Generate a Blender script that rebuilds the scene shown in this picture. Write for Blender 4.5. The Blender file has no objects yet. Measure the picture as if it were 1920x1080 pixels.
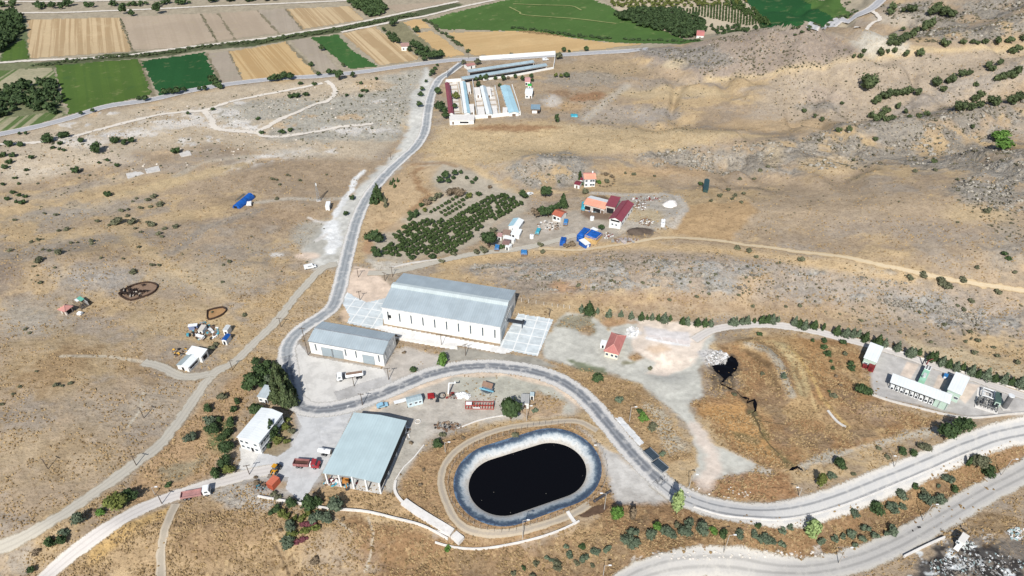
import bpy, bmesh, math, random
import numpy as np
R = math.radians
random.seed(7)
S = bpy.context.scene
COL = S.collection
# ---------------------------------------------------------------- camera model
F, PITCH, CZ = 1280.0, R(37.0), 190.0
cP, sP = math.cos(PITCH), math.sin(PITCH)
K = 0.80
def lin(c):
    c = c/255.0
    return c/12.92 if c <= 0.04045 else ((c+0.055)/1.055)**2.4
def C(r, g, b, k=K):
    return (lin(r)*k, lin(g)*k, lin(b)*k, 1.0)
def sm(a, b, x):
    t = np.clip((x-a)/(b-a), 0, 1)
    return t*t*(3-2*t)
# ---------------------------------------------------------------- value noise
def _hash(i, j, s):
    n = (i.astype(np.int64)*374761393 + j.astype(np.int64)*668265263 + s*974634777) & 0x7fffffff
    n = ((n ^ (n >> 13))*1274126177) & 0x7fffffff
    n = n ^ (n >> 16)
    return (n & 0xffff)/65535.0
def vn(x, y, s=0):
    x = np.asarray(x, float); y = np.asarray(y, float)
    i = np.floor(x); j = np.floor(y)
    u = x-i; v = y-j
    u = u*u*(3-2*u); v = v*v*(3-2*v)
    a = _hash(i, j, s); b = _hash(i+1, j, s); c = _hash(i, j+1, s); d = _hash(i+1, j+1, s)
    return (a*(1-u)+b*u)*(1-v)+(c*(1-u)+d*u)*v
def fbm(x, y, s=0, o=4):
    t = 0; a = 0.5; n = 0
    for k in range(o):
        t = t + a*vn(x*2**k+17.3*k, y*2**k-9.1*k, s+k); n += a; a *= 0.5
    return t/n
# ---------------------------------------------------------------- terrain height
def ridge(x, y, pts, sig):
    out = np.zeros_like(x)
    for (x0, y0, h0), (x1, y1, h1) in zip(pts[:-1], pts[1:]):
        dx, dy = x1-x0, y1-y0
        t = np.clip(((x-x0)*dx+(y-y0)*dy)/(dx*dx+dy*dy), 0, 1)
        d2 = (x-x0-t*dx)**2+(y-y0-t*dy)**2
        out = np.maximum(out, (h0+(h1-h0)*t)*np.exp(-d2/(2*sig*sig)))
    return out
def gau(x, y, cx, cy, sx, sy, h, rot=0):
    c, s = math.cos(rot), math.sin(rot)
    u = (x-cx)*c+(y-cy)*s; v = -(x-cx)*s+(y-cy)*c
    return h*np.exp(-u*u/(2*sx*sx)-v*v/(2*sy*sy))
def flat_xy(px, py, z=0.0):
    a = PITCH+math.atan((py-540)/F)
    D = (CZ-z)/math.tan(a)
    dep = D*cP+(CZ-z)*sP
    return ((px-960)/F*dep, D)
POND_A = flat_xy(944, 904); POND_B = flat_xy(1036, 874)
POND_R = 15.9
def pond_sd(x, y):
    dx, dy = POND_B[0]-POND_A[0], POND_B[1]-POND_A[1]
    t = np.clip(((x-POND_A[0])*dx+(y-POND_A[1])*dy)/(dx*dx+dy*dy), 0, 1)
    return np.hypot(x-POND_A[0]-t*dx, y-POND_A[1]-t*dy)-POND_R
TERR_A = [(*flat_xy(1350, 645), .2), (*flat_xy(1412, 650), 2.4), (*flat_xy(1452, 680), 2.8), (*flat_xy(1480, 740), 2.0), (*flat_xy(1490, 770), .2)]
TERR_B = [(*flat_xy(1450, 640), .2), (*flat_xy(1505, 680), 2.0), (*flat_xy(1535, 735), 2.0), (*flat_xy(1560, 790), .2)]
HWX = [-1500, -340, -265, -151, -41, 115, 300, 900]
HWY = [200, 419, 482, 531, 569, 596, 650, 760]
def farm(x, y):
    return sm(-45, 0, y-np.interp(x, HWX, HWY))*(1-sm(210, 330, x))
def H0(x, y):
    x = np.asarray(x, float); y = np.asarray(y, float)
    comp = sm(-125, -100, x)*(1-sm(95, 130, x))*sm(118, 134, y)*(1-sm(228, 250, y))
    fl = (1-farm(x, y))*(1-0.95*comp)*(1-0.93*sm(-120,-90,x)*(1-sm(0,40,x))*sm(225,240,y)*(1-sm(300,360,y))*0.6)
    z = fl*((fbm(x/70.0, y/70.0, 3, 3)-.5)*5.0+(fbm(x/19.0, y/19.0, 11, 2)-.5)*1.0*sm(-400,0,x+400))
    z = z + ridge(x, y, [(140, 570, 7), (190, 562, 21), (226, 556, 31), (256, 556, 24), (278, 560, 9)], 31)
    z = z + gau(x, y, 470, 660, 105, 85, 50)+gau(x, y, 640, 520, 120, 160, 55)
    z = z + ridge(x, y, [(185, 498, 5), (300, 520, 17), (405, 540, 24), (560, 560, 42)], 25)
    z = z + ridge(x, y, [(60, 396, 3), (110, 404, 8), (165, 400, 11), (245, 410, 14), (330, 425, 23), (480, 450, 38)], 16)
    z = z + ridge(x, y, [(250, 462, 2), (330, 478, 10), (470, 500, 26)], 13)
    z = z + gau(x, y, 18, 371, 22, 11, 7)
    z = z + gau(x, y, 330, 345, 55, 40, 20)
    gm = sm(55, 130, x)*sm(300, 350, y)*(1-farm(x, y))*(1-sm(600, 680, y)*0)
    gq = np.abs(fbm(x/46.0+.15*np.sin(y/30.0), y/80.0, 151, 3)-.5)
    z = z - gm*4.6*(1-sm(0, .14, gq)) - (1-gm)*fl*.45*(1-sm(0, .10, gq))*sm(250, 290, y)*(1-sm(-60,-10,x)*(1-sm(60,100,x)))
    st = 8.5*sm(226, 262, y)*(1-sm(300, 400, y))*sm(-15, 75, x)
    z = z + st + 6*sm(90, 220, x)*sm(205, 262, y)*(1-sm(300, 420, y))
    z = z + gau(x, y, -205, 268, 26, 15, 5, .2)+gau(x, y, -255, 255, 30, 18, 5)+gau(x, y, -190, 180, 40, 30, 4)
    u = y-(110+(x-75)*0.43)
    z = z - 8*(1-sm(3, 19, u))*sm(15, 62, x)
    z = z - 5*(1-sm(112, 128, y))*(1-sm(15, 62, x))
    z = z - gau(x, y, 62.5, 199, 6, 4, 2.2)
    z = z + ridge(x, y, TERR_A, 3.0) + ridge(x, y, TERR_B, 2.4)
    z = z - 2.8*(1-sm(-6.8, 0.5, pond_sd(x, y)))
    return z
NRM = np.array
def ray(px, py):
    a, b = (px-960)/F, -(py-540)/F
    return np.array([a, cP+b*sP, -sP+b*cP])
def at(px, py, h=0.0):
    """world point where the line of sight through a photo pixel meets the terrain (raised by h)"""
    d = ray(px, py)
    lo, hi = 60.0, 2200.0
    for it in range(3):
        t = np.linspace(lo, hi, 500 if it == 0 else 60)
        z = CZ+d[2]*t
        g = H0(d[0]*t, d[1]*t)+h
        k = np.nonzero(z <= g)[0]
        i = k[0] if len(k) else len(t)-1
        i = max(i, 1)
        lo, hi = t[i-1], t[i]
    t = (lo+hi)/2
    return (d[0]*t, d[1]*t, CZ+d[2]*t-h)
def gz(x, y):
    return float(H0(np.array([x]), np.array([y]))[0])
def mpp(x, y):
    return (y*cP+CZ*sP)/F        # metres per photo pixel at that ground point
# ---------------------------------------------------------------- object helpers
def tag(o, label=None, cat=None, group=None, kind=None):
    if label: o['label'] = label
    if cat: o['category'] = cat
    if group: o['group'] = group
    if kind: o['kind'] = kind
    return o
def empty(name, loc, rz=0.0, label=None, cat=None, group=None):
    o = bpy.data.objects.new(name, None); COL.objects.link(o)
    o.location = loc; o.rotation_euler = (0, 0, rz); o.empty_display_size = 0.5
    return tag(o, label, cat, group)
class MB:
    def __init__(s): s.v = []; s.f = []
    def poly(s, pts):
        n = len(s.v); s.v += [tuple(p) for p in pts]; s.f.append(tuple(range(n, n+len(pts)))); return s
    def box(s, c, d, rz=0, rx=0, ry=0):
        n = len(s.v)
        import mathutils
        M = mathutils.Euler((rx, ry, rz)).to_matrix()
        for sx in (-.5, .5):
            for sy in (-.5, .5):
                for sz in (-.5, .5):
                    p = M @ mathutils.Vector((sx*d[0], sy*d[1], sz*d[2]))
                    s.v.append((c[0]+p[0], c[1]+p[1], c[2]+p[2]))
        for q in ((0, 1, 3, 2), (4, 6, 7, 5), (0, 4, 5, 1), (2, 3, 7, 6), (0, 2, 6, 4), (1, 5, 7, 3)):
            s.f.append(tuple(n+i for i in q))
        return s
    def prism(s, poly, z0, z1):
        """vertical prism of a plan polygon"""
        n = len(s.v); m = len(poly)
        s.v += [(p[0], p[1], z0) for p in poly]+[(p[0], p[1], z1) for p in poly]
        s.f.append(tuple(n+i for i in range(m-1, -1, -1))); s.f.append(tuple(n+m+i for i in range(m)))
        for i in range(m):
            j = (i+1) % m; s.f.append((n+i, n+j, n+m+j, n+m+i))
        return s
    def extr(s, prof, axis, a, b):
        """profile [(t,z)...] extruded along local x (axis 0) or y (axis 1) from a to b"""
        n = len(s.v); m = len(prof)
        for q in (a, b):
            s.v += [((q, t, z) if axis == 0 else (t, q, z)) for t, z in prof]
        s.f.append(tuple(n+i for i in range(m-1, -1, -1))); s.f.append(tuple(n+m+i for i in range(m)))
        for i in range(m):
            j = (i+1) % m; s.f.append((n+i, n+j, n+m+j, n+m+i))
        return s
    def slab(s, pts, th):
        n = len(s.v); m = len(pts)
        s.v += [tuple(p) for p in pts]+[(p[0], p[1], p[2]-th) for p in pts]
        s.f.append(tuple(n+i for i in range(m))); s.f.append(tuple(n+m+i for i in range(m-1, -1, -1)))
        for i in range(m):
            j = (i+1) % m; s.f.append((n+j, n+i, n+m+i, n+m+j))
        return s
    def tube(s, p0, p1, r0, r1=None, n=8):
        import mathutils
        r1 = r0 if r1 is None else r1
        a = mathutils.Vector(p0); b = mathutils.Vector(p1); d = (b-a).normalized()
        u = d.orthogonal().normalized(); w = d.cross(u)
        k = len(s.v)
        for P, r in ((a, r0), (b, r1)):
            for i in range(n):
                t = 2*math.pi*i/n
                q = P+u*math.cos(t)*r+w*math.sin(t)*r
                s.v.append(tuple(q))
        for i in range(n):
            j = (i+1) % n; s.f.append((k+i, k+j, k+n+j, k+n+i))
        s.f.append(tuple(k+i for i in range(n-1, -1, -1))); s.f.append(tuple(k+n+i for i in range(n)))
        return s
    def ball(s, c, r, sub=1, jit=0.0, rng=random):
        bm = bmesh.new(); bmesh.ops.create_icosphere(bm, subdivisions=sub, radius=1.0)
        k = len(s.v)
        for v in bm.verts:
            j = 1+rng.uniform(-jit, jit)
            s.v.append((c[0]+v.co.x*r[0]*j, c[1]+v.co.y*r[1]*j, c[2]+v.co.z*r[2]*j))
        for f in bm.faces: s.f.append(tuple(k+v.index for v in f.verts))
        bm.free(); return s
    def build(s, name, mat, parent=None, smooth=False):
        me = bpy.data.meshes.new(name); me.from_pydata(s.v, [], s.f); me.update()
        if mat: me.materials.append(mat)
        if smooth: me.polygons.foreach_set('use_smooth', [True]*len(me.polygons))
        bm = bmesh.new(); bm.from_mesh(me); bmesh.ops.recalc_face_normals(bm, faces=bm.faces); bm.to_mesh(me); bm.free()
        o = bpy.data.objects.new(name, me); COL.objects.link(o)
        if parent: o.parent = parent
        return o
def inst(o, loc, rz=0.0, sc=(1, 1, 1), parent=None):
    c = o.copy(); COL.objects.link(c)
    c.location = loc; c.rotation_euler = (0, 0, rz); c.scale = sc
    if parent: c.parent = parent
    return c
# ---------------------------------------------------------------- materials
def newmat(name):
    m = bpy.data.materials.new(name); m.use_nodes = True
    nt = m.node_tree; nt.nodes.clear()
    out = nt.nodes.new('ShaderNodeOutputMaterial'); b = nt.nodes.new('ShaderNodeBsdfPrincipled')
    nt.links.new(b.outputs[0], out.inputs[0])
    b.inputs['Roughness'].default_value = 0.85
    b.inputs['Specular IOR Level'].default_value = 0.25
    return m, nt, b, out
def N(nt, t, **kw):
    n = nt.nodes.new(t)
    for k, v in kw.items():
        if k.startswith('i_'):
            key = k[2:]
            n.inputs[int(key) if key.isdigit() else key].default_value = v
        else: setattr(n, k, v)
    return n
def mathn(nt, op, a, b=None, c=None, clamp=False):
    n = nt.nodes.new('ShaderNodeMath'); n.operation = op; n.use_clamp = clamp
    for i, q in enumerate((a, b, c)):
        if q is None: continue
        if hasattr(q, 'is_output'): nt.links.new(q, n.inputs[i])
        else: n.inputs[i].default_value = q
    return n.outputs[0]
def mixc(nt, fac, a, b, mode='MIX'):
    n = nt.nodes.new('ShaderNodeMix'); n.data_type = 'RGBA'; n.blend_type = mode; n.clamp_result = False
    for i, q in ((0, fac), (6, a), (7, b)):
        if hasattr(q, 'is_output'): nt.links.new(q, n.inputs[i])
        else: n.inputs[i].default_value = q
    return n.outputs[2]
def noise(nt, scale, detail=3, rough=.55, coord='Object', sx=1, sy=1, sz=1, rz=0):
    tc = nt.nodes.new('ShaderNodeTexCoord'); mp = nt.nodes.new('ShaderNodeMapping')
    mp.inputs['Scale'].default_value = (sx, sy, sz); mp.inputs['Rotation'].default_value = (0, 0, rz)
    nt.links.new(tc.outputs[coord], mp.inputs[0])
    n = nt.nodes.new('ShaderNodeTexNoise'); n.inputs['Scale'].default_value = scale
    n.inputs['Detail'].default_value = detail; n.inputs['Roughness'].default_value = rough
    nt.links.new(mp.outputs[0], n.inputs['Vector'])
    return n.outputs['Fac']
def mrange(nt, v, a, b, c=0.0, d=1.0):
    n = nt.nodes.new('ShaderNodeMapRange'); n.interpolation_type = 'SMOOTHSTEP'
    nt.links.new(v, n.inputs['Value'])
    for i, q in zip((1, 2, 3, 4), (a, b, c, d)): n.inputs[i].default_value = q
    return n.outputs['Result']
_mc = {}
def pmat(name, col, rough=.8, var=.18, scale=.6, spec=.25, metal=0.0, dirt=None, dirtamt=.5):
    """plain weathered material: colour mottled by noise"""
    if name in _mc: return _mc[name]
    m, nt, b, o = newmat(name)
    n = noise(nt, scale, 4)
    f = mrange(nt, n, .3, .7)
    c = mixc(nt, f, tuple(q*(1-var) for q in col[:3])+(1,), tuple(min(.9, q*(1+var*.6)) for q in col[:3])+(1,))
    if dirt:
        n2 = noise(nt, scale*2.2, 5, .65)
        c = mixc(nt, mathn(nt, 'MULTIPLY', mrange(nt, n2, .52, .72), dirtamt), c, dirt)
    nt.links.new(c, b.inputs['Base Color'])
    b.inputs['Roughness'].default_value = rough; b.inputs['Specular IOR Level'].default_value = spec
    b.inputs['Metallic'].default_value = metal
    _mc[name] = m
    return m
def sheetmat(name, col, per=1.1, axis=0, line=.16, var=.12, rough=.45, streak=.25, streakcol=None, patch=None):
    """corrugated or tiled roofing: seams across local x (axis 0) or y (axis 1), stains running along the fall"""
    if name in _mc: return _mc[name]
    m, nt, b, o = newmat(name)
    tc = nt.nodes.new('ShaderNodeTexCoord'); sep = nt.nodes.new('ShaderNodeSeparateXYZ')
    nt.links.new(tc.outputs['Object'], sep.inputs[0])
    q = mathn(nt, 'FRACT', mathn(nt, 'DIVIDE', sep.outputs[axis], per))
    seam = mathn(nt, 'LESS_THAN', q, .22)
    s1 = noise(nt, 1.0, 4, .6, sx=(1.6 if axis == 0 else .12), sy=(.12 if axis == 0 else 1.6), sz=.1)
    s2 = noise(nt, .16, 3, .6)
    base = mixc(nt, mrange(nt, s2, .35, .65), tuple(k*(1-var) for k in col[:3])+(1,), tuple(min(.9, k*(1+var)) for k in col[:3])+(1,))
    sc = streakcol or tuple(k*.6 for k in col[:3])+(1,)
    base = mixc(nt, mathn(nt, 'MULTIPLY', mrange(nt, s1, .5, .75), streak), base, sc)
    # whole sheets a shade apart, as on a real roof
    wn = nt.nodes.new('ShaderNodeTexWhiteNoise'); wn.noise_dimensions = '1D'
    nt.links.new(mathn(nt, 'FLOOR', mathn(nt, 'DIVIDE', sep.outputs[axis], per)), wn.inputs['W'])
    base = mixc(nt, mathn(nt, 'MULTIPLY', wn.outputs['Value'], .16), base, tuple(k*.72 for k in col[:3])+(1,))
    base = mixc(nt, mathn(nt, 'MULTIPLY', seam, line), base, tuple(k*.35 for k in col[:3])+(1,))
    nt.links.new(base, b.inputs['Base Color'])
    b.inputs['Roughness'].default_value = rough
    _mc[name] = m
    return m
# ---------------------------------------------------------------- ground sheet and its soils
class _P: pass
def wpts(px): return np.array([at(*p)[:2] for p in px])
def poly_sd(x, y, P):
    d = np.full(x.shape, 1e18); inside = np.zeros(x.shape, bool)
    n = len(P)
    for i in range(n):
        x0, y0 = P[i]; x1, y1 = P[(i+1) % n]
        dx, dy = x1-x0, y1-y0
        t = np.clip(((x-x0)*dx+(y-y0)*dy)/(dx*dx+dy*dy+1e-9), 0, 1)
        d = np.minimum(d, (x-x0-t*dx)**2+(y-y0-t*dy)**2)
        c = ((y0 > y) != (y1 > y))
        with np.errstate(divide='ignore', invalid='ignore'):
            xi = (x1-x0)*(y-y0)/((y1-y0) if abs(y1-y0) > 1e-12 else 1e-12)+x0
        inside ^= c & (x < xi)
    d = np.sqrt(d)
    return np.where(inside, -d, d)
def line_d(x, y, P):
    d = np.full(x.shape, 1e18)
    for i in range(len(P)-1):
        x0, y0 = P[i]; x1, y1 = P[i+1]
        dx, dy = x1-x0, y1-y0
        t = np.clip(((x-x0)*dx+(y-y0)*dy)/(dx*dx+dy*dy+1e-9), 0, 1)
        d = np.minimum(d, (x-x0-t*dx)**2+(y-y0-t*dy)**2)
    return np.sqrt(d)
# grid whose rows and columns widen with distance
_rows = [CZ/math.tan(PITCH+math.atan((py-540)/F)) for py in np.arange(1190, -70, -1.65)]
_r = _rows[-1]
_near = list(np.arange(_rows[0]-60, _rows[0]-1, 4.0))
_far = []
while _r < 6000:
    _r *= 1.05; _far.append(_r)
GY = np.array(_near+_rows+_far)
NC = 1330
GU = np.linspace(-.90, .90, NC)
GU = np.concatenate([[-6, -3, -2, -1.5, -1.2, -1.0], GU, [1.0, 1.2, 1.5, 2, 3, 6]])
YY, UU = np.meshgrid(GY, GU, indexing='ij')
XX = UU*(YY*cP+CZ*sP)
GH = H0(XX, YY)
gx, gy = XX.ravel(), YY.ravel()
NRWS, NCLS = XX.shape
w1 = fbm(gx/55, gy/30, 21, 4); w2 = fbm(gx/22, gy/14, 33, 4); w3 = fbm(gx/7, gy/5, 45, 4); w4 = fbm(gx/2.2, gy/1.6, 52, 3)
ALB = np.zeros((gx.size, 3)); MSK = np.zeros((gx.size, 3))
def setc(w, col):
    global ALB
    ALB = ALB*(1-w[:, None])+np.array(col[:3])[None, :]*w[:, None]
TAN, GOLD, GREY = C(172, 149, 121), C(188, 160, 119), C(157, 143, 127)
ALB[:] = TAN[:3]
setc(sm(.50, .64, w1+.35*(w3-.5)), GOLD)
setc(sm(.52, .66, w2+.4*(w3-.5))*.8, GREY)
setc(sm(.56, .70, fbm(gx/35, gy/18, 77, 4))*.6, C(160, 138, 112))
MSK[:, 1] = .5
def apply(sd_fn, P, col, soft=2.0, warp=2.0, a=1.0, rock=None, tuft=None, grain=None, patch=None, pad=0):
    m = soft+warp+pad+1
    x0, y0 = P.min(0)-m; x1, y1 = P.max(0)+m
    ix = np.nonzero((gx > x0) & (gx < x1) & (gy > y0) & (gy < y1))[0]
    if not len(ix): return
    sd = sd_fn(gx[ix], gy[ix])+((w3[ix]-.5)*2.2+(w4[ix]-.5)*.9)*warp
    w = sm(soft, -soft, sd)*a
    if patch:
        s_, lo, hi = patch
        w = w*sm(lo, hi, fbm(gx[ix]/s_, gy[ix]/s_, 91, 4))
    ALB[ix] = ALB[ix]*(1-w[:, None])+np.array(col[:3])[None, :]*w[:, None]
    for k, q in enumerate((rock, tuft, grain)):
        if q is not None: MSK[ix, k] = MSK[ix, k]*(1-w)+q*w
def pg(pts, col, soft=2.0, warp=2.0, a=1.0, **kw):
    P = wpts(pts); apply(lambda x, y: poly_sd(x, y, P), P, col, soft, warp, a, **kw)
def el(cx, cy, rx, ry, col, soft=None, warp=2.0, a=1.0, rot=0, **kw):
    c, s = math.cos(R(rot)), math.sin(R(rot))
    pts = [(cx+rx*math.cos(t)*c-ry*math.sin(t)*s, cy+rx*math.cos(t)*s+ry*math.sin(t)*c) for t in np.linspace(0, 2*math.pi, 15)[:-1]]
    P = wpts(pts)
    if soft is None: soft = .25*min(np.ptp(P[:, 0]), np.ptp(P[:, 1]))
    apply(lambda x, y: poly_sd(x, y, P), P, col, soft, warp, a, **kw)
def ln(pts, width, col, soft=.6, warp=.5, a=1.0, **kw):
    P = wpts(pts); apply(lambda x, y: line_d(x, y, P)-width/2, P, col, soft, warp, a, pad=width, **kw)
ROCKG = C(162, 153, 140); ROCKD = C(132, 127, 120); LIME = C(222, 214, 204); GRAV = C(186, 180, 168)
BROWN = C(150, 118, 88); AMBER = C(172, 130, 82); PEACH = C(226, 200, 176); DKGR = C(92, 98, 66)
# ---- broad zones
HWY_PX = [(-30, 258), (60, 240), (130, 222), (200, 200), (280, 188), (350, 172), (430, 158), (520, 148), (600, 143), (680, 135), (750, 125), (830, 115), (868, 112), (960, 109), (1060, 103), (1140, 98), (1215, 92)]
pg(HWY_PX+[(1300, 78), (1500, 62), (1600, 45), (1655, 0), (1660, -60), (-80, -60), (-80, 258)], C(170, 156, 132), 1, 1, tuft=.2)
for q in ([(480, 80), (560, 67), (640, 55), (700, 43), (780, 27), (850, 10)], [(70, 124), (200, 108), (300, 101), (380, 89), (480, 80)]): ln(q, 19, C(76, 88, 56), 1.5, 2, .92)
for q in ([(225, 34), (238, 66), (249, 96)], [(377, 27), (392, 52), (407, 79)], [(409, 26), (440, 74)], [(483, 20), (523, 64)], [(536, 17), (567, 57)], [(429, 97), (459, 158)], [(535, 79), (597, 140)], [(260, 112), (288, 180)], [(388, 100), (418, 160)]): ln(q, 3.5, C(128, 118, 92), .8, 1, .9)
pg([(705, 48), (757, 40), (775, 60), (833, 106), (800, 112), (790, 110), (760, 85)], C(132, 126, 92), 1.5, 2, .9)
pg([(-20, 110), (60, 116), (100, 124), (104, 160), (124, 216), (20, 246), (-20, 250)], C(112, 118, 80), 2, 2, .9)
pg([(36, 30), (50, 36), (57, 112), (0, 116), (0, 100)], C(96, 112, 70), 1.5, 2, .9)
# left upper shrubby lime ground
pg([(0, 262), (130, 226), (290, 192), (430, 162), (600, 150), (780, 132), (800, 150), (765, 235), (700, 300), (560, 300), (420, 270), (250, 285), (110, 330), (0, 350)], C(196, 178, 152), 6, 6, .8, tuft=.5)
pg([(540, 215), (600, 185), (700, 172), (720, 140), (800, 128), (775, 200), (745, 262), (600, 265), (500, 262)], C(178, 172, 158), 5, 5, .9, rock=.45)
pg([(385, 205), (470, 190), (560, 182), (600, 190), (530, 225), (420, 232)], C(176, 170, 156), 5, 5, .85, rock=.4)
el(330, 225, 60, 16, LIME, 6, 7, .8, patch=(8, .40, .54)); el(440, 235, 50, 14, LIME, 5, 6, .8, patch=(8, .40, .54))
el(150, 265, 50, 12, LIME, 5, 6, .7, patch=(8, .40, .54)); el(700, 160, 40, 10, C(200, 170, 130), 4, 5, .6)
el(660, 245, 80, 8, LIME, 4, 5, .85, patch=(7, .38, .52)); el(50, 300, 60, 16, C(205, 185, 158), 6, 6, .6, patch=(10, .4, .6))
el(500, 300, 90, 8, LIME, 5, 5, .8, patch=(7, .40, .54), rot=-12); el(400, 213, 60, 9, LIME, 3, 6, .85, patch=(6, .36, .5)); el(250, 250, 70, 9, LIME, 4, 6, .7, patch=(7, .4, .54)); el(60, 320, 70, 14, C(206, 190, 168), 5, 6, .6, patch=(8, .42, .56)); el(190, 300, 80, 12, C(206, 188, 164), 5, 6, .6, patch=(8, .42, .56)); el(550, 290, 60, 10, C(190, 180, 165), 4, 5, .6)
for k_ in range(26):
    el(random.uniform(90, 740), random.uniform(185, 300), random.uniform(10, 34), random.uniform(3, 7), LIME if k_ % 3 else C(206, 176, 138), 2, 4, .9, patch=(5, .42, .54), rock=.3)
# left field tones
el(570, 335, 120, 40, C(158, 136, 110), 8, 6, .7); el(520, 405, 90, 22, C(168, 140, 108), 6, 6, .6)
el(430, 375, 40, 12, C(150, 128, 102), 4, 4, .5); el(330, 340, 140, 8, C(205, 178, 132), 5, 6, .7, rot=-14)
el(200, 430, 170, 10, C(200, 172, 128), 6, 8, .6, rot=-10); el(150, 395, 140, 14, C(164, 155, 142), 6, 8, .6, rot=-8)
el(120, 460, 130, 12, C(160, 150, 138), 5, 8, .6, rot=-8); el(280, 470, 60, 10, GOLD, 4, 5, .7, rot=35)
el(30, 520, 55, 32, C(140, 124, 110), 7, 6, .8); el(190, 520, 80, 26, C(160, 152, 143), 7, 5, .85, rock=.3)
el(60, 520, 22, 30, GOLD, 4, 5, .6); el(50, 600, 70, 30, C(172, 162, 146), 8, 6, .7)
el(380, 520, 110, 26, C(182, 166, 140), 8, 8, .6); el(450, 470, 80, 18, C(152, 142, 130), 6, 8, .5)
el(330, 600, 90, 30, C(200, 172, 124), 8, 10, .5); el(130, 680, 120, 50, C(190, 160, 112), 10, 12, .6)
el(110, 690, 60, 25, C(158, 122, 82), 6, 10, .5, rot=-25); el(330, 760, 100, 40, C(190, 172, 148), 8, 10, .5)
el(210, 770, 90, 40, C(172, 158, 140), 8, 10, .5); el(90, 850, 120, 50, C(186, 162, 124), 10, 10, .5)
el(120, 850, 60, 30, C(150, 124, 90), 6, 10, .4, rot=-30); el(280, 690, 60, 20, C(160, 128, 88), 4, 8, .5)
# far left washes and grey tracks
ln([(330, 330), (380, 305), (480, 292)], 4, C(190, 178, 158), 2, 2, .6)
ln([(0, 380), (120, 360), (260, 322), (340, 312)], 12, C(168, 158, 146), 5, 5, .5)
ln([(330, 470), (380, 430), (430, 410), (480, 395)], 7, C(150, 146, 140), 3, 3, .5)
ln([(215, 420), (280, 480), (350, 520), (420, 560)], 6, C(202, 174, 130), 3, 3, .6)
ln([(250, 545), (300, 500), (350, 470)], 3, GOLD, 1.5, 2, .6)
ln([(480, 380), (540, 372), (600, 374), (640, 372)], 3, C(188, 178, 162), 1.2, 1, .7)
# gravel wash beside the road
pg([(800, 128), (812, 150), (800, 215), (793, 262), (740, 320), (690, 372), (668, 412), (655, 470), (640, 500), (595, 505), (560, 470), (590, 440), (640, 385), (690, 335), (745, 285), (765, 235), (772, 180)], C(208, 204, 194), 2.5, 3, 1.0, grain=1, tuft=0)
pg([(560, 420), (610, 410), (640, 430), (640, 490), (580, 480), (545, 455)], C(176, 170, 156), 4, 4, .8)
ln([(682, 320), (664, 338), (660, 355), (645, 375), (632, 395), (624, 415), (625, 440), (620, 462)], 3.2, C(232, 230, 226), .9, 1.5, .95)
pg([(612, 415), (632, 408), (638, 430), (640, 455), (630, 478), (605, 480), (612, 455), (604, 440)], C(236, 234, 230), 1.2, 2.5, .95, rock=.2)
ln([(612, 440), (598, 448), (592, 452)], 2.2, LIME, .8, 1, .9); ln([(610, 418), (595, 415), (580, 408)], 2.5, LIME, .8, 1.5, .8)
el(520, 478, 13, 4, LIME, 1.2, 1, .9); el(576, 480, 24, 7, PEACH, 1.6, 1, .95)
# east side: gold field behind the poultry farm, brown cuts
pg([(830, 235), (1000, 230), (1180, 240), (1440, 255), (1300, 275), (1050, 290), (930, 310), (820, 300), (800, 280)], C(206, 178, 132), 6, 5, .8, tuft=.7)
el(960, 240, 90, 6, C(160, 116, 78), 4, 4, .8); el(1050, 175, 18, 6, BROWN, 3, 3, .8); el(1100, 182, 36, 8, C(158, 114, 76), 3, 3, .8, rot=-8)
el(1060, 200, 40, 10, C(190, 154, 108), 4, 4, .7); el(1035, 190, 16, 12, C(206, 196, 184), 3, 4, .8)
el(1110, 130, 110, 16, C(172, 148, 114), 6, 5, .8); el(1090, 148, 70, 14, C(160, 150, 136), 5, 4, .7, rock=.5)
el(1180, 215, 90, 18, C(166, 156, 146), 6, 5, .7); el(1250, 175, 110, 10, C(206, 180, 136), 5, 5, .7)
ln([(1175, 160), (1150, 180), (1120, 205), (1095, 225)], 6, C(190, 178, 160), 2.5, 2, .8)
# hill A
pg([(1200, 100), (1280, 86), (1400, 60), (1480, 50), (1560, 66), (1610, 95), (1590, 118), (1440, 150), (1330, 155), (1230, 120)], C(158, 141, 126), 4, 5, .95, rock=.35)
pg([(1180, 92), (1330, 85), (1380, 120), (1270, 130)], C(146, 140, 132), 5, 5, .8, rock=.9)
el(1265, 120, 22, 10, C(208, 186, 148), 3, 3, .8)
ln([(1330, 150), (1480, 130), (1590, 115), (1690, 100), (1920, 92)], 6, C(212, 184, 136), 3, 3, .85)
# spur faces
pg([(1440, 150), (1690, 110), (1920, 95), (1920, 150), (1700, 235), (1500, 245), (1400, 230)], C(178, 160, 138), 6, 6, .8, rock=.15)
el(1545, 185, 40, 22, C(170, 152, 136), 5, 5, .6, rock=.4); el(1535, 200, 45, 8, ROCKG, 4, 3, .8, rock=.8)
el(1480, 235, 130, 12, C(196, 164, 120), 6, 6, .7)
pg([(1600, 78), (1680, 60), (1700, 95), (1620, 102)], C(200, 192, 176), 4, 5, .8); el(1690, 35, 60, 12, C(190, 176, 156), 4, 4, .8)
pg([(1650, 12), (1920, -20), (1920, 75), (1780, 78), (1720, 70), (1690, 60), (1720, 35)], C(156, 147, 134), 5, 5, .95, rock=1, patch=(14, .34, .5))
ln([(1640, 240), (1700, 205), (1780, 165), (1860, 150), (1930, 120)], 10, C(160, 150, 140), 4, 5, .7, rock=.7)
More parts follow.
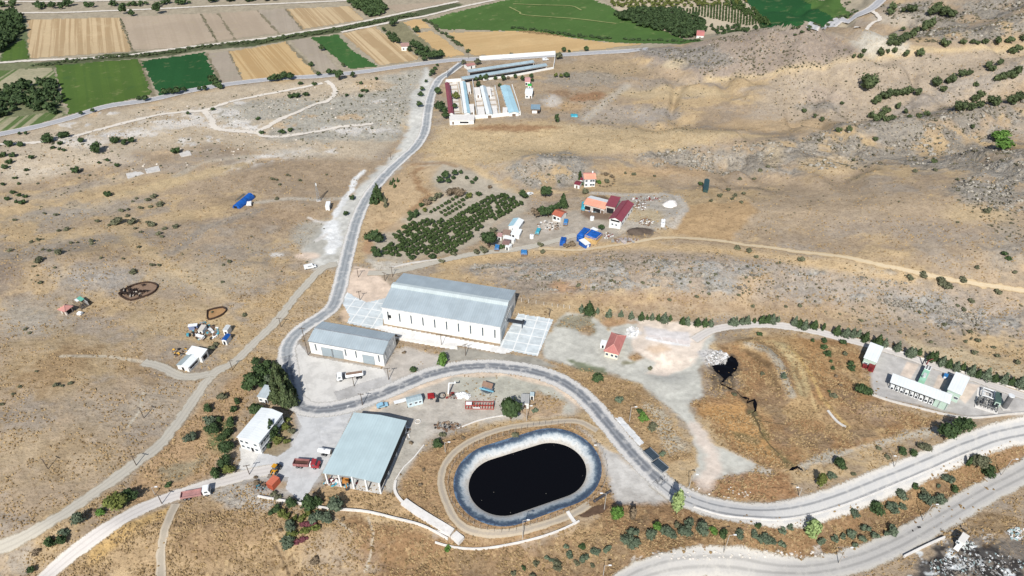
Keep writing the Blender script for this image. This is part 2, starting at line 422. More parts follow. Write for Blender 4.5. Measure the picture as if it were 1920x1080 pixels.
# rocky band and right hill
pg([(1190, 282), (1290, 275), (1380, 272), (1480, 262), (1560, 240), (1660, 222), (1780, 205), (1930, 185), (1930, 300), (1880, 310), (1780, 320), (1640, 310), (1560, 300), (1500, 325), (1420, 320), (1330, 312), (1230, 318)], C(160, 150, 136), 5, 6, .95, rock=1, patch=(13, .36, .52))
pg([(1780, 350), (1850, 310), (1930, 290), (1930, 400), (1860, 395), (1800, 380)], C(156, 148, 136), 5, 5, .95, rock=1, patch=(12, .34, .5))
el(1550, 310, 55, 16, C(200, 172, 130), 3, 4, .8); el(1450, 290, 20, 24, C(196, 172, 134), 3, 3, .6); el(1890, 470, 40, 50, ROCKG, 6, 6, .6, rock=.7)
pg([(945, 320), (990, 292), (1060, 285), (1100, 300), (1095, 335), (1050, 355), (990, 352)], C(164, 156, 144), 4, 4, .95, rock=.9, patch=(10, .3, .48))
ln([(830, 285), (900, 320), (930, 345), (970, 362), (1060, 360)], 5, C(206, 176, 130), 2, 2, .8)
el(1230, 322, 90, 10, C(198, 162, 118), 5, 5, .7); el(1340, 300, 60, 10, C(180, 166, 146), 4, 4, .6)
el(1560, 400, 220, 40, C(182, 158, 128), 10, 8, .7); el(1700, 430, 160, 20, C(166, 150, 134), 7, 8, .5); el(1830, 400, 60, 20, C(204, 176, 130), 5, 5, .6)
pg([(1255, 440), (1290, 385), (1400, 375), (1420, 395), (1370, 450), (1310, 445)], C(184, 150, 106), 2, 1.5, .95, rock=0, tuft=.4)
pg([(1160, 370), (1275, 365), (1285, 395), (1250, 430), (1170, 440), (1140, 440), (1150, 420), (1190, 395)], C(180, 172, 160), 3, 3, .85, grain=.6)
el(1210, 405, 36, 14, C(190, 168, 128), 3, 3, .8)
# bank with stone bands
pg([(860, 500), (1000, 480), (1200, 465), (1430, 475), (1700, 520), (1930, 560), (1930, 640), (1700, 600), (1500, 570), (1300, 560), (1100, 555), (980, 545), (900, 520)], C(170, 154, 138), 5, 6, .7, rock=.45)
for y_, xa, xb in ((496, 890, 1440), (507, 900, 1430), (520, 960, 1430), (532, 1000, 1420), (543, 1020, 1400), (512, 1480, 1700), (560, 1500, 1800), (578, 1640, 1850), (600, 1760, 1900)):
    ln([(xa, y_+4), ((xa+xb)/2, y_-6), (xb, y_+6)], 3.0, C(170, 166, 158), 1.0, 3, .9, rock=.8, patch=(7, .42, .52))
pg([(1330, 495), (1450, 500), (1420, 540), (1340, 535)], C(166, 162, 155), 5, 6, .6, rock=.8)
pg([(1640, 540), (1760, 560), (1900, 600), (1880, 630), (1700, 590)], C(164, 158, 150), 6, 8, .8, rock=.9)
el(1540, 540, 90, 12, C(168, 160, 150), 5, 6, .6, rock=.6)
pg([(1400, 510), (1440, 515), (1400, 575), (1370, 570)], C(192, 160, 118), 3, 4, .7, rock=0)
el(1185, 560, 150, 10, C(172, 138, 102), 5, 6, .7, rock=0); el(1480, 580, 200, 12, C(178, 148, 112), 5, 8, .6, rock=0)
el(1000, 540, 60, 8, C(150, 134, 116), 4, 5, .6, rock=.3); el(1060, 540, 25, 10, C(190, 144, 100), 3, 3, .7)
pg([(900, 470), (1000, 462), (1200, 452), (1400, 468), (1700, 520), (1700, 535), (1400, 482), (1200, 468), (1000, 480), (860, 498), (830, 495)], C(204, 172, 124), 3, 3, .8, rock=0)
pg([(1700, 640), (1800, 655), (1930, 690), (1930, 720), (1830, 700), (1720, 665)], C(202, 180, 142), 3, 4, .8)
# orchard, terraces
pg([(780, 312), (810, 300), (860, 312), (930, 345), (990, 370), (985, 395), (930, 420), (900, 450), (860, 472), (740, 490), (690, 485), (685, 460), (760, 400), (830, 360)], C(182, 170, 150), 3, 3, .9, grain=.5, tuft=.1)
pg([(700, 360), (770, 310), (825, 310), (800, 350), (840, 365), (770, 400), (690, 440), (680, 400)], C(194, 164, 124), 3, 3, .9)
ln([(790, 315), (775, 325), (785, 350), (805, 365), (770, 395)], 4, C(158, 120, 82), 1.6, 2, .8); ln([(775, 308), (830, 305), (855, 312)], 3, C(158, 122, 84), 1.4, 1.5, .7)
el(740, 425, 40, 12, C(188, 154, 112), 3, 4, .7); el(690, 462, 10, 14, C(186, 140, 96), 2, 2, .8)
pg([(690, 488), (760, 494), (820, 488), (800, 500), (730, 510), (700, 505)], C(204, 196, 182), 1.5, 2, .8)
# village ground
pg([(935, 415), (985, 405), (1040, 400), (1090, 395), (1150, 415), (1175, 425), (1150, 445), (1080, 462), (960, 470), (925, 465)], C(172, 160, 144), 3, 3, .9, grain=.6, tuft=.1)
pg([(1020, 415), (1050, 412), (1055, 425), (1025, 437), (1010, 432)], C(205, 192, 178), 1.5, 2, .8)
pg([(1090, 402), (1100, 391), (1150, 394), (1142, 412), (1105, 412)], C(124, 102, 84), 1.2, .8, .95, tuft=0)
el(1198, 435, 28, 8, C(112, 98, 86), 1.5, 2, .95); el(1190, 436, 12, 4, C(78, 68, 60), 1.2, 1.5, .8); el(1120, 372, 22, 5, C(104, 86, 70), 1.2, 1.5, .9)
ln([(1110, 362), (1170, 365), (1270, 368), (1286, 390), (1262, 425)], 4, C(200, 190, 176), 1.2, 1, .8)
# compound yards
pg([(640, 545), (665, 500), (700, 505), (745, 545), (735, 570), (690, 575), (650, 590)], PEACH, 1.2, 1.5, .95, grain=.6, tuft=0)
el(650, 592, 14, 14, C(214, 184, 152), 1.2, 1.5, .95, tuft=0); el(637, 598, 6, 5, C(120, 106, 92), 1, 1.2, .8)
pg([(535, 660), (560, 640), (580, 668), (720, 692), (760, 652), (835, 670), (800, 700), (720, 730), (640, 760), (590, 775), (600, 900), (560, 935), (535, 925), (550, 900), (470, 900), (440, 905), (455, 870), (500, 850), (560, 800), (550, 750)], C(192, 188, 184), 1.5, 1.2, .97, grain=1, tuft=0, rock=0)
pg([(735, 660), (760, 648), (828, 670), (800, 694), (735, 716), (720, 700)], C(196, 184, 170), 1.2, 1.2, .9, grain=.8)
pg([(850, 652), (940, 662), (1010, 672), (1060, 690), (1000, 685), (900, 676), (840, 680), (828, 660)], C(160, 154, 142), 1, 1, .95, tuft=0)
pg([(720, 735), (840, 695), (960, 690), (1040, 712), (1085, 760), (1075, 775), (960, 790), (860, 800), (800, 830), (770, 880), (740, 925), (710, 915), (765, 790), (690, 775), (650, 780)], C(194, 184, 170), 2, 2, .95, grain=1, tuft=.1)
pg([(840, 705), (1000, 700), (1060, 745), (1070, 770), (985, 770), (960, 750), (870, 745)], C(188, 184, 166), 2, 2, .9)
ln([(700, 770), (760, 735), (850, 702), (950, 700), (1040, 722), (1090, 760)], 3, C(228, 202, 174), .8, .6, .95)
pg([(985, 745), (1010, 735), (1060, 755), (1050, 775), (985, 790), (975, 770)], C(184, 146, 102), 1.5, 2, .8, tuft=.7)
# gravel lobe to the east
pg([(1020, 640), (1060, 585), (1110, 592), (1140, 620), (1180, 600), (1330, 608), (1340, 640), (1310, 690), (1320, 740), (1290, 760), (1330, 830), (1420, 870), (1380, 905), (1300, 900), (1310, 850), (1290, 800), (1250, 760), (1200, 720), (1130, 700), (1080, 690), (1020, 672)], C(200, 196, 183), 1, 1.6, .98, grain=1, tuft=0, rock=0)
pg([(1185, 628), (1205, 600), (1300, 605), (1340, 612), (1300, 680), (1250, 705), (1210, 700), (1230, 680), (1190, 660)], C(232, 212, 192), .9, 1.5, .97, grain=.4, tuft=0)
pg([(1212, 615), (1290, 625), (1300, 640), (1260, 645), (1215, 630)], C(224, 216, 212), 1.2, 1.5, .9)
ln([(1214, 634), (1250, 642), (1290, 647)], 1.6, C(244, 240, 236), .5, .5, .95)
el(1185, 625, 10, 8, C(238, 236, 232), 1, 2, .9); el(1235, 655, 22, 8, C(222, 186, 148), 1.6, 2, .7)
el(1190, 670, 14, 8, C(170, 130, 84), 1.2, 1.5, .95, tuft=.6); el(1180, 680, 14, 4, C(128, 122, 80), 1, 1.5, .8)
pg([(1060, 590), (1110, 590), (1112, 625), (1080, 615), (1045, 612)], C(144, 134, 104), 1.6, 2, .85, tuft=.8)
el(1100, 620, 10, 8, C(166, 128, 84), 1.2, 1.5, .7); el(1160, 605, 30, 5, C(190, 146, 102), 1.2, 2, .8)
# amber strip between road and gravel
pg([(1030, 678), (1080, 690), (1140, 702), (1200, 722), (1240, 770), (1290, 830), (1300, 860), (1250, 870), (1200, 835), (1150, 790), (1110, 745), (1070, 705)], C(168, 136, 96), 1.6, 2, .97, tuft=.9, rock=0)
pg([(1040, 682), (1140, 704), (1240, 775), (1290, 850), (1200, 830), (1100, 740)], C(186, 154, 108), 2, 3, .6, patch=(7, .48, .6))
pg([(1065, 675), (1130, 690), (1135, 700), (1090, 695)], C(108, 118, 78), 1.2, 2, .85); pg([(1210, 760), (1240, 770), (1290, 840), (1250, 850), (1225, 800)], C(192, 184, 164), 1.5, 3, .7)
el(1160, 745, 30, 14, C(150, 122, 84), 2, 3, .6)
# basin with black pool
pg([(1345, 650), (1420, 630), (1600, 640), (1625, 670), (1630, 740), (1700, 770), (1760, 785), (1740, 805), (1600, 850), (1500, 880), (1440, 880), (1370, 840), (1300, 760), (1330, 740), (1330, 690)], C(162, 123, 80), 1.5, 3, .97, tuft=.9, rock=0)
pg([(1345, 650), (1420, 630), (1600, 640), (1630, 740), (1760, 785), (1600, 850), (1440, 880), (1330, 740)], C(188, 156, 108), 3, 4, .75, patch=(14, .47, .6))
pg([(1400, 690), (1600, 700), (1740, 790), (1600, 845), (1450, 850)], C(142, 118, 92), 3, 4, .7, patch=(9, .5, .62))
pg([(1325, 755), (1400, 745), (1420, 775), (1450, 830), (1460, 870), (1400, 840), (1350, 800), (1310, 775)], C(190, 142, 82), 2, 3, .85)
el(1520, 680, 50, 30, C(184, 140, 86), 3, 4, .6, rot=60); el(1600, 780, 60, 20, C(150, 118, 88), 3, 4, .6); el(1655, 770, 40, 14, C(184, 158, 128), 3, 3, .7)
el(1450, 740, 40, 22, C(148, 116, 84), 2.5, 3, .6)
ln([(1400, 645), (1440, 655), (1462, 680), (1470, 705), (1485, 740)], 3.2, C(176, 166, 148), 1, 1, .9); ln([(1470, 650), (1495, 690), (1505, 735)], 5, C(196, 176, 128), 1.6, 1, .8)
ln([(1352, 652), (1400, 656), (1440, 684), (1460, 730)], 1.6, C(116, 92, 64), .8, 1, .8); ln([(1445, 648), (1492, 690), (1510, 740)], 1.0, C(128, 100, 66), .6, 1, .7); ln([(1400, 640), (1450, 640), (1490, 670), (1518, 730), (1530, 770)], 1.2, C(206, 178, 124), .6, 1, .7)
ln([(1480, 650), (1520, 700), (1540, 745), (1590, 800)], 1.6, C(204, 168, 100), .6, .6, .7)
pg([(1310, 660), (1335, 650), (1370, 680), (1360, 690), (1330, 690)], C(214, 208, 202), 1, 2, .95, rock=.6)
pg([(1318, 690), (1345, 692), (1372, 700), (1395, 720), (1380, 740), (1340, 745), (1320, 730)], C(158, 138, 116), 1.6, 3, .85)
ln([(1362, 706), (1350, 719), (1368, 731), (1390, 745), (1404, 756), (1412, 775)], 5, C(104, 88, 68), 1.2, 3, .8)
ln([(1412, 775), (1424, 800), (1444, 836), (1462, 852), (1480, 872)], 3, C(112, 108, 70), 1, 2.5, .75)
pg([(1330, 690), (1352, 680), (1372, 664), (1390, 684), (1384, 704), (1362, 718), (1340, 702)], C(92, 84, 74), 1, 2, .8)
pg([(1500, 870), (1570, 845), (1700, 810), (1780, 795), (1780, 805), (1640, 838), (1560, 862), (1500, 880)], C(188, 178, 160), 1.2, 2, .95)
el(1400, 820, 30, 8, C(120, 112, 76), 1.2, 2, .7, rot=20); pg([(1300, 905), (1420, 880), (1480, 890), (1500, 935), (1400, 940), (1330, 920)], C(166, 122, 80), 1.5, 2, .95, tuft=.9)
ln([(1310, 880), (1400, 878), (1440, 885)], 3, C(196, 190, 176), 1, 1.5, .8)
# plant yard
pg([(1632, 700), (1650, 652), (1720, 672), (1830, 712), (1930, 745), (1930, 778), (1830, 782), (1790, 775), (1640, 742)], C(192, 186, 180), 1, 1, .98, grain=1, tuft=0, rock=0)
for q in ([(1701, 678), (1723, 684), (1708, 711), (1688, 703)], [(1760, 703), (1778, 708), (1768, 730), (1750, 727)], [(1813, 718), (1838, 722), (1810, 758), (1798, 745)]):
    pg(q, C(226, 204, 184), .4, .2, .95)
# lower slopes
pg([(1150, 880), (1200, 930), (1290, 950), (1400, 975), (1500, 972), (1640, 925), (1800, 855), (1930, 820), (1930, 880), (1800, 945), (1680, 1015), (1560, 1058), (1400, 1045), (1250, 1045), (1150, 1090), (600, 1100), (640, 960), (840, 1010), (1000, 1025), (1110, 975)], C(152, 116, 78), 2, 3, .95, tuft=1.0, rock=0)
pg([(1150, 960), (1500, 975), (1800, 870), (1800, 945), (1560, 1050), (1250, 1040), (900, 1090), (640, 1080), (860, 1030)], C(178, 144, 98), 3, 4, .5, patch=(8, .48, .6))
pg([(1150, 960), (1500, 975), (1800, 870), (1800, 945), (1560, 1050), (1250, 1040), (900, 1090), (640, 1080), (860, 1030)], C(128, 104, 78), 3, 4, .6, patch=(5, .52, .62))
pg([(860, 1035), (1000, 1030), (1110, 985), (1200, 1000), (1180, 1085), (860, 1100)], C(146, 122, 92), 4, 5, .7)
pg([(1420, 960), (1640, 900), (1930, 800), (1930, 830), (1700, 905), (1520, 965)], C(174, 134, 92), 2, 3, .8)
pg([(110, 1085), (170, 1030), (320, 950), (440, 920), (560, 950), (640, 965), (700, 1090)], C(178, 148, 108), 3, 3, .9, tuft=1, rock=0)
el(420, 1000, 90, 50, C(156, 126, 92), 5, 6, .7); el(640, 1040, 70, 30, C(168, 154, 138), 5, 6, .6); el(480, 1060, 60, 24, C(136, 112, 82), 4, 5, .6)
ln([(180, 1040), (250, 985), (320, 955)], 4, C(204, 164, 96), 1.4, 1.5, .8)
pg([(390, 925), (440, 905), (540, 925), (530, 950), (470, 960), (420, 950)], C(184, 176, 164), 1.6, 3, .8, grain=.5)
pg([(0, 1010), (60, 990), (120, 940), (210, 925), (130, 1010), (60, 1080), (0, 1090)], C(184, 156, 116), 2, 3, .8, tuft=.8)
pg([(0, 1040), (60, 1020), (50, 1075), (0, 1085)], C(168, 158, 146), 2, 3, .7)
pg([(255, 885), (330, 800), (390, 750), (460, 700), (480, 720), (430, 800), (400, 890), (300, 930), (240, 950)], C(182, 146, 104), 2, 3, .85, tuft=.8)
pg([(300, 880), (380, 850), (390, 880), (310, 900)], C(150, 142, 116), 2, 3, .7); pg([(395, 790), (440, 790), (430, 850), (385, 840)], C(96, 112, 66), 1.6, 2, .85)
pg([(480, 560), (560, 520), (640, 500), (625, 575), (560, 635), (530, 660), (470, 690)], C(190, 160, 118), 2, 3, .6, tuft=.8)
# compound south
pg([(620, 905), (720, 915), (745, 930), (850, 1000), (840, 1010), (700, 965), (600, 950), (590, 925)], C(190, 156, 112), 1.5, 2, .95, tuft=.8)
pg([(745, 900), (790, 850), (830, 825), (960, 795), (1080, 785), (1130, 850), (1140, 930), (1000, 1020), (880, 1015), (830, 985), (760, 935)], C(170, 134, 92), 2, 2, .92, tuft=.9, grain=0)
pg([(708, 915), (745, 860), (768, 800), (800, 790), (800, 820), (768, 870), (735, 925)], C(186, 178, 164), 1, 1, .9, grain=.8)
pg([(1085, 800), (1150, 850), (1240, 905), (1250, 940), (1160, 945), (1140, 900), (1130, 850)], C(206, 200, 192), 1.5, 1.5, .95, grain=1, tuft=0)
pg([(1165, 920), (1230, 925), (1225, 940), (1160, 942)], C(176, 168, 158), 1.5, 2, .5)
pg([(500, 800), (550, 800), (548, 840), (520, 855), (490, 850)], C(150, 130, 96), .8, .8, .9, tuft=.4)
# rubbish slope, lower right
pg([(1700, 1085), (1760, 1020), (1830, 1000), (1930, 1010), (1930, 1090)], C(120, 112, 104), 1.5, 3, .9, rock=.3)
pg([(1700, 1090), (1755, 1030), (1810, 1022), (1870, 1030), (1925, 1060), (1925, 1090)], C(58, 55, 54), 1, 2.5, .95, patch=(3, .34, .44), tuft=0)
for q in range(16):
    el(random.uniform(1710, 1925), random.uniform(1035, 1085), random.uniform(5, 18), random.uniform(3, 8), C(226, 228, 226), .5, 2.0, .9, patch=(2.0, .42, .52))
el(1860, 985, 50, 26, C(140, 112, 76), 2, 3, .7, tuft=.9)
ln([(1322, 905), (1338, 882), (1336, 852), (1320, 828), (1302, 800)], 5, C(226, 206, 188), 1.6, 1.5, .9, grain=.5, tuft=0)
for sd_, a_, b_ in ((1, (1190, 1050), (1420, 1040)), (2, (1420, 1042), (1620, 1030)), (3, (1640, 1025), (1880, 1000))):
    ln([a_, b_], 1.6, LIME, .5, 2.5, .6, patch=(2.5, .45, .55))
# faint grass streaks and animal paths
for pts, wd in (([(115, 668), (200, 668), (280, 680), (330, 695)], 1.6), ([(270, 735), (262, 770), (240, 800)], .9), ([(690, 970), (700, 1000), (695, 1040), (685, 1070)], .9), ([(620, 965), (660, 1000)], .7)):
    ln(pts, wd, C(206, 194, 172), .4, .3, .7)
ln([(505, 1000), (530, 1050), (545, 1085)], 1.0, C(84, 68, 52), .4, .8, .8)
# gravel halo along the tracks is given by the road sheets themselves
# fine speckle so no patch is uniform
ALB *= (0.74+0.48*w4)[:, None]*(0.86+0.26*w3)[:, None]
_l = (ALB*np.array([.3, .59, .11])).sum(1)[:, None]; ALB = _l*np.array([1.03, 1.0, .95])*.12+ALB*.88
ALB *= np.array([.972, 1.0, 1.02])
rk = MSK[:, 0]
r1 = fbm(gx/3.2, gy/2.4, 61, 4); r2 = fbm(gx/9, gy/6, 67, 3)
lowrock = np.clip(sm(.44, .60, r2), 0, 1)*rk
ALB = ALB*(1-(.30*sm(.48, .36, r1)*lowrock)[:, None]-(.30*sm(.52, .66, r1)*lowrock)[:, None])+np.array(C(186, 183, 177)[:3])[None, :]*(.30*sm(.52, .66, r1)*lowrock)[:, None]
GH2 = GH.ravel()+lowrock*(np.abs(r1-.5)*5.2-.5)+rk*(fbm(gx/14, gy/8, 71, 3)-.5)*2.0+MSK[:, 1]*(w4-.5)*.55
idx = np.arange(NRWS*NCLS).reshape(NRWS, NCLS)
GQ = np.stack([idx[:-1, :-1], idx[:-1, 1:], idx[1:, 1:], idx[1:, :-1]], -1).reshape(-1, 4)
def mesh_np(name, V, Q, mat, smooth=True):
    me = bpy.data.meshes.new(name)
    me.vertices.add(len(V)); me.vertices.foreach_set('co', V.astype(np.float32).ravel())
    me.loops.add(Q.size); me.loops.foreach_set('vertex_index', Q.astype(np.int32).ravel())
    n, k = Q.shape
    me.polygons.add(n); me.polygons.foreach_set('loop_start', np.arange(0, n*k, k, dtype=np.int32))
    me.polygons.foreach_set('loop_total', np.full(n, k, np.int32))
    me.polygons.foreach_set('use_smooth', np.full(n, smooth))
    me.update(calc_edges=True); me.validate()
    me.materials.append(mat)
    o = bpy.data.objects.new(name, me); COL.objects.link(o)
    return o, me
gm, nt, bs, out = newmat('dry_soil')
a1 = N(nt, 'ShaderNodeVertexColor', layer_name='alb'); a2 = N(nt, 'ShaderNodeVertexColor', layer_name='msk')
sp = nt.nodes.new('ShaderNodeSeparateColor'); nt.links.new(a2.outputs[0], sp.inputs[0])
n1 = noise(nt, 1.1, 5, .62); n2 = noise(nt, .55, 6, .68, sx=1, sy=.6, rz=.5); n3 = noise(nt, .28, 5, .7)
col = a1.outputs[0]
tf = mathn(nt, 'MULTIPLY', mrange(nt, n1, .50, .64), mathn(nt, 'MULTIPLY', mathn(nt, 'ADD', sp.outputs[1], .15), .62))
col = mixc(nt, tf, col, C(104, 82, 56))
lg = mathn(nt, 'MULTIPLY', mrange(nt, n2, .52, .68), mathn(nt, 'MULTIPLY', sp.outputs[1], .45))
col = mixc(nt, lg, col, C(212, 186, 142))
rd = mathn(nt, 'MULTIPLY', mrange(nt, n2, .46, .34), mathn(nt, 'MULTIPLY', sp.outputs[0], .55))
col = mixc(nt, rd, col, C(104, 100, 94))
rl = mathn(nt, 'MULTIPLY', mrange(nt, n1, .56, .68), mathn(nt, 'MULTIPLY', sp.outputs[0], .32))
col = mixc(nt, rl, col, C(190, 187, 181))
n4 = noise(nt, .62, 4, .6)
col = mixc(nt, mathn(nt, 'MULTIPLY', mrange(nt, n4, .44, .36), mathn(nt, 'MULTIPLY', sp.outputs[0], .7)), col, C(84, 80, 70))  # dark specks: shadows of scrub and stones painted into the rock colour
gr = mathn(nt, 'MULTIPLY', mrange(nt, n3, .35, .65), mathn(nt, 'MULTIPLY', sp.outputs[2], .22))
col = mixc(nt, gr, col, C(150, 146, 140))
nt.links.new(col, bs.inputs['Base Color']); bs.inputs['Roughness'].default_value = .95; bs.inputs['Specular IOR Level'].default_value = .08
bmp = nt.nodes.new('ShaderNodeBump'); bmp.inputs['Distance'].default_value = .55
nt.links.new(mathn(nt, 'MULTIPLY', n1, mathn(nt, 'ADD', mathn(nt, 'ADD', sp.outputs[0], sp.outputs[1]), .15)), bmp.inputs['Height'])
bmp.inputs['Strength'].default_value = .9
nt.links.new(bmp.outputs[0], bs.inputs['Normal'])
GV = np.stack([gx, gy, GH2], -1)
ground, gme = mesh_np('ground', GV, GQ, gm)
tag(ground, 'dry tan and grey hillside ground with golden grass and rocky bands', 'ground', kind='structure')
for nm, A in (('alb', ALB), ('msk', MSK)):
    at_ = gme.color_attributes.new(nm, 'FLOAT_COLOR', 'POINT')
    q = np.ones((len(gx), 4), np.float32); q[:, :3] = A
    at_.data.foreach_set('color', q.ravel())
SHP = []
def sheet(name, pts, mat, label, off=.07, cat='ground', warp=0.0, smooth=True):
    """a thin sheet draped on the ground inside a plan polygon"""
    P = wpts(pts); SHP.append(P)
    x0, y0 = P.min(0)-2; x1, y1 = P.max(0)+2
    qc = GV[GQ].mean(1)
    ix = np.nonzero((qc[:, 0] > x0) & (qc[:, 0] < x1) & (qc[:, 1] > y0) & (qc[:, 1] < y1))[0]
    if warp:
        wob = (fbm(qc[ix, 0]/5, qc[ix, 1]/5, 5, 3)-.5)*2*warp
    else: wob = 0
    ins = poly_sd(qc[ix, 0], qc[ix, 1], P)+wob < 0
    Q = GQ[ix[ins]]
    u, inv = np.unique(Q, return_inverse=True)
    V = GV[u].copy(); V[:, 2] += off
    o, me = mesh_np(name, V, inv.reshape(Q.shape), mat)
    return tag(o, label, cat, kind='structure')
# ---------------------------------------------------------------- roads and tracks
from mathutils import geometry
def smooth_line(P, step):
    P = np.array(P); out = []
    Q = np.vstack([2*P[0]-P[1], P, 2*P[-1]-P[-2]])
    for i in range(1, len(Q)-2):
        p0, p1, p2, p3 = Q[i-1:i+3]
        n = max(2, int(np.linalg.norm(p2-p1)/step))
        for k in range(n):
            t = k/n
            out.append(.5*((2*p1)+(-p0+p2)*t+(2*p0-5*p1+4*p2-p3)*t*t+(-p0+3*p1-3*p2+p3)*t**3))
    out.append(P[-1]); return np.array(out)
RIBS = []
def ribbon(name, px, width, mat, label, cat='road', jit=.35, off=.12, step=1.6, widths=None, nx=6):
    P = smooth_line(wpts(px), step)
    RIBS.append((P[::3], width/2.0))
    T = np.gradient(P, axis=0); T /= np.linalg.norm(T, axis=1)[:, None]+1e-9
    Nn = np.stack([-T[:, 1], T[:, 0]], 1)
    L = np.concatenate([[0], np.cumsum(np.linalg.norm(np.diff(P, axis=0), axis=1))])
    hw = np.full(len(P), width/2.0)
    if widths is not None: hw = np.interp(np.linspace(0, 1, len(P)), np.linspace(0, 1, len(widths)), widths)/2
    jl = (fbm(L/3.0, L*0+3.1, 5, 4)-.5)*2*jit+(vn(L/.9, L*0+7, 8)-.5)*jit; jr = (fbm(L/3.0, L*0+9.7, 6, 4)-.5)*2*jit+(vn(L/.9, L*0+2, 9)-.5)*jit
    us = np.linspace(-1, 1, nx+1)
    V = []; UV = []
    for u in us:
        h = np.where(u < 0, hw+jl*abs(u), hw+jr*abs(u))
        q = P+Nn*(u*h)[:, None]
        D = q[:, 1]
        V.append(np.stack([q[:, 0], q[:, 1], H0(q[:, 0], q[:, 1])+off+.00035*D], 1)); UV.append(np.stack([np.full(len(P), u*.5+.5), L], 1))
    V = np.stack(V, 1); UV = np.stack(UV, 1)
    n, m = V.shape[:2]; ix = np.arange(n*m).reshape(n, m)
    Q = np.stack([ix[:-1, :-1], ix[1:, :-1], ix[1:, 1:], ix[:-1, 1:]], -1).reshape(-1, 4)
    o, me = mesh_np(name, V.reshape(-1, 3), Q[:, ::-1], mat)
    uvl = me.uv_layers.new(name='UVMap')
    li = np.zeros(len(me.loops), np.int32); me.loops.foreach_get('vertex_index', li)
    uvl.data.foreach_set('uv', UV.reshape(-1, 2)[li].astype(np.float32).ravel())
    return tag(o, label, cat, kind='structure')
def roadmat(name, centre, side, edge, half=.56, wheel=None, dust=.5, fade=True, rag=.7, ww=.17):
    """surface across the road: centre band, wheel lines, pale shoulders; ragged soft outer rim"""
    m, nt, b, out = newmat(name)
    uv = nt.nodes.new('ShaderNodeUVMap'); s = nt.nodes.new('ShaderNodeSeparateXYZ'); nt.links.new(uv.outputs[0], s.inputs[0])
    a = mathn(nt, 'ABSOLUTE', mathn(nt, 'MULTIPLY', mathn(nt, 'SUBTRACT', s.outputs[0], .5), 2.0))
    n1 = noise(nt, .35, 5, .65); n2 = noise(nt, 1.5, 4, .6)
    wob = mathn(nt, 'MULTIPLY', mathn(nt, 'SUBTRACT', n1, .5), .55)
    aw = mathn(nt, 'ADD', a, wob)
    c = mixc(nt, mrange(nt, aw, half-.14, half+.12), centre, side)
    if wheel:
        wl = mathn(nt, 'ABSOLUTE', mathn(nt, 'SUBTRACT', a, half*.45))
        c = mixc(nt, mathn(nt, 'MULTIPLY', mrange(nt, wl, ww, .02), .75), c, wheel)
    c = mixc(nt, mathn(nt, 'MULTIPLY', mrange(nt, n1, .48, .66), dust), c, side)
    c = mixc(nt, mathn(nt, 'MULTIPLY', mrange(nt, n2, .45, .7), .22), c, tuple(q*.7 for q in centre[:3])+(1,))
    c = mixc(nt, mrange(nt, aw, .74, .98), c, edge)
    nt.links.new(c, b.inputs['Base Color']); b.inputs['Roughness'].default_value = .9; b.inputs['Specular IOR Level'].default_value = .12
    if fade:
        tr = nt.nodes.new('ShaderNodeBsdfTransparent'); mx = nt.nodes.new('ShaderNodeMixShader')
        f = mrange(nt, mathn(nt, 'ADD', a, mathn(nt, 'MULTIPLY', mathn(nt, 'SUBTRACT', n2 if rag < 1 else n1, .5), rag)), .80-.18*(rag > 1), 1.06)
        nt.links.new(f, mx.inputs[0]); nt.links.new(b.outputs[0], mx.inputs[1]); nt.links.new(tr.outputs[0], mx.inputs[2])
        nt.links.new(mx.outputs[0], out.inputs[0])
    return m
asph = roadmat('worn_asphalt', C(138, 141, 145), C(206, 203, 198), C(204, 200, 192), .44, C(110, 113, 117), .55)
asph0 = roadmat('pale_asphalt', C(158, 162, 164), C(214, 211, 206), C(206, 200, 190), .56, C(136, 140, 143), .4)
asph2 = roadmat('dusty_asphalt', C(186, 185, 183), C(204, 200, 193), C(192, 184, 170), .62, C(116, 118, 121), .4, ww=.12)
dirt = roadmat('packed_dirt', C(186, 180, 167), C(190, 182, 166), C(184, 170, 146), .7, C(172, 166, 154), .4, rag=1.5)
faint = roadmat('faint_ruts', C(196, 178, 148), C(192, 170, 136), C(186, 162, 126), .5, C(200, 186, 160), .5, rag=2.2)
pale = roadmat('pale_gravel', C(208, 202, 196), C(212, 206, 198), C(206, 196, 180), .7, C(192, 186, 180), .5)
lime = roadmat('lime_gravel', C(216, 208, 196), C(220, 210, 196), C(208, 192, 168), .7, None, .4, rag=1.9)
hwm = roadmat('highway_asphalt', C(172, 172, 174), C(206, 202, 198), C(200, 190, 178), .7, C(156, 157, 160), .3)
R1 = [(866, 119), (846, 134), (823, 150), (808, 180), (801, 215), (795, 250), (778, 277), (758, 295), (733, 318), (708, 345), (688, 372), (672, 405), (661, 440), (651, 480), (642, 518), (634, 550), (624, 575), (601, 595), (572, 613), (551, 632), (539, 652), (538, 672)]
ribbon('main_road', R1, 7.6, asph0, 'asphalt road with pale gravel shoulders winding down from the highway to the white warehouses')
R1b = [(538, 668), (541, 690), (546, 720), (552, 748), (572, 765), (600, 769), (640, 764), (682, 752), (740, 729), (800, 704), (850, 692), (900, 687), (950, 689), (1000, 697), (1045, 712), (1080, 733), (1110, 760), (1135, 790), (1160, 820), (1190, 855), (1216, 882), (1245, 908)]
ribbon('bend_road', R1b, 8.2, asph, 'asphalt bend looping round the warehouse yard and past the black pond')
R1c = [(1232, 898), (1262, 922), (1300, 940), (1345, 954), (1400, 962), (1460, 963), (1520, 954), (1580, 935), (1640, 911), (1700, 887), (1760, 861), (1820, 836), (1870, 818), (1960, 800)]
ribbon('lower_road', R1c, 8.8, asph2, 'dusty pale road with dark wheel lines leading right below the amber basin')
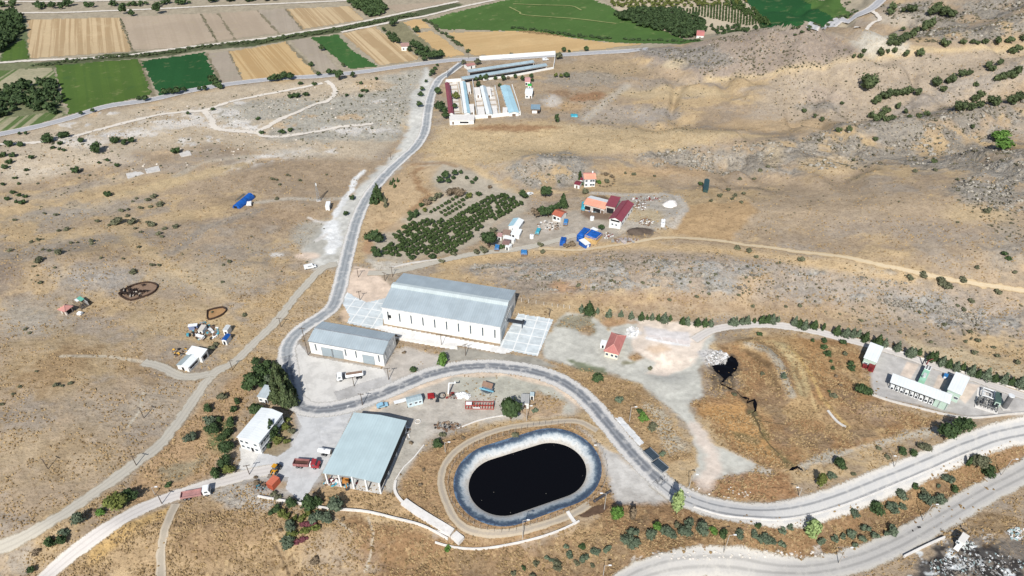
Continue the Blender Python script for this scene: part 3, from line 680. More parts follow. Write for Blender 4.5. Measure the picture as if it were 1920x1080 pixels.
ribbon('highway', HWY_PX, 9.5, hwm, 'straight grey highway between the green fields and the dry hillside', jit=.3, step=4)
ribbon('highway', [(1522, 57), (1560, 47), (1600, 35), (1632, 19), (1660, -4), (1700, -30)], 10, hwm, 'grey highway curving behind the far hill beside the green field', jit=.3, step=5, off=1.0)
ribbon('dirt_track', [(632, 496), (612, 500), (592, 515), (555, 556), (520, 600), (480, 640), (440, 678), (402, 700), (370, 740), (332, 795), (298, 836), (240, 880), (170, 930), (100, 975), (40, 1010), (-30, 1040)], 5.0, dirt, 'wide grey dirt track running diagonally down the left hillside', 'track', jit=.5)
ribbon('gravel_road', [(520, 880), (470, 888), (440, 897), (402, 906), (360, 920), (310, 936), (260, 957), (210, 985), (160, 1020), (120, 1052), (82, 1084), (40, 1120)], 5.2, pale, 'pale pinkish gravel road curving from the yard to the lower left corner', jit=.3)
ribbon('gravel_road', [(1150, 1110), (1190, 1082), (1240, 1064), (1300, 1054), (1380, 1056), (1440, 1066), (1520, 1068), (1600, 1052), (1680, 1020), (1740, 987), (1800, 952), (1860, 917), (1920, 886), (1980, 850)], 8.6, roadmat('grey_gravel', C(186, 183, 178), C(198, 194, 186), C(190, 180, 162), .6, C(154, 152, 148), .45), 'broad pale gravel road across the lower right corner', jit=.8)
ribbon('gravel_road', [(1300, 638), (1340, 618), (1400, 610), (1460, 611), (1520, 620), (1580, 635), (1640, 650), (1700, 668), (1760, 690), (1830, 712), (1900, 737), (1960, 760)], 4.6, pale, 'gravel road along the conifer row to the small plant', jit=.3)
ribbon('dirt_track', [(690, 512), (720, 512), (760, 506), (800, 496), (860, 482), (920, 473), (980, 466), (1040, 452), (1080, 440)], 4.6, dirt, 'dirt track below the orchard to the farmstead', 'track')
ribbon('dirt_track', [(1010, 466), (1100, 468), (1180, 456), (1260, 446), (1340, 451), (1420, 462), (1500, 473), (1580, 482), (1660, 499), (1740, 516), (1820, 531), (1940, 550)], 3.2, faint, 'faint dirt track across the slope right of the farmstead', 'track', jit=.6)
ribbon('dirt_track', [(-20, 272), (110, 262), (200, 240), (280, 220), (345, 210), (385, 207), (420, 195), (480, 181), (560, 166), (605, 156)], 4.2, lime, 'white lime track along the scrubby slope below the highway', 'track', jit=1.0)
ribbon('dirt_track', [(612, 152), (624, 162), (628, 176), (614, 190), (590, 196), (560, 210), (530, 222), (505, 236), (482, 250), (520, 257), (600, 246), (700, 232)], 4.6, lime, 'white lime track zigzagging down from the highway', 'track', jit=1.0)
ribbon('dirt_track', [(384, 208), (396, 225), (404, 240), (440, 246), (482, 250)], 6, lime, 'white lime track linking two lime tracks', 'track', jit=1.4)
ribbon('dirt_track', [(268, 680), (300, 688), (340, 706), (372, 706), (402, 700)], 5.0, dirt, 'short dirt spur curving to the two white farm sheds', 'track', jit=.5)
ribbon('ring_track', [(1120, 808), (1080, 790), (1020, 794), (960, 801), (910, 815), (868, 836), (840, 862), (828, 890), (828, 915), (838, 945), (852, 972), (872, 990), (905, 1000), (950, 1000), (1000, 990), (1050, 974), (1082, 960), (1105, 946)], 2.9, roadmat('ring_dirt', C(168, 157, 142), C(188, 174, 152), C(182, 154, 116), .34, None, .35), 'narrow gravel track circling the black pond', 'track', jit=.25)
ribbon('dirt_track', [(300, 1100), (302, 1040), (312, 985), (330, 945)], 3.2, roadmat('grey_ruts', C(168, 158, 142), C(186, 174, 156), C(176, 152, 116), .5, None, .4), 'short grey track dropping from the gravel road at the bottom left', 'track', jit=.5)
for pts, lb in (([(-20, 4), (120, 3), (300, 0), (420, -4)], 'white farm track along the top left edge'),
                ([(-20, 25), (110, 24), (200, 21), (300, 17), (400, 12), (480, 9), (600, 4), (720, -2)], 'white farm track above the stubble fields'),
                ([(-20, 120), (60, 114), (160, 110), (240, 104), (290, 97), (370, 87), (440, 79), (500, 72), (560, 62), (640, 49), (700, 37), (760, 24), (860, 3)], 'pale farm track beside the tree lined canal'),
                ([(640, 61), (700, 49), (760, 37), (800, 30), (860, 15), (930, 0), (980, -10)], 'pale farm track beside the large green field')):
    ribbon('farm_track', pts, 5.5, lime, lb, 'track', jit=.9, step=5, off=.2)
ribbon('service_lane', [(1632, 20), (1646, 32), (1648, 40), (1630, 50), (1604, 54)], 4, lime, 'thin pale loop lane below the highway at the upper right', 'track', jit=.5, step=3, off=.8)
# ---------------------------------------------------------------- fields
def cropmat(name, c1, c2, period=6.0, ang=0.0, amt=.6, c3=None, blot=None, bl=.5):
    m, nt, b, o = newmat(name)
    tc = nt.nodes.new('ShaderNodeTexCoord'); mp = nt.nodes.new('ShaderNodeMapping'); mp.inputs['Rotation'].default_value = (0, 0, ang)
    nt.links.new(tc.outputs['Object'], mp.inputs[0])
    mp2 = nt.nodes.new('ShaderNodeMapping'); mp2.inputs['Scale'].default_value = (1.0/period, .0025, 1); nt.links.new(mp.outputs[0], mp2.inputs[0])
    n = nt.nodes.new('ShaderNodeTexNoise'); n.inputs['Scale'].default_value = 1.0; n.inputs['Detail'].default_value = 4; n.inputs['Roughness'].default_value = .65
    nt.links.new(mp2.outputs[0], n.inputs['Vector'])
    c = mixc(nt, mathn(nt, 'MULTIPLY', mrange(nt, n.outputs['Fac'], .46, .54), amt), c1, c2)
    n2 = noise(nt, .035, 5, .6)
    if blot: c = mixc(nt, mathn(nt, 'MULTIPLY', mrange(nt, n2, .54, .70), bl*.7), c, blot)
    n3 = noise(nt, .35, 4, .6)
    c = mixc(nt, mathn(nt, 'MULTIPLY', mrange(nt, n3, .4, .65), .22), c, tuple(q*.72 for q in c1[:3])+(1,))
    n5 = noise(nt, .011, 4, .6); n6 = noise(nt, .09, 5, .7)
    c = mixc(nt, mathn(nt, 'MULTIPLY', mrange(nt, n5, .42, .6), .28), c, tuple(q*.66 for q in c1[:3])+(1,))
    c = mixc(nt, mathn(nt, 'MULTIPLY', mrange(nt, n6, .56, .72), .3), c, C(176, 164, 122))
    nt.links.new(c, b.inputs['Base Color']); b.inputs['Roughness'].default_value = .95; b.inputs['Specular IOR Level'].default_value = .05
    return m
stub = cropmat('stubble', C(200, 177, 141), C(164, 138, 103), 3.8, -.47, .8, blot=C(214, 192, 156))
stub2 = cropmat('stubble_gold', C(200, 172, 128), C(172, 140, 96), 3.8, -.52, .75, blot=C(210, 180, 136))
plough = cropmat('ploughed_soil', C(178, 162, 142), C(168, 152, 132), 6, -.47, .5, blot=C(184, 170, 152))
plough2 = cropmat('grey_soil', C(170, 158, 142), C(160, 148, 132), 5, -.3, .5, blot=C(160, 158, 138))
gold = cropmat('gold_field', C(202, 172, 126), C(188, 156, 110), 9, 1.2, .5, blot=C(214, 188, 142))
gr1 = cropmat('olive_crop', C(84, 108, 52), C(72, 96, 50), 5, -.5, .4, blot=C(60, 90, 56), bl=.7)
gr2 = cropmat('deep_green_crop', C(42, 84, 48), C(46, 90, 52), 5, -.3, .4, blot=C(48, 100, 54), bl=.4)
gr3 = cropmat('green_crop', C(64, 100, 54), C(74, 108, 60), 7, -.3, .4, blot=C(88, 118, 62), bl=.4)
gr4 = cropmat('bright_crop', C(78, 106, 56), C(86, 114, 62), 8, .6, .4, blot=C(92, 128, 62), bl=.4)
rowm = cropmat('vegetable_rows', C(92, 112, 66), C(176, 166, 140), 5.0, -.06, .9)
orch = cropmat('orchard_soil', C(196, 182, 158), C(180, 168, 144), 4.0, .5, .5)
FIELDS = [
 ('stubble_field', [(52, 37), (222, 33), (247, 96), (56, 110)], stub, 'striped golden stubble field at the far left'),
 ('ploughed_field', [(227, 32), (374, 26), (404, 77), (330, 90), (250, 94)], plough, 'bare grey tan ploughed field right of the striped stubble'),
 ('ploughed_field', [(379, 26), (407, 25), (438, 73), (409, 77)], plough, 'narrow bare strip field between two ploughed fields'),
 ('ploughed_field', [(411, 24), (480, 20), (521, 63), (443, 72)], plough, 'bare tan field left of the grey strip field'),
 ('ploughed_field', [(485, 19), (534, 17), (565, 57), (525, 63)], plough2, 'grey bare strip beside the gold stubble at the top'),
 ('stubble_field', [(537, 17), (655, 12), (683, 37), (568, 55)], stub, 'striped gold stubble field left of the dark grove'),
 ('ploughed_field', [(716, 11), (838, 3), (850, 3), (746, 23)], plough, 'thin pale field at the top beside the dark grove'),
 ('crop_field', [(102, 123), (258, 110), (284, 178), (128, 215)], gr1, 'olive green crop field above the highway'),
 ('crop_field', [(265, 115), (383, 99), (414, 160), (340, 176), (300, 182)], gr2, 'deep green crop field with a pale worn patch'),
 ('ploughed_field', [(390, 100), (427, 96), (458, 157), (420, 162)], plough2, 'small brown bare plot between green crop and gold stubble'),
 ('stubble_field', [(431, 97), (533, 79), (592, 140), (458, 157)], stub2, 'amber striped stubble field above the highway'),
 ('ploughed_field', [(546, 76), (582, 71), (634, 130), (600, 137)], plough2, 'grey plot between amber stubble and the green strip'),
 ('crop_field', [(583, 71), (633, 65), (662, 95), (706, 124), (658, 130)], gr3, 'long narrow green strip field above the highway'),
 ('stubble_field', [(641, 63), (703, 50), (790, 112), (712, 123)], stub, 'tan stubble field left of the garden house'),
 ('gold_field', [(756, 42), (789, 35), (806, 52), (778, 56)], gold, 'tiny gold plot at the corner of the big green field'),
 ('gold_field', [(779, 62), (810, 58), (873, 104), (834, 108)], gold, 'gold plot right of the garden house'),
 ('crop_field', [(800, 40), (850, 24), (960, -2), (1100, -4), (1145, 12), (1162, 24), (1250, 60), (1320, 76), (1080, 72), (960, 58), (830, 55)], gr4, 'large bright green field with pale path lines'),
 ('gold_field', [(836, 61), (1000, 58), (1100, 76), (1208, 82), (1140, 91), (960, 103), (888, 104)], gold, 'long golden field between the green field and the highway'),
 ('crop_field', [(1390, -6), (1570, -6), (1600, 24), (1560, 41), (1500, 54), (1460, 52), (1412, 18)], gr2, 'dark green field at the top right beside the highway'),
 ('crop_field', [(1490, -6), (1570, -6), (1600, 24), (1566, 38)], gr4, 'bright green corner of the top right field'),
 ('crop_field', [(8, 92), (44, 74), (54, 110), (2, 114)], gr1, 'small green plot at the left edge'),
 ('vegetable_plot', [(-10, 134), (100, 126), (108, 160), (-10, 168)], rowm, 'striped vegetable rows at the left edge'),
 ('vegetable_plot', [(-10, 222), (40, 218), (110, 208), (122, 216), (30, 246), (-10, 252)], rowm, 'striped vegetable rows beside the highway at the left edge'),
 ('orchard_ground', [(1140, -6), (1385, -6), (1450, 48), (1400, 57), (1320, 66), (1200, 50), (1160, 24)], orch, 'pale tilled soil of the far orchard'),
]
for nm, pts, mt, lb in FIELDS:
    sheet(nm, pts, mt, lb, off=.22 if lb.startswith('bright green corner') else .14, cat='field', warp=2.2)

for q, lb in (([(962, 8), (1010, 10), (1070, 12), (1090, 20)], 'upper pale footpath across the big green field'), ([(955, 14), (975, 24), (985, 29), (1080, 36), (1155, 45)], 'lower pale footpath across the big green field')):
    ribbon('footpath', q, 2.2, roadmat('footpath_soil', C(150, 152, 104), C(128, 138, 84), C(104, 128, 66), .5, None, .4), lb, 'path', jit=.8, step=4, off=.32)
# ---------------------------------------------------------------- building kit
class Bd: pass
def frame4(FL, FR, BR, BL, h):
    p = [np.array(at(q[0], q[1], h)) for q in (FL, FR, BR, BL)]
    u = (p[1]-p[0])[:2]+(p[2]-p[3])[:2]; v = (p[3]-p[0])[:2]+(p[2]-p[1])[:2]
    if np.linalg.norm(v) > np.linalg.norm(u): u = np.array([v[1], -v[0]])
    u = u/np.linalg.norm(u); v = np.array([-u[1], u[0]])
    L = (np.dot((p[1]-p[0])[:2], u)+np.dot((p[2]-p[3])[:2], u))/2
    W = (np.dot((p[3]-p[0])[:2], v)+np.dot((p[2]-p[1])[:2], v))/2
    c = sum(q[:2] for q in p)/4
    return c, math.atan2(u[1], u[0]), L, W, float(np.mean([q[2] for q in p]))
white_wall = pmat('white_wall', C(236, 236, 232), .6, .06, .25, dirt=C(196, 190, 180), dirtamt=.35)
cream_wall = pmat('cream_wall', C(236, 226, 200), .7, .08, .4)
mint_wall = pmat('mint_wall', C(184, 206, 192), .6, .08, .5)
grey_wall = pmat('grey_wall', C(178, 178, 176), .8, .12, .5, dirt=C(150, 146, 140))
block_wall = pmat('block_wall', C(206, 196, 186), .85, .15, .8, dirt=C(160, 148, 136))
dark_in = pmat('dark_interior', C(40, 40, 42), .8, .3, .6)
glass = pmat('dark_glass', C(88, 98, 106), .25, .2, 1.2, spec=.5)
shutter = sheetmat('roller_shutter', C(160, 172, 178), .5, 2, .12, .06, .5, .1)
steel = pmat('galvanised_steel', C(168, 172, 176), .45, .15, 1.0, spec=.4, metal=.3)
conc = pmat('concrete', C(206, 202, 196), .9, .1, .5, dirt=C(168, 162, 154), dirtamt=.5)
conc_w = pmat('pale_concrete', C(226, 222, 216), .9, .08, .4, dirt=C(190, 182, 172), dirtamt=.5)
roof_grey = sheetmat('grey_sheet_roof', C(168, 180, 186), 1.0, 0, .16, .07, .4, .35, C(186, 192, 192))
roof_blue = sheetmat('pale_blue_roof', C(186, 204, 207), 1.0, 0, .10, .05, .45, .2, C(160, 184, 190))
roof_lb = sheetmat('light_blue_roof', C(168, 204, 216), 1.0, 1, .1, .08, .45, .3, C(196, 218, 224))
roof_white = sheetmat('white_sheet_roof', C(232, 236, 236), 1.0, 0, .08, .04, .45, .2, C(204, 208, 208))
roof_white_y = sheetmat('white_sheet_roof_across', C(232, 236, 236), 1.0, 1, .08, .04, .45, .2, C(204, 208, 208))
roof_red = sheetmat('red_tile_roof', C(186, 122, 114), .7, 0, .12, .10, .7, .3, C(150, 86, 80))
roof_orange = sheetmat('orange_tile_roof', C(228, 162, 136), .7, 0, .12, .10, .7, .3, C(196, 116, 90))
roof_maroon = sheetmat('maroon_sheet_roof', C(124, 56, 66), 1.0, 0, .16, .06, .5, .2, C(140, 74, 82))
roof_maroon_y = sheetmat('maroon_sheet_roof_across', C(138, 70, 80), 1.0, 1, .16, .06, .5, .2, C(150, 88, 94))
roof_brown = sheetmat('old_brown_roof', C(150, 126, 112), .8, 0, .2, .12, .8, .4, C(120, 100, 90))
roof_dark = sheetmat('dark_ribbed_deck', C(62, 74, 84), .8, 0, .4, .12, .5, .3, C(96, 106, 112))
tarp_blue = pmat('blue_tarpaulin', C(28, 92, 176), .45, .35, .5, spec=.4)
tarp_lblue = pmat('faded_blue_tarpaulin', C(60, 130, 190), .5, .25, .5, spec=.4)
tarp_teal = pmat('teal_tarpaulin', C(70, 170, 190), .5, .25, .6, spec=.4)
straw = pmat('straw', C(206, 172, 116), .95, .2, .7, dirt=C(170, 134, 86))
red_paint = pmat('red_paint', C(132, 50, 52), .5, .2, .6)
timber = pmat('weathered_timber', C(126, 108, 92), .9, .2, .8)
whitep = pmat('white_paint', C(236, 238, 238), .45, .05, .6)
rubber = pmat('rubber', C(38, 38, 38), .9, .2, 1)
def building(name, label, cat, FL, FR, BR, BL, h, kind='gx', rise=1.2, wall=None, roof=None, oh=.3, th=.14, group=None, roof2=None, found=1.6, walls=True, wallh=None, cap=None):
    c, rz, L, W, z = frame4(FL, FR, BR, BL, h)
    b = Bd(); b.L, b.W, b.h, b.oh = L, W, h, oh
    b.root = empty(name, (c[0], c[1], z), rz, label, cat, group)
    wall = wall or white_wall
    l, w = L/2-oh, W/2-oh
    b.l, b.w = l, w
    wh = wallh or h
    if walls:
        m = MB()
        if kind == 'gx':
            k = rise*(w/(W/2)); m.extr([(-w, -found), (w, -found), (w, h-.03), (0, h+k-.03), (-w, h-.03)], 0, -l, l)
        elif kind == 'gy':
            k = rise*(l/(L/2)); m.extr([(-l, -found), (l, -found), (l, h-.03), (0, h+k-.03), (-l, h-.03)], 1, -w, w)
        elif kind == 'mono':
            m.extr([(-w, -found), (w, -found), (w, h+rise-.05), (-w, h-.05)], 0, -l, l)
        else:
            m.box((0, 0, (h-found-.03)/2), (2*l, 2*w, h+found-.03))
        b.wall = m.build('wall', wall, b.root)
    A, B_ = L/2, W/2
    if kind == 'gx':
        s1 = [(-A, -B_, h), (A, -B_, h), (A, 0, h+rise), (-A, 0, h+rise)]
        s2 = [(-A, 0, h+rise), (A, 0, h+rise), (A, B_, h), (-A, B_, h)]
    elif kind == 'gy':
        s1 = [(-A, -B_, h), (0, -B_, h+rise), (0, B_, h+rise), (-A, B_, h)]
        s2 = [(0, -B_, h+rise), (A, -B_, h), (A, B_, h), (0, B_, h+rise)]
    if kind in ('gx', 'gy'):
        if roof2:
            MB().slab([(p[0], p[1], p[2]+th) for p in s1], th).build('roof_slope', roof, b.root)
            MB().slab([(p[0], p[1], p[2]+th) for p in s2], th).build('roof_slope', roof2, b.root)
        else:
            m = MB(); a = A; 
            if kind == 'gx': m.extr([(-B_, h), (0, h+rise), (B_, h), (B_, h+th), (0, h+rise+th), (-B_, h+th)], 0, -A, A)
            else: m.extr([(-A, h), (0, h+rise), (A, h), (A, h+th), (0, h+rise+th), (-A, h+th)], 1, -B_, B_)
            b.roof = m.build('roof', roof, b.root)
        if cap:
            m = MB()
            if kind == 'gx': m.box((0, 0, h+rise+th+.03), (L, .5, .12))
            else: m.box((0, 0, h+rise+th+.03), (.5, W, .12))
            m.build('ridge_cap', cap, b.root)
    elif kind == 'mono':
        b.roof = MB().slab([(-A, -B_, h+th), (A, -B_, h+th), (A, B_, h+rise+th), (-A, B_, h+rise+th)], th).build('roof', roof, b.root)
    elif kind == 'flat':
        b.roof = MB().slab([(-A, -B_, h+th), (A, -B_, h+th), (A, B_, h+th), (-A, B_, h+th)], th).build('roof', roof, b.root)
    elif kind == 'hip':
        m = MB(); n = len(m.v)
        t = .14
        if L >= W: r = [(-A+B_, 0), (A-B_, 0)]
        else: r = [(0, -B_+A), (0, B_-A)]
        m.v = [(-A, -B_, h), (A, -B_, h), (A, B_, h), (-A, B_, h), (r[0][0], r[0][1], h+rise), (r[1][0], r[1][1], h+rise), (-A, -B_, h-t), (A, -B_, h-t), (A, B_, h-t), (-A, B_, h-t)]
        if L >= W: m.f = [(0, 1, 5, 4), (1, 2, 5), (2, 3, 4, 5), (3, 0, 4)]
        else: m.f = [(0, 1, 4), (1, 2, 5, 4), (2, 3, 5), (3, 0, 4, 5)]
        m.f += [(0, 6, 7, 1), (1, 7, 8, 2), (2, 8, 9, 3), (3, 9, 6, 0), (6, 9, 8, 7)]
        b.roof = m.build('roof', roof, b.root)
        if cap:
            m = MB(); v = [mathutils.Vector(q) for q in b.roof.data.vertices[0:0]] if False else None
            cs = [(-A, -B_, h), (A, -B_, h), (A, B_, h), (-A, B_, h)]
            r0, r1 = (r[0][0], r[0][1], h+rise), (r[1][0], r[1][1], h+rise)
            ends = [r0, r1, r1, r0] if L >= W else [r0, r0, r1, r1]
            for q, e in zip(cs, ends): m.tube((q[0], q[1], q[2]+.04), (e[0], e[1], e[2]+.04), .14, n=5)
            m.tube(r0, r1, .16, n=5); m.build('ridge_cap', cap, b.root)
    return b
import mathutils
def feat(b, side, t, z, w, h, mat, name='window', frame=None, d=.10, out=.0, base=None):
    """window or door on a side of the building; t along the wall from its middle, z centre height"""
    m = MB()
    if side in 'fb':
        y = (-b.w if side == 'f' else b.w); s = -1 if side == 'f' else 1
        m.box((t, y+s*(d/2-.03+out), z), (w, d, h)); f = MB(); k = .12
        if frame:
            yy = y+s*(d/2-.02+out)
            for xx, zz, ww, hh in ((t-w/2-k/2, z, k, h+2*k), (t+w/2+k/2, z, k, h+2*k), (t, z+h/2+k/2, w, k), (t, z-h/2-k/2, w, k)): f.box((xx, yy, zz), (ww, d+.04, hh))
    else:
        x = (-b.l if side == 'l' else b.l); s = -1 if side == 'l' else 1
        m.box((x+s*(d/2-.03+out), t, z), (d, w, h)); f = MB(); k = .12
        if frame:
            xx = x+s*(d/2-.02+out)
            for yy, zz, ww, hh in ((t-w/2-k/2, z, k, h+2*k), (t+w/2+k/2, z, k, h+2*k), (t, z+h/2+k/2, w, k), (t, z-h/2-k/2, w, k)): f.box((xx, yy, zz), (d+.04, ww, hh))
    o = m.build(name, mat, b.root)
    if frame: f.build('frame', frame, o)
    return o
# ---------------------------------------------------------------- large white warehouse
b = building('warehouse', 'large white warehouse with grey sheet roof stepped along the ridge and ten slit windows', 'warehouse', (713, 577), (936, 613), (970, 545), (758, 513), 9.2, 'gx', 2.4, roof=roof_grey, oh=.25, roof2=roof_grey, found=1.0)
for i in range(10):
    feat(b, 'f', -b.l+b.L*(.047+.1*i), 5.2, .62, 4.6, glass, frame=white_wall)
feat(b, 'f', -b.l+b.L*.060, 5.0, 1.2, 1.3, dark_in, 'vent_box', d=.5)
m = MB()
m.extr([(-1.2, b.h+2.2), (1.7, b.h+2.25), (1.7, b.h+3.05), (-.05, b.h+3.25), (-1.2, b.h+2.85)], 0, -b.L/2, b.L/2); m.build('roof_lantern', sheetmat('translucent_sheet', C(196, 206, 206), .9, 0, .12, .06, .4, .3, C(224, 228, 226)), b.root)
for i in range(5): MB().box((-b.l+b.L*(.19+.2*i)-.4, -b.w-.02, 4.3), (.16, .1, 8.6)).build('downpipe', pmat('pale_grey_trim', C(206, 208, 208)), b.root)
MB().box((0, -b.W/2+.02, b.h+.06), (b.L+.1, .3, .22)).build('gutter', pmat('pale_grey_trim', C(206, 208, 208)), b.root)
for t in (-.33, .28): feat(b, 'r', b.w*2*t, 2.4, 4.6, 4.6, shutter, 'roller_door', frame=steel)
feat(b, 'r', b.w*.04, 6.2, 9, 1.0, glass, frame=white_wall)
# the steel loading canopy sticking out of the right gable
m = MB(); x0 = b.l
m.box((x0+3.6, -.8, 3.5), (7.2, 1.7, .5)).box((x0+6.4, -.8, 1.6), (.3, .3, 3.4)).box((x0+6.9, -.8, 4.0), (.9, 2.0, .6)); m.build('conveyor', pmat('dark_steel', C(58, 62, 68), .6), b.root)
BW = b
# ---------------------------------------------------------------- smaller warehouse
b = building('small_warehouse', 'smaller white warehouse with grey roof and three grey roller doors beside the tanker truck', 'warehouse', (576, 641), (716, 664), (744, 628), (605, 602), 6.6, 'gx', 1.7, roof=roof_grey, oh=.25, cap=steel, found=1.0)
for t in (.235, .37, .785): feat(b, 'f', -b.l+b.L*t, 2.25, 4.9, 4.5, shutter, 'roller_door', frame=steel)
for t in (.085, .485, .625, .925): feat(b, 'f', -b.l+b.L*t, 4.0, .6, 3.6, glass, frame=white_wall)
for t in (-.3, .05, .35): feat(b, 'r', b.W*t, 4.2, .6, 3.0, glass, frame=white_wall)
MB().box((0, -b.W/2+.02, b.h+.06), (b.L+.1, .3, .22)).build('gutter', steel, b.root)
feat(b, 'r', 0, .9, b.W*.8, .8, grey_wall, 'plinth', d=.12)
# ---------------------------------------------------------------- open shed
b = building('open_shed', 'open sided shed with big pale blue sheet roof standing on white columns', 'shed', (605, 887), (712, 907), (764, 787), (662, 776), 6.2, 'gy', .9, roof=roof_blue, walls=False, oh=.3, th=.18)
m = MB()
for i in range(5):
    x = -b.l+.4+(2*b.l-.8)*i/4
    for y in (-b.w+.4, b.w-.4): 
        c = MB().box((x, y, 2.6), (.55, .55, 7.2)); c.build('column', whitep, b.root)
for y in (-b.w*.4, b.w*.2):
    for x in (-b.l+.4, b.l-.4): MB().box((x, y, 2.6), (.5, .5, 7.2)).build('column', whitep, b.root)
m = MB().box((b.l-.15, 0, 4.1), (.2, 2*b.w-1.2, 3.6)); m.build('side_cladding', pmat('shade_toned_cladding', C(52, 54, 58)), b.root)  # side wall's shade and shadow put into its near-black colour
for k in (-1, 1): MB().box((0, k*(b.w-.4), 5.6), (2*b.l, .25, .7)).build('truss_beam', steel, b.root)
MB().box((0, b.w-.12, 2.6), (2*b.l-1, .2, 5.8)).build('rear_wall', grey_wall, b.root)
SH = b
MB().box((0, 0, .03), (2*b.l, 2*b.w, .12)).build('floor_slab', conc, b.root)
# ---------------------------------------------------------------- office block
b = building('office_building', 'two storey white office block with plain white sheet roof among green trees', 'building', (443, 821), (485, 832), (531, 776), (490, 764), 5.8, 'gy', .9, roof=roof_white_y, oh=.3)
for t in (-.33, -.1, .28):
    for z in (1.6, 4.2): feat(b, 'f', b.L*t, z, 1.2, 1.1, glass, frame=whitep)
feat(b, 'f', b.L*.08, 1.1, 1.1, 2.2, dark_in, 'door', frame=whitep)
for i in range(8):
    for z in (1.6, 4.2): feat(b, 'r', -b.w+b.W*(.09+.115*i), z, 1.5, 1.1, glass, frame=whitep)
feat(b, 'r', -b.W*.1, .3, b.W*.7, .6, grey_wall, 'plinth')
b = building('hut', 'small white hut with pale grey roof hidden among conifers', 'hut', (480, 742), (501, 749.5), (512, 727), (500, 722), 3.0, 'mono', .4, roof=sheetmat('pale_grey_roof', C(186, 196, 200), 1, 0, .1), oh=.25)
feat(b, 'f', -.8, 1.5, 1.1, 1.0, glass, frame=whitep); feat(b, 'f', 1.4, 1.0, .9, 2.0, dark_in, 'door', frame=whitep)
# ---------------------------------------------------------------- hipped house
b = building('house', 'single cream house with red hipped roof standing on pale gravel', 'house', (1131.5, 659), (1160.7, 664.5), (1175, 629.5), (1146, 623), 3.3, 'hip', 2.0, wall=cream_wall, roof=roof_red, oh=.55, cap=pmat('ridge_tile', C(206, 150, 140)))
for t in (-.28, .05, .32): feat(b, 'f', b.L*t, 1.6, 1.1, 1.2, glass, frame=whitep)
feat(b, 'l', -b.w*.4, 1.2, 1.0, 2.1, timber, 'door', frame=whitep); feat(b, 'l', b.w*.3, 1.6, 1.2, 1.1, glass, frame=whitep)
b2 = building('lean_to', 'low white flat roofed box against the red hipped house', 'shed', (1125, 646), (1136, 648), (1139, 639), (1128, 637), 2.0, 'flat', 0, roof=whitep, oh=.1); feat(b2, 'f', 0, 1, .8, 1.6, dark_in, 'door', frame=whitep)
# ---------------------------------------------------------------- ribbed decks by the road
for q, lb in ((((1206, 847.5), (1223, 864), (1237, 856.5), (1219, 839.5)), 'dark ribbed deck at the end of the white concrete strip'), (((1222, 869.5), (1242, 887), (1254, 877), (1234, 860)), 'dark ribbed deck nearer the road junction')):
    b = building('ribbed_deck', lb, 'deck', *q, 1.3, 'flat', 0, wall=grey_wall, roof=roof_dark, oh=.12, th=.2, group=None)
    m = MB()
    for k in (-1, 1): m.box((0, k*(b.W/2-.1), b.h+.32), (b.L, .16, .22))
    m.build('side_rail', steel, b.root)
# ---------------------------------------------------------------- plant at the right
b = building('plant_shed', 'white roofed mint shed at the left end of the plant yard', 'shed', (1619, 672.5), (1644, 679), (1657.5, 651), (1630, 645), 4.0, 'mono', .5, wall=mint_wall, roof=roof_white, oh=.3)
feat(b, 'f', -b.L*.2, 1.4, 1.4, 1.3, glass, frame=whitep); feat(b, 'f', b.L*.2, 1.1, 1.2, 2.2, dark_in, 'door', frame=whitep); feat(b, 'r', 0, 1.5, 2.0, 1.2, glass, frame=whitep)
b = building('container', 'dark red container in front of the mint shed', 'container', (1629, 687), (1640, 690), (1643, 683), (1631, 680), 2.4, 'flat', 0, wall=red_paint, roof=red_paint, oh=.03, found=.3, th=.08)
feat(b, 'f', 0, 1.2, .9, 1.9, pmat('dark_red', C(104, 30, 36)), 'door', frame=red_paint)
b = building('container', 'low dark red box left of the dark red container', 'container', (1617, 685.5), (1629, 688), (1630, 683), (1618, 681), 1.2, 'flat', 0, wall=red_paint, roof=red_paint, oh=.03, found=.4, th=.08)
MB().box((0, -b.w-.06, .6), (b.L*.5, .1, .8)).build('hatch', pmat('dark_red', C(104, 30, 36)), b.root)
b = building('canopy_shed', 'long white roofed canopy open at the front over a row of white machines', 'canopy', (1668, 716), (1779, 758.5), (1785, 743.5), (1675, 700), 3.6, 'mono', .35, roof=roof_white, oh=.3, walls=False)
for i in range(9):
    x = -b.l+.3+(2*b.l-.6)*i/8
    MB().box((x, -b.w+.2, 1.4), (.22, .22, 4.4)).build('column', steel, b.root)
MB().box((0, b.w-.2, 1.5), (2*b.l, .15, 4.2)).build('rear_wall', mint_wall, b.root)
MB().box((b.l-2.2, 0, 1.3), (4.4, 2*b.w-.5, 4.0)).build('end_room', mint_wall, b.root)
CP = b
b = building('plant_hall', 'white roofed mint hall between the long canopy and the pipe skid', 'hall', (1776, 729.5), (1802.5, 744), (1818, 709), (1792.5, 697.5), 4.2, 'mono', .4, wall=mint_wall, roof=roof_white, oh=.3)
feat(b, 'f', -b.L*.2, 1.6, 1.6, 2.6, shutter, 'roller_door', frame=whitep); feat(b, 'f', b.L*.25, 1.8, 1.4, 1.0, glass, frame=whitep); feat(b, 'r', -b.w*.3, 1.8, 2, 1, glass, frame=whitep)
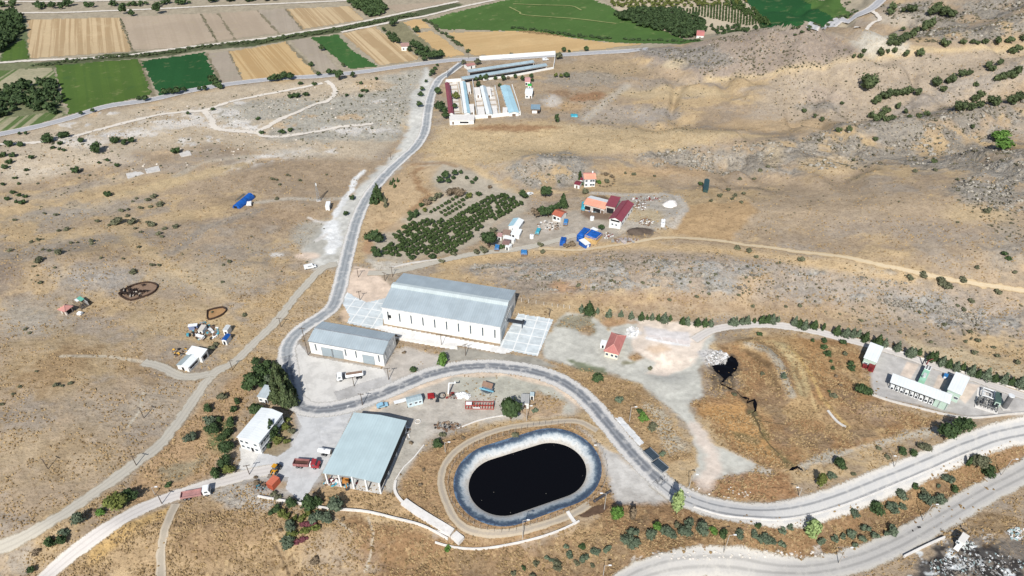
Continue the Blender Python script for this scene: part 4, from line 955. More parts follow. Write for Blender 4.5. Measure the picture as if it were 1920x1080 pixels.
# ---------------------------------------------------------------- poultry farm
b = building('poultry_barn', 'long grey barn nearest the white boundary wall with a dark open front', 'barn', (877, 136), (1001, 117.5), (998.5, 112.5), (875.5, 131.5), 3.2, 'gx', 1.0, wall=block_wall, roof=sheetmat('blue_grey_roof', C(160, 178, 186), 1.2, 0, .1), oh=.5)
feat(b, 'f', 0, 1.5, b.L*.96, 1.9, dark_in, 'front_shade_panel'); feat(b, 'r', 0, 1.2, 2, 2.2, timber, 'door', frame=whitep)  # black panel, shade of the open interior put into its colour
b = building('poultry_barn', 'longest grey barn just behind the white walled yards with a dark open front', 'barn', (866, 149.5), (1024.6, 124), (1022.5, 118.5), (864, 144.5), 3.2, 'gx', 1.0, wall=block_wall, roof=sheetmat('blue_grey_roof', C(160, 178, 186), 1.2, 0, .1), oh=.5)
feat(b, 'f', 0, 1.5, b.L*.96, 1.9, dark_in, 'front_shade_panel'); feat(b, 'r', 0, 1.2, 2, 2.2, timber, 'door', frame=whitep)  # black panel painted for this barn's unlit interior too
def barn_y(label, FL, FR, BR, BL, rf, rf2=None, h=3.0, rise=.9):
    b = building('poultry_barn', label, 'barn', FL, FR, BR, BL, h, 'gy', rise, roof=rf, roof2=rf2, oh=.35)
    feat(b, 'f', 0, 1.2, 2.4, 2.3, timber, 'door', frame=whitep)
    for i in range(7):
        feat(b, 'r', -b.w+b.W*(.08+.14*i), 1.7, 3.0, 1.0, dark_in, frame=whitep)
        feat(b, 'l', -b.w+b.W*(.08+.14*i), 1.7, 3.0, 1.0, dark_in, frame=whitep)
    return b
barn_y('narrow barn with maroon roof at the left of the walled yards', (841, 212.5), (851, 213), (843, 157), (834, 156), roof_maroon_y)
barn_y('light blue roofed barn right beside the maroon barn', (870, 213), (882, 212), (873, 154.6), (862, 154.6), roof_white_y, roof_lb)
barn_y('narrow white barn with a grey roof stripe in the middle of the walled yards', (912, 214), (924, 214), (911, 163), (899.6, 163), roof_white_y, sheetmat('grey_white_roof', C(188, 202, 208), 1, 1, .1))
barn_y('widest light blue roofed barn at the right of the walled yards', (955, 211), (972.5, 210), (957, 161.5), (937, 163.6), roof_lb)
b = building('low_building', 'flat white building at the lower left corner of the walled yards', 'building', (844, 227), (890, 225), (889, 214), (843, 216), 3.0, 'flat', 0, roof=conc_w, oh=.2)
feat(b, 'f', b.L*.1, 1.6, b.L*.35, 1.2, dark_in, frame=whitep); feat(b, 'f', -b.L*.35, 1.1, 1.2, 2.1, timber, 'door', frame=whitep)
for q, lb in ((((877, 171), (883, 171), (881, 156), (874, 156)), 'white walled pen behind the light blue barn'), (((892, 178), (901, 178), (900, 164), (888, 165)), 'white pen left of the narrow white barn'), (((913, 178), (922, 177), (919, 164), (911, 164)), 'white pen right of the narrow white barn'),
              (((880, 210), (890, 209), (888, 196), (880, 197)), 'white pen beside the foot of the light blue barn'), (((896, 216), (910, 215), (907, 201), (895, 202)), 'white pen at the foot of the narrow white barn'), (((925, 214), (933, 213), (931, 200), (922, 200)), 'white pen between the two right hand barns'), (((942, 212), (952, 211), (951, 202), (943, 203)), 'white pen at the foot of the widest barn')):
    b = building('pen', lb, 'pen', *q, 2.4, 'mono', .3, roof=conc_w, oh=.1); feat(b, 'f', 0, 1.1, 1.2, 2.0, timber, 'door', frame=whitep)
b = building('house', 'small pink house behind the green roofed shed', 'house', (984, 154), (995, 153.5), (994, 145), (984, 145), 3.0, 'gx', .8, wall=white_wall, roof=sheetmat('pink_roof', C(214, 160, 156), .7, 0, .1), oh=.3); feat(b, 'f', -1, 1.4, 1.4, 1.6, dark_in, 'door', frame=whitep)
b = building('shed', 'little shed with bright green roof above the white house', 'shed', (989, 161), (997, 161.5), (997, 157), (990, 157), 2.4, 'gx', .5, roof=pmat('green_roof', C(50, 170, 70), .6), oh=.2); feat(b, 'f', 0, 1.0, 1, 1.9, timber, 'door', frame=whitep)
b = building('house', 'white gabled house standing apart right of the walled yards', 'house', (984.5, 175), (998, 176), (1000.5, 166), (986, 164.5), 3.8, 'gx', 1.0, roof=roof_white, roof2=roof_white, oh=.3)
feat(b, 'f', -1.2, 1.6, 1.3, 1.2, glass, frame=whitep); feat(b, 'f', 1.4, 1.2, 1.1, 2.1, timber, 'door', frame=whitep)
b = building('shed', 'open timber shed with blue grey roof right of the walled yards', 'shed', (995, 205), (1013, 205), (1013, 197.5), (995.5, 197), 3.2, 'mono', .4, wall=timber, roof=sheetmat('slate_blue_roof', C(134, 158, 172), .8, 0, .14), oh=.3)
feat(b, 'f', -b.L*.1, 1.2, b.L*.5, 2.0, whitep, 'door', frame=timber); feat(b, 'f', b.L*.34, 1.2, b.L*.2, 2, dark_in, 'opening')
b = building('hut', 'reddish roofed hut near the road junction above the barns', 'hut', (872, 126), (889, 122), (888, 116.5), (873, 120), 2.6, 'gx', .8, wall=white_wall, roof=sheetmat('pale_red_roof', C(178, 130, 122), .7, 0, .2), oh=.3); feat(b, 'f', 0, 1.1, 1.1, 2, dark_in, 'door', frame=whitep)
b = building('house', 'white farm house with a reddish roof in the garden beside the stubble field', 'house', (751, 88), (768, 87), (766, 79.5), (752, 80.5), 3.6, 'gx', 1.2, roof=sheetmat('dull_red_roof', C(176, 140, 130), .7, 0, .15), oh=.3); feat(b, 'f', -1.5, 1.6, 1.4, 1.3, glass, frame=whitep); feat(b, 'f', 1.5, 1.1, 1.1, 2.1, timber, 'door', frame=whitep)
b = building('house', 'pink roofed house at the edge of the far dark orchard', 'house', (1305, 64), (1322, 64), (1320, 60), (1307, 60), 3.0, 'gx', 1.2, roof=sheetmat('rose_roof', C(206, 132, 124), .7, 0, .1), oh=.3); feat(b, 'f', 0, 1.1, 1.2, 2.1, timber, 'door', frame=whitep)
# ---------------------------------------------------------------- farmstead
b = building('house', 'white two storey house with orange roof at the foot of the rocky mound', 'house', (1095.4, 337), (1118, 334.6), (1114, 322.6), (1091.5, 325.5), 5.2, 'gx', 1.4, roof=roof_orange, oh=.5, cap=pmat('ridge_tile', C(206, 150, 140)))
for t in (-.28, .1, .3):
    for z in (1.5, 4.0): feat(b, 'f', b.L*t, z, 1.2, 1.2, glass, frame=whitep)
MB().box((b.L*.3, b.W*.18, 6.6), (.7, .7, 1.6)).build('chimney', whitep, b.root)
b = building('shed', 'small maroon roofed shed left of the white orange roofed house', 'shed', (1077, 344), (1086, 348.5), (1091, 342), (1082, 338.5), 2.4, 'gx', .6, roof=roof_maroon, oh=.2); feat(b, 'f', 0, 1, 1, 1.9, timber, 'door', frame=whitep)
b = building('shed', 'tiny maroon roofed shed touching the white orange roofed house', 'shed', (1087.5, 337), (1092, 339), (1095, 334), (1090, 331.5), 2.6, 'gx', .5, roof=roof_maroon, oh=.2); feat(b, 'f', 0, 1, .9, 1.9, timber, 'door', frame=whitep)
b = building('barn', 'barn with orange tiled front slope and white rear slope', 'barn', (1098, 385.5), (1139.5, 391.5), (1143, 374), (1103, 368), 3.4, 'gx', 1.2, wall=block_wall, roof=roof_orange, roof2=roof_white, oh=.4)
feat(b, 'f', -b.L*.3, 1.3, 3, 2.2, dark_in, 'opening'); feat(b, 'f', b.L*.12, 1.3, 4, 2.2, dark_in, 'opening'); feat(b, 'f', b.L*.38, 1.2, 1.6, 2.1, timber, 'door', frame=whitep)
b = building('barn', 'short maroon roofed link between the orange barn and the big maroon barn', 'barn', (1137, 384.5), (1152, 390.5), (1163, 374.5), (1146, 368), 4.2, 'mono', .9, wall=block_wall, roof=roof_maroon_y, oh=.3)
feat(b, 'f', 0, 1.6, b.L*.7, 3, dark_in, 'opening')
b = building('barn', 'big maroon gabled barn with a white block front', 'barn', (1142, 412), (1164, 416.5), (1189, 382.5), (1166, 376), 4.6, 'gy', 1.5, wall=white_wall, roof=roof_maroon_y, oh=.4, cap=roof_maroon)
feat(b, 'f', 0, 4.2, b.L*.7, .9, dark_in, 'opening'); feat(b, 'f', -1.2, 2, 1, .9, glass, frame=whitep); feat(b, 'f', .8, 2, 1, .9, glass, frame=whitep)
for i in range(4): feat(b, 'r', -b.w+b.W*(.15+.23*i), 2, 2, 1.2, dark_in, frame=whitep)
b = building('house', 'white gabled house with terracotta roof beside the dark green trees', 'house', (1033, 403), (1053, 408.5), (1061, 397), (1050, 391), 3.2, 'gx', 1.1, roof=sheetmat('terracotta_roof', C(184, 106, 84), .7, 0, .2), oh=.4)
feat(b, 'f', -b.L*.2, 1.4, 1.6, 1.6, dark_in, 'porch'); feat(b, 'f', b.L*.2, 1.6, 1.2, 1.1, glass, frame=whitep)
b = building('shed', 'shed with light blue and white roof at the lower end of the orchard', 'shed', (953, 424), (972.5, 428.5), (981.5, 413), (964, 408), 3.2, 'gy', .9, roof=roof_lb, roof2=roof_white_y, oh=.3); feat(b, 'f', 0, 1.1, 1.6, 2, dark_in, 'door', frame=whitep)
b = building('shed', 'flat white roofed shed below the light blue roof', 'shed', (958, 440), (973, 442), (980, 430.5), (962, 428.5), 2.4, 'mono', .3, roof=roof_white, oh=.2); feat(b, 'f', -1, 1.1, 1.2, 1.9, dark_in, 'door', frame=whitep)
b = building('shed', 'old brown roofed shed left of the flat white shed', 'shed', (941, 440), (957, 441), (957, 432), (944, 431), 2.4, 'mono', .3, wall=block_wall, roof=roof_brown, oh=.2); feat(b, 'f', 0, 1.0, 1.2, 1.8, dark_in, 'door')
b = building('shed', 'narrow white sheet roofed lean to below the brown shed', 'shed', (944, 447), (964, 451), (967, 446), (946, 441.5), 2.2, 'mono', .2, roof=roof_white, oh=.15); feat(b, 'f', 1, 1.0, 1.2, 1.7, dark_in, 'door')
b = building('shed', 'dull maroon roofed shed nearest the track', 'shed', (941, 458), (954, 460), (958.5, 450), (946, 447.5), 2.4, 'gx', .5, wall=block_wall, roof=sheetmat('faded_maroon_roof', C(140, 112, 106), .8, 0, .2), oh=.2); feat(b, 'f', 0, 1.0, 1.1, 1.8, dark_in, 'door')
b = building('shed', 'tiny white roofed shed right of the dull maroon shed', 'shed', (947, 462), (954, 465), (960.5, 459), (953, 456.5), 2.0, 'mono', .2, roof=roof_white, oh=.1); feat(b, 'f', 0, .9, .9, 1.6, dark_in, 'door')
b = building('shed', 'pinkish roofed lean to beside the dark green tree', 'shed', (931, 444), (941, 444.5), (943, 438), (934, 437), 2.2, 'mono', .25, roof=sheetmat('pinkish_roof', C(190, 150, 146), .8, 0, .14), oh=.15); feat(b, 'f', 0, .9, .9, 1.6, dark_in, 'door')
b = building('hut', 'lone dark green hut on the slope right of the farmstead', 'hut', (1319, 352), (1329, 352.5), (1330, 342), (1320, 341), 3.0, 'gy', .7, wall=pmat('dark_green_wall', C(60, 84, 80)), roof=sheetmat('dark_green_roof', C(48, 76, 80), .8, 1, .15), oh=.2); feat(b, 'f', 0, 1.0, 1, 1.9, dark_in, 'door')
# ---------------------------------------------------------------- left farm sheds
b = building('farm_shed', 'wide white roofed shed behind the grey roofed shed on the left', 'shed', (350, 663.5), (378, 671.5), (389.5, 657), (358, 649.5), 3.0, 'mono', .6, roof=roof_white, oh=.25)
for t in (-.3, .1): feat(b, 'f', b.L*t, 2.3, 1.0, .6, dark_in)
feat(b, 'r', 0, 1.4, b.W*.5, 1.8, dark_in, 'opening')
b = building('farm_shed', 'low shed with grey roof and white edges beside the dirt track', 'shed', (331, 684.5), (351, 690), (375, 671), (349, 664), 2.4, 'gy', .7, roof=sheetmat('grey_green_roof', C(164, 176, 178), 1, 1, .12), roof2=roof_white_y, oh=.25)
feat(b, 'f', 0, 1.1, 1.1, 1.9, dark_in, 'door', frame=whitep); feat(b, 'r', 0, 1.3, b.W*.7, .9, dark_in, frame=whitep)
b = building('cabin', 'white boxy cabin above the blue covered cabin', 'cabin', (417.5, 618.5), (425.5, 621), (432.5, 611), (424, 609), 2.8, 'gy', .3, roof=sheetmat('grey_white_sheet', C(206, 210, 210), .8, 1, .1), oh=.1); feat(b, 'f', 0, 1.1, .9, 1.9, dark_in, 'door', frame=whitep)
b = building('cabin', 'cabin with bright blue roof beside the white boxy cabin', 'cabin', (415.5, 636.5), (423, 640), (432, 628.5), (424.5, 625), 2.6, 'gy', .4, roof=tarp_blue, oh=.1); feat(b, 'f', 0, 1.1, .9, 1.9, dark_in, 'door', frame=whitep)
b = building('cabin', 'long low white cabin with blue side at the top of the left farmyard', 'cabin', (351, 613), (369, 611), (371, 606.5), (354, 608), 2.2, 'flat', 0, wall=pmat('slate_blue_wall', C(130, 142, 176)), roof=whitep, oh=.1); feat(b, 'f', 1, 1, .8, 1.6, dark_in, 'door')
b = building('cabin', 'small weathered white cabin in the middle of the left farmyard', 'cabin', (370.5, 619), (379, 622), (387, 611.5), (379, 609.5), 2.2, 'mono', .3, roof=sheetmat('dusty_sheet', C(206, 200, 190), .8, 0, .12), oh=.1); feat(b, 'f', 0, 1, .8, 1.6, dark_in, 'door')
b = building('pavilion', 'small pavilion with faded red hipped roof on the dry left slope', 'pavilion', (108.5, 579), (120.5, 586.5), (137, 574.5), (124, 569.5), 2.6, 'hip', 1.2, wall=block_wall, roof=sheetmat('faded_red_roof', C(198, 144, 134), .7, 0, .08), oh=.6, cap=pmat('ridge_tile', C(206, 150, 140)))
feat(b, 'r', 0, 1.2, b.W*.5, 1.9, dark_in, 'opening'); feat(b, 'f', 0, 1, 1, 1.9, timber, 'door')
b = building('shed', 'half roofed teal and white shed beside the faded red pavilion', 'shed', (136, 563), (150, 574), (165, 566.5), (150, 556), 2.0, 'flat', 0, wall=grey_wall, roof=None, oh=.2, walls=False)
MB().slab([(-b.L/2, b.W*.0, 2.2), (b.L/2*.2, 0, 2.2), (b.L/2*.2, b.W/2, 2.5), (-b.L/2, b.W/2, 2.5)], .1).build('teal_roof', sheetmat('teal_sheet', C(110, 178, 158), .8, 0, .1), b.root)
MB().slab([(-b.L/2, -b.W*.3, 2.1), (-b.L*.1, -b.W*.3, 2.1), (-b.L*.1, -.05, 2.2), (-b.L/2, -.05, 2.2)], .1).build('white_roof', roof_white, b.root)
m = MB()
for i in range(5): m.box((-b.L/2+b.L*i/4, -b.W/2, 1), (.15, .15, 2.4)).box((-b.L/2+b.L*i/4, b.W/2, 1), (.15, .15, 2.4))
for i in range(4): m.box((0, -b.W/2+b.W*i/4, 2.0), (b.L, .12, .12))
m.build('timber_frame', timber, b.root); MB().box((0, b.W/2-.1, 1), (b.L, .12, 2.2)).build('rear_wall', grey_wall, b.root); MB().box((0, 0, .03), (b.L, b.W, .1)).build('floor', pmat('dark_floor', C(90, 84, 78)), b.root)
for q in b.root.children:
    if q.name.startswith('roof'): bpy.data.objects.remove(q)
# blue tarpaulin tunnel
b = building('tarp_tunnel', 'long blue tarpaulin shelter alone on the brown left slope', 'shelter', (432, 385), (449, 384.5), (475.5, 365.5), (461, 363), 2.0, 'flat', 0, walls=False, roof=None)
for q in list(b.root.children): bpy.data.objects.remove(q)
prof = [(b.L/2*math.cos(t)*.98+b.L*.08, 2.7*math.sin(t)) for t in np.linspace(0, math.pi, 10)]
MB().extr(prof+[(prof[-1][0], -.6), (prof[0][0], -.6)], 1, -b.W/2, b.W/2).build('tarp_cover', tarp_blue, b.root)
m = MB().slab([(-b.L*.75, -b.W*.1, 1.9), (-b.L*.42, -b.W*.1, 2.1), (-b.L*.42, b.W*.45, 2.1), (-b.L*.75, b.W*.45, 1.9)], .08); m.build('mesh_roof', pmat('dark_mesh', C(98, 96, 90)), b.root)
m = MB()
for y in (-b.W*.1, b.W*.45): m.box((-b.L*.74, y, .8), (.12, .12, 2.6))
m.build('post', timber, b.root)
MB().box((0, -b.W/2-.03, .9), (b.L*.4, .1, 1.6)).build('door', dark_in, b.root)
b = building('cabin', 'tilted white box beside the lattice mast', 'cabin', (609.5, 385.5), (617, 388.5), (619.5, 379), (612, 376.5), 2.6, 'flat', 0, roof=whitep, oh=.1); feat(b, 'r', 0, 1, 1, 1.9, dark_in, 'door')
# site hut, hut by the pond
b = building('site_cabin', 'pale blue site cabin on skids among the scrap machinery', 'cabin', (763, 755.5), (792.5, 748), (789, 738), (761, 745.5), 2.7, 'gx', .3, wall=pmat('pale_blue_wall', C(206, 226, 232)), roof=sheetmat('grey_blue_sheet', C(170, 186, 190), .9, 0, .14), oh=.1, found=.1)
for t in (-.3, .05, .32): feat(b, 'f', b.L*t, 1.5, .9, .9, glass, frame=whitep)
feat(b, 'r', 0, 1.1, .9, 1.9, dark_in, 'door')
MB().box((-b.L/2-.0, -b.W/2+.3, -.2), (.3, .3, 1.0)).box((b.L/2-.3, -b.W/2+.3, -.2), (.3, .3, 1.0)).build('skid', rubber, b.root)
b = building('hut', 'small white hut with grey roof beside the tall tree', 'hut', (976.5, 756), (992, 757.5), (993, 740.5), (977, 739), 2.8, 'mono', .3, roof=sheetmat('dull_grey_roof', C(170, 170, 168), .8, 0, .1), oh=.15); feat(b, 'f', 0, 1.1, 1.0, 2, timber, 'door', frame=whitep)
b = building('hut', 'tiny pale box hut attached right of the grey roofed hut', 'hut', (993.5, 742), (1001.5, 743), (1002, 735.5), (994, 735), 2.4, 'flat', 0, wall=white_wall, roof=sheetmat('pale_blue_sheet', C(186, 202, 206), .8, 0, .1), oh=.1); feat(b, 'f', 0, 1.1, .8, 1.8, dark_in, 'door')
b = building('valve_house', 'white concrete box house standing on the rubbish slope at the lower right', 'hut', (1797, 1011), (1809, 1019), (1818, 1006), (1806, 997.5), 3.2, 'flat', 0, roof=conc_w, oh=.1, found=4); feat(b, 'f', -.6, 1.8, .9, .9, glass, frame=whitep)
m = MB().slab([(-b.L*.3, -b.W/2, 1.2), (b.L*.35, -b.W/2, 1.2), (b.L*.5, -b.W*1.6, -1.6), (-b.L*.5, -b.W*1.6, -1.6)], .3); m.build('spillway', conc_w, b.root)
# ---------------------------------------------------------------- concrete yards
def slabmat(name, c, joint, sz=4.6, ang=0.0, jw=.10, amt=.8):
    m, nt, b, o = newmat(name)
    tc = nt.nodes.new('ShaderNodeTexCoord'); mp = nt.nodes.new('ShaderNodeMapping'); mp.vector_type = 'TEXTURE'; mp.inputs['Rotation'].default_value = (0, 0, ang)
    nt.links.new(tc.outputs['Object'], mp.inputs[0]); s = nt.nodes.new('ShaderNodeSeparateXYZ'); nt.links.new(mp.outputs[0], s.inputs[0])
    j = None
    for k in (0, 1):
        q = mathn(nt, 'FRACT', mathn(nt, 'DIVIDE', s.outputs[k], sz)); e = mathn(nt, 'LESS_THAN', q, jw)
        j = e if j is None else mathn(nt, 'MAXIMUM', j, e)
    n1 = noise(nt, .22, 5, .65); n2 = noise(nt, .9, 4, .6)
    col = mixc(nt, mathn(nt, 'MULTIPLY', mrange(nt, n1, .42, .62), .8), c, tuple(q*.80 for q in c[:3])+(1,))
    col = mixc(nt, mathn(nt, 'MULTIPLY', mrange(nt, n2, .46, .7), .25), col, tuple(min(.9, q*1.12) for q in c[:3])+(1,))
    col = mixc(nt, mathn(nt, 'MULTIPLY', j, amt), col, joint)
    nt.links.new(col, b.inputs['Base Color']); b.inputs['Roughness'].default_value = .85
    return m
_rz = BW.root.rotation_euler.z
apm = slabmat('jointed_concrete', C(206, 214, 216), C(238, 238, 234), 5.2, _rz, .10, .75)
ydm = slabmat('stained_concrete_yard', C(200, 200, 199), C(178, 177, 175), 9, .4, .02, .4)
ydl = slabmat('pale_concrete_yard', C(212, 209, 203), C(190, 186, 180), 9, .4, .02, .4)
sheet('concrete_apron', [(652, 548), (664, 556), (688, 567), (722, 560), (735, 548), (722, 572), (717, 612), (698, 616), (650, 606), (656, 595), (648, 577), (638, 562)], apm, 'jointed pale concrete apron left of the large warehouse', .10, 'pavement', .3)
sheet('concrete_apron', [(972, 588), (1038, 599), (1008, 668), (937, 654), (938, 646)], apm, 'jointed pale concrete apron right of the large warehouse', .10, 'pavement', .1)
sheet('concrete_apron', [(700, 616), (717, 610), (937, 650), (960, 660), (944, 664), (858, 648), (850, 656), (760, 640), (744, 628)], slabmat('white_concrete', C(228, 226, 222), C(204, 200, 194), 6, _rz, .03, .5), 'white concrete strip along the front of the large warehouse', .16, 'pavement', .1)
sheet('concrete_yard', [(530, 690), (540, 655), (562, 645), (580, 668), (718, 693), (724, 704), (626, 735), (632, 748), (640, 757), (600, 768), (560, 764), (538, 740)], ydl, 'pale concrete yard with the tanker truck in front of the smaller warehouse', .10, 'pavement', .4)
sheet('concrete_yard', [(545, 745), (560, 762), (600, 766), (640, 756), (700, 738), (716, 742), (700, 760), (660, 775), (634, 830), (604, 888), (590, 905), (572, 940), (562, 940), (534, 918), (540, 895), (490, 892), (462, 900), (444, 900), (452, 880), (486, 850), (520, 856), (548, 838), (566, 800), (556, 780)], ydm, 'stained grey concrete yard between the office block and the open shed', .10, 'pavement', .4)
sheet('concrete_yard', [(449, 838), (487, 850), (470, 880), (444, 880), (452, 862)], ydl, 'pale concrete forecourt in front of the office block', .14, 'pavement', .1)
sheet('concrete_strip', [(1152, 784), (1164, 782), (1208, 830), (1199, 838), (1176, 812)], slabmat('white_ramp', C(224, 224, 222), C(190, 194, 196), 3, .6, .12, .4), 'white concrete strip leading to the two dark ribbed decks', .2, 'pavement', .15)
sheet('concrete_pad', [(1212, 632), (1216, 628), (1296, 640), (1292, 648)], slabmat('cut_stone_pad', C(222, 212, 206), C(240, 238, 234), 6, .1, .1, .5), 'pinkish concrete foundation strip on the pale dirt yard', .12, 'pavement', .3)
for q, lb in (([(335, 287), (355, 281), (359.5, 291), (340, 295)], 'square concrete slab beside a lone bush on the upper left slope'), ([(236, 326), (260, 320), (271, 326), (240, 336)], 'broken concrete slab, left of a pair on the upper left slope'), ([(271, 316), (297.5, 311), (301, 321), (275, 326)], 'concrete slab, right of a pair on the upper left slope')):
    P = [at(*k) for k in q]; z = np.mean([k[2] for k in P])
    o = MB().prism([(k[0], k[1]) for k in P], z-.4, z+.22).build('concrete_slab', slabmat('old_slab', C(206, 202, 196), C(170, 164, 156), 5, .2, .06, .5)); tag(o, lb, 'slab')
# ---------------------------------------------------------------- black pond
def capsule(r, n=28):
    A, B = np.array(POND_A), np.array(POND_B); d = (B-A)/np.linalg.norm(B-A); a0 = math.atan2(d[1], d[0])
    pts = []
    for k in range(n+1): t = a0-math.pi/2+math.pi*k/n; pts.append(B+r*np.array([math.cos(t), math.sin(t)]))
    for k in range(1, 9): pts.append(pts[n]*(1-k/9)+(A+r*np.array([math.cos(a0+math.pi/2), math.sin(a0+math.pi/2)]))*k/9)
    for k in range(n+1): t = a0+math.pi/2+math.pi*k/n; pts.append(A+r*np.array([math.cos(t), math.sin(t)]))
    e = pts[-1]; s_ = pts[0]
    for k in range(1, 9): pts.append(e*(1-k/9)+s_*k/9)
    return np.array(pts)
POND_Z = gz(*((np.array(POND_A)+np.array(POND_B))/2))+2.8
def pond_h(sd): return POND_Z-2.8*(1-float(sm(-6.8, .5, np.array([sd]))[0]))
sds = [.9, .4, -.2, -.8, -1.4, -2.0, -2.7, -3.4, -4.1, -4.8, -5.6]
V = []; UV = []
rim = capsule(POND_R+1.0); rimz = H0(rim[:, 0], rim[:, 1])
for sd in sds:
    c = capsule(POND_R+sd); zz = H0(c[:, 0], c[:, 1])
    for k in range(len(c)):
        V.append((c[k][0], c[k][1], zz[k]+.22+(.05 if sd > 0 else 0))); UV.append(((.9-sd)/6.0, k/len(c)*40))
n = len(c); ix = np.arange(len(V)).reshape(len(sds), n)
Q = np.stack([ix[:-1], np.roll(ix[:-1], -1, 1), np.roll(ix[1:], -1, 1), ix[1:]], -1).reshape(-1, 4)
lm, nt, bb, out = newmat('pond_liner')
uv = nt.nodes.new('ShaderNodeUVMap'); s = nt.nodes.new('ShaderNodeSeparateXYZ'); nt.links.new(uv.outputs[0], s.inputs[0])
n1 = noise(nt, .5, 6, .7); n2 = noise(nt, .12, 3)
n3_ = nt.nodes.new('ShaderNodeTexNoise'); mp_ = nt.nodes.new('ShaderNodeMapping'); mp_.inputs['Scale'].default_value = (2.0, 1.6, 1); nt.links.new(uv.outputs[0], mp_.inputs[0]); nt.links.new(mp_.outputs[0], n3_.inputs['Vector']); n3_.inputs['Scale'].default_value = 1.0; n3_.inputs['Detail'].default_value = 5; n3_.inputs['Roughness'].default_value = .7
f = mathn(nt, 'ADD', mathn(nt, 'ADD', s.outputs[0], mathn(nt, 'MULTIPLY', mathn(nt, 'SUBTRACT', n3_.outputs['Fac'], .5), .5)), mathn(nt, 'ADD', mathn(nt, 'MULTIPLY', mathn(nt, 'SUBTRACT', n1, .5), .42), mathn(nt, 'MULTIPLY', mathn(nt, 'SUBTRACT', n2, .5), .35)))
rp = nt.nodes.new('ShaderNodeValToRGB'); nt.links.new(f, rp.inputs[0]); e = rp.color_ramp.elements
e[0].position = 0; e[0].color = C(96, 118, 140); e[1].position = 1; e[1].color = C(196, 190, 180)
for p_, c_ in ((.05, C(62, 76, 96)), (.20, C(64, 78, 96)), (.32, C(100, 116, 130)), (.44, C(176, 184, 188)), (.62, C(202, 203, 200)), (.80, C(186, 179, 168))):
    q = e.new(p_); q.color = c_
n4_ = noise(nt, 1.4, 5, .7); nt.links.new(mixc(nt, mathn(nt, 'MULTIPLY', mrange(nt, n4_, .5, .68), .45), rp.outputs[0], C(104, 112, 118)), bb.inputs['Base Color']); bb.inputs['Roughness'].default_value = .6
o, me = mesh_np('pond_liner', np.array(V), Q, lm)
uvl = me.uv_layers.new(name='UVMap'); li = np.zeros(len(me.loops), np.int32); me.loops.foreach_get('vertex_index', li)
uvl.data.foreach_set('uv', np.array(UV)[li].astype(np.float32).ravel())
tag(o, 'dark blue and salt white plastic liner sloping round the black pond', 'liner', kind='structure')
wm, nt, bb, out = newmat('black_liquid'); bb.inputs['Base Color'].default_value = (.003, .003, .004, 1); bb.inputs['Roughness'].default_value = .25; bb.inputs['Specular IOR Level'].default_value = .12
c = capsule(POND_R-3.9, 40); wz = pond_h(-4.1)+.22
c = c+np.random.RandomState(3).uniform(-.22, .22, c.shape)
tag(MB().poly([(p[0], p[1], wz) for p in c]).build('black_water', wm), 'black still liquid filling the lined oval pond', 'water', kind='structure')
# scum flecks
rng = random.Random(4); m = MB()
for k in range(8):
    t = rng.uniform(0, 2*math.pi); cc = capsule(POND_R-4.7-rng.random()**2*7, 20); p = cc[rng.randrange(len(cc))]
    m.ball((p[0], p[1], wz+.02), (rng.uniform(.08, .22), rng.uniform(.08, .2), .05), 1, .3, rng)
tag(m.build('floating_scum', pmat('scum', C(112, 108, 100))), 'small pale flecks floating on the black pond', 'scum', kind='stuff')
# pond fence
r = empty('pond_fence', (*POND_A, POND_Z), 0, 'thin wire fence on pale concrete posts around the black pond', 'fence')
fc = capsule(POND_R+2.7, 40); fl = np.concatenate([[0], np.cumsum(np.linalg.norm(np.diff(np.vstack([fc, fc[:1]]), axis=0), axis=1))]); tot = fl[-1]; fcc = np.vstack([fc, fc[:1]])
pp = None; ring = []
for k in range(66):
    q = (np.interp(tot*k/66, fl, fcc[:, 0]), np.interp(tot*k/66, fl, fcc[:, 1])); z = gz(*q); ring.append((q[0], q[1], z))
    if pp is None: pp = MB().box((0, 0, .85), (.12, .12, 2.2)).tube((.05, .0, 1.9), (.35, 0, 2.2), .05, n=5).build('post', pmat('old_concrete_post', C(176, 164, 148)), r)
    l = (q[0]-POND_A[0], q[1]-POND_A[1], z-POND_Z)
    if k == 0: pp.location = l
    else: inst(pp, l, math.atan2(l[1], l[0]), parent=r)
m = MB()
for k in range(66):
    a, b_ = ring[k], ring[(k+1) % 66]
    for hh in (.5, 1.1, 1.7): m.tube((a[0]-POND_A[0], a[1]-POND_A[1], a[2]-POND_Z+hh), (b_[0]-POND_A[0], b_[1]-POND_A[1], b_[2]-POND_Z+hh), .015, n=3)
m.build('wire', steel, r)
# ---------------------------------------------------------------- black pool and stream
def liquid(name, pts, label, off=.1):
    P = [at(*p) for p in pts]
    z = [p[2]+off for p in P]
    o, me = None, None
    tag(MB().poly([(p[0], p[1], q) for p, q in zip(P, z)]).build(name, wm), label, 'water', kind='structure')
sheet('black_pool', [(1336, 687), (1350, 684), (1362, 683), (1364, 673), (1371, 668), (1380, 673), (1384, 684), (1380, 695), (1372, 702), (1374, 706), (1366, 708), (1360, 714), (1352, 706), (1340, 697)], wm, 'small black pool below the white rubble heap', .28, 'water', .3)
ribbon('black_stream', [(1362, 706), (1356, 716), (1350, 719), (1360, 724), (1368, 731), (1380, 733), (1390, 745), (1404, 748), (1400, 757), (1414, 752), (1416, 765), (1412, 775)], 1.0, wm, 'thin black stream running down from the black pool', 'water', jit=1.1, widths=[.3, .25, .6, .2, 1.1, .3, 1.5, .3, 1.2, .4, .2], off=.22)
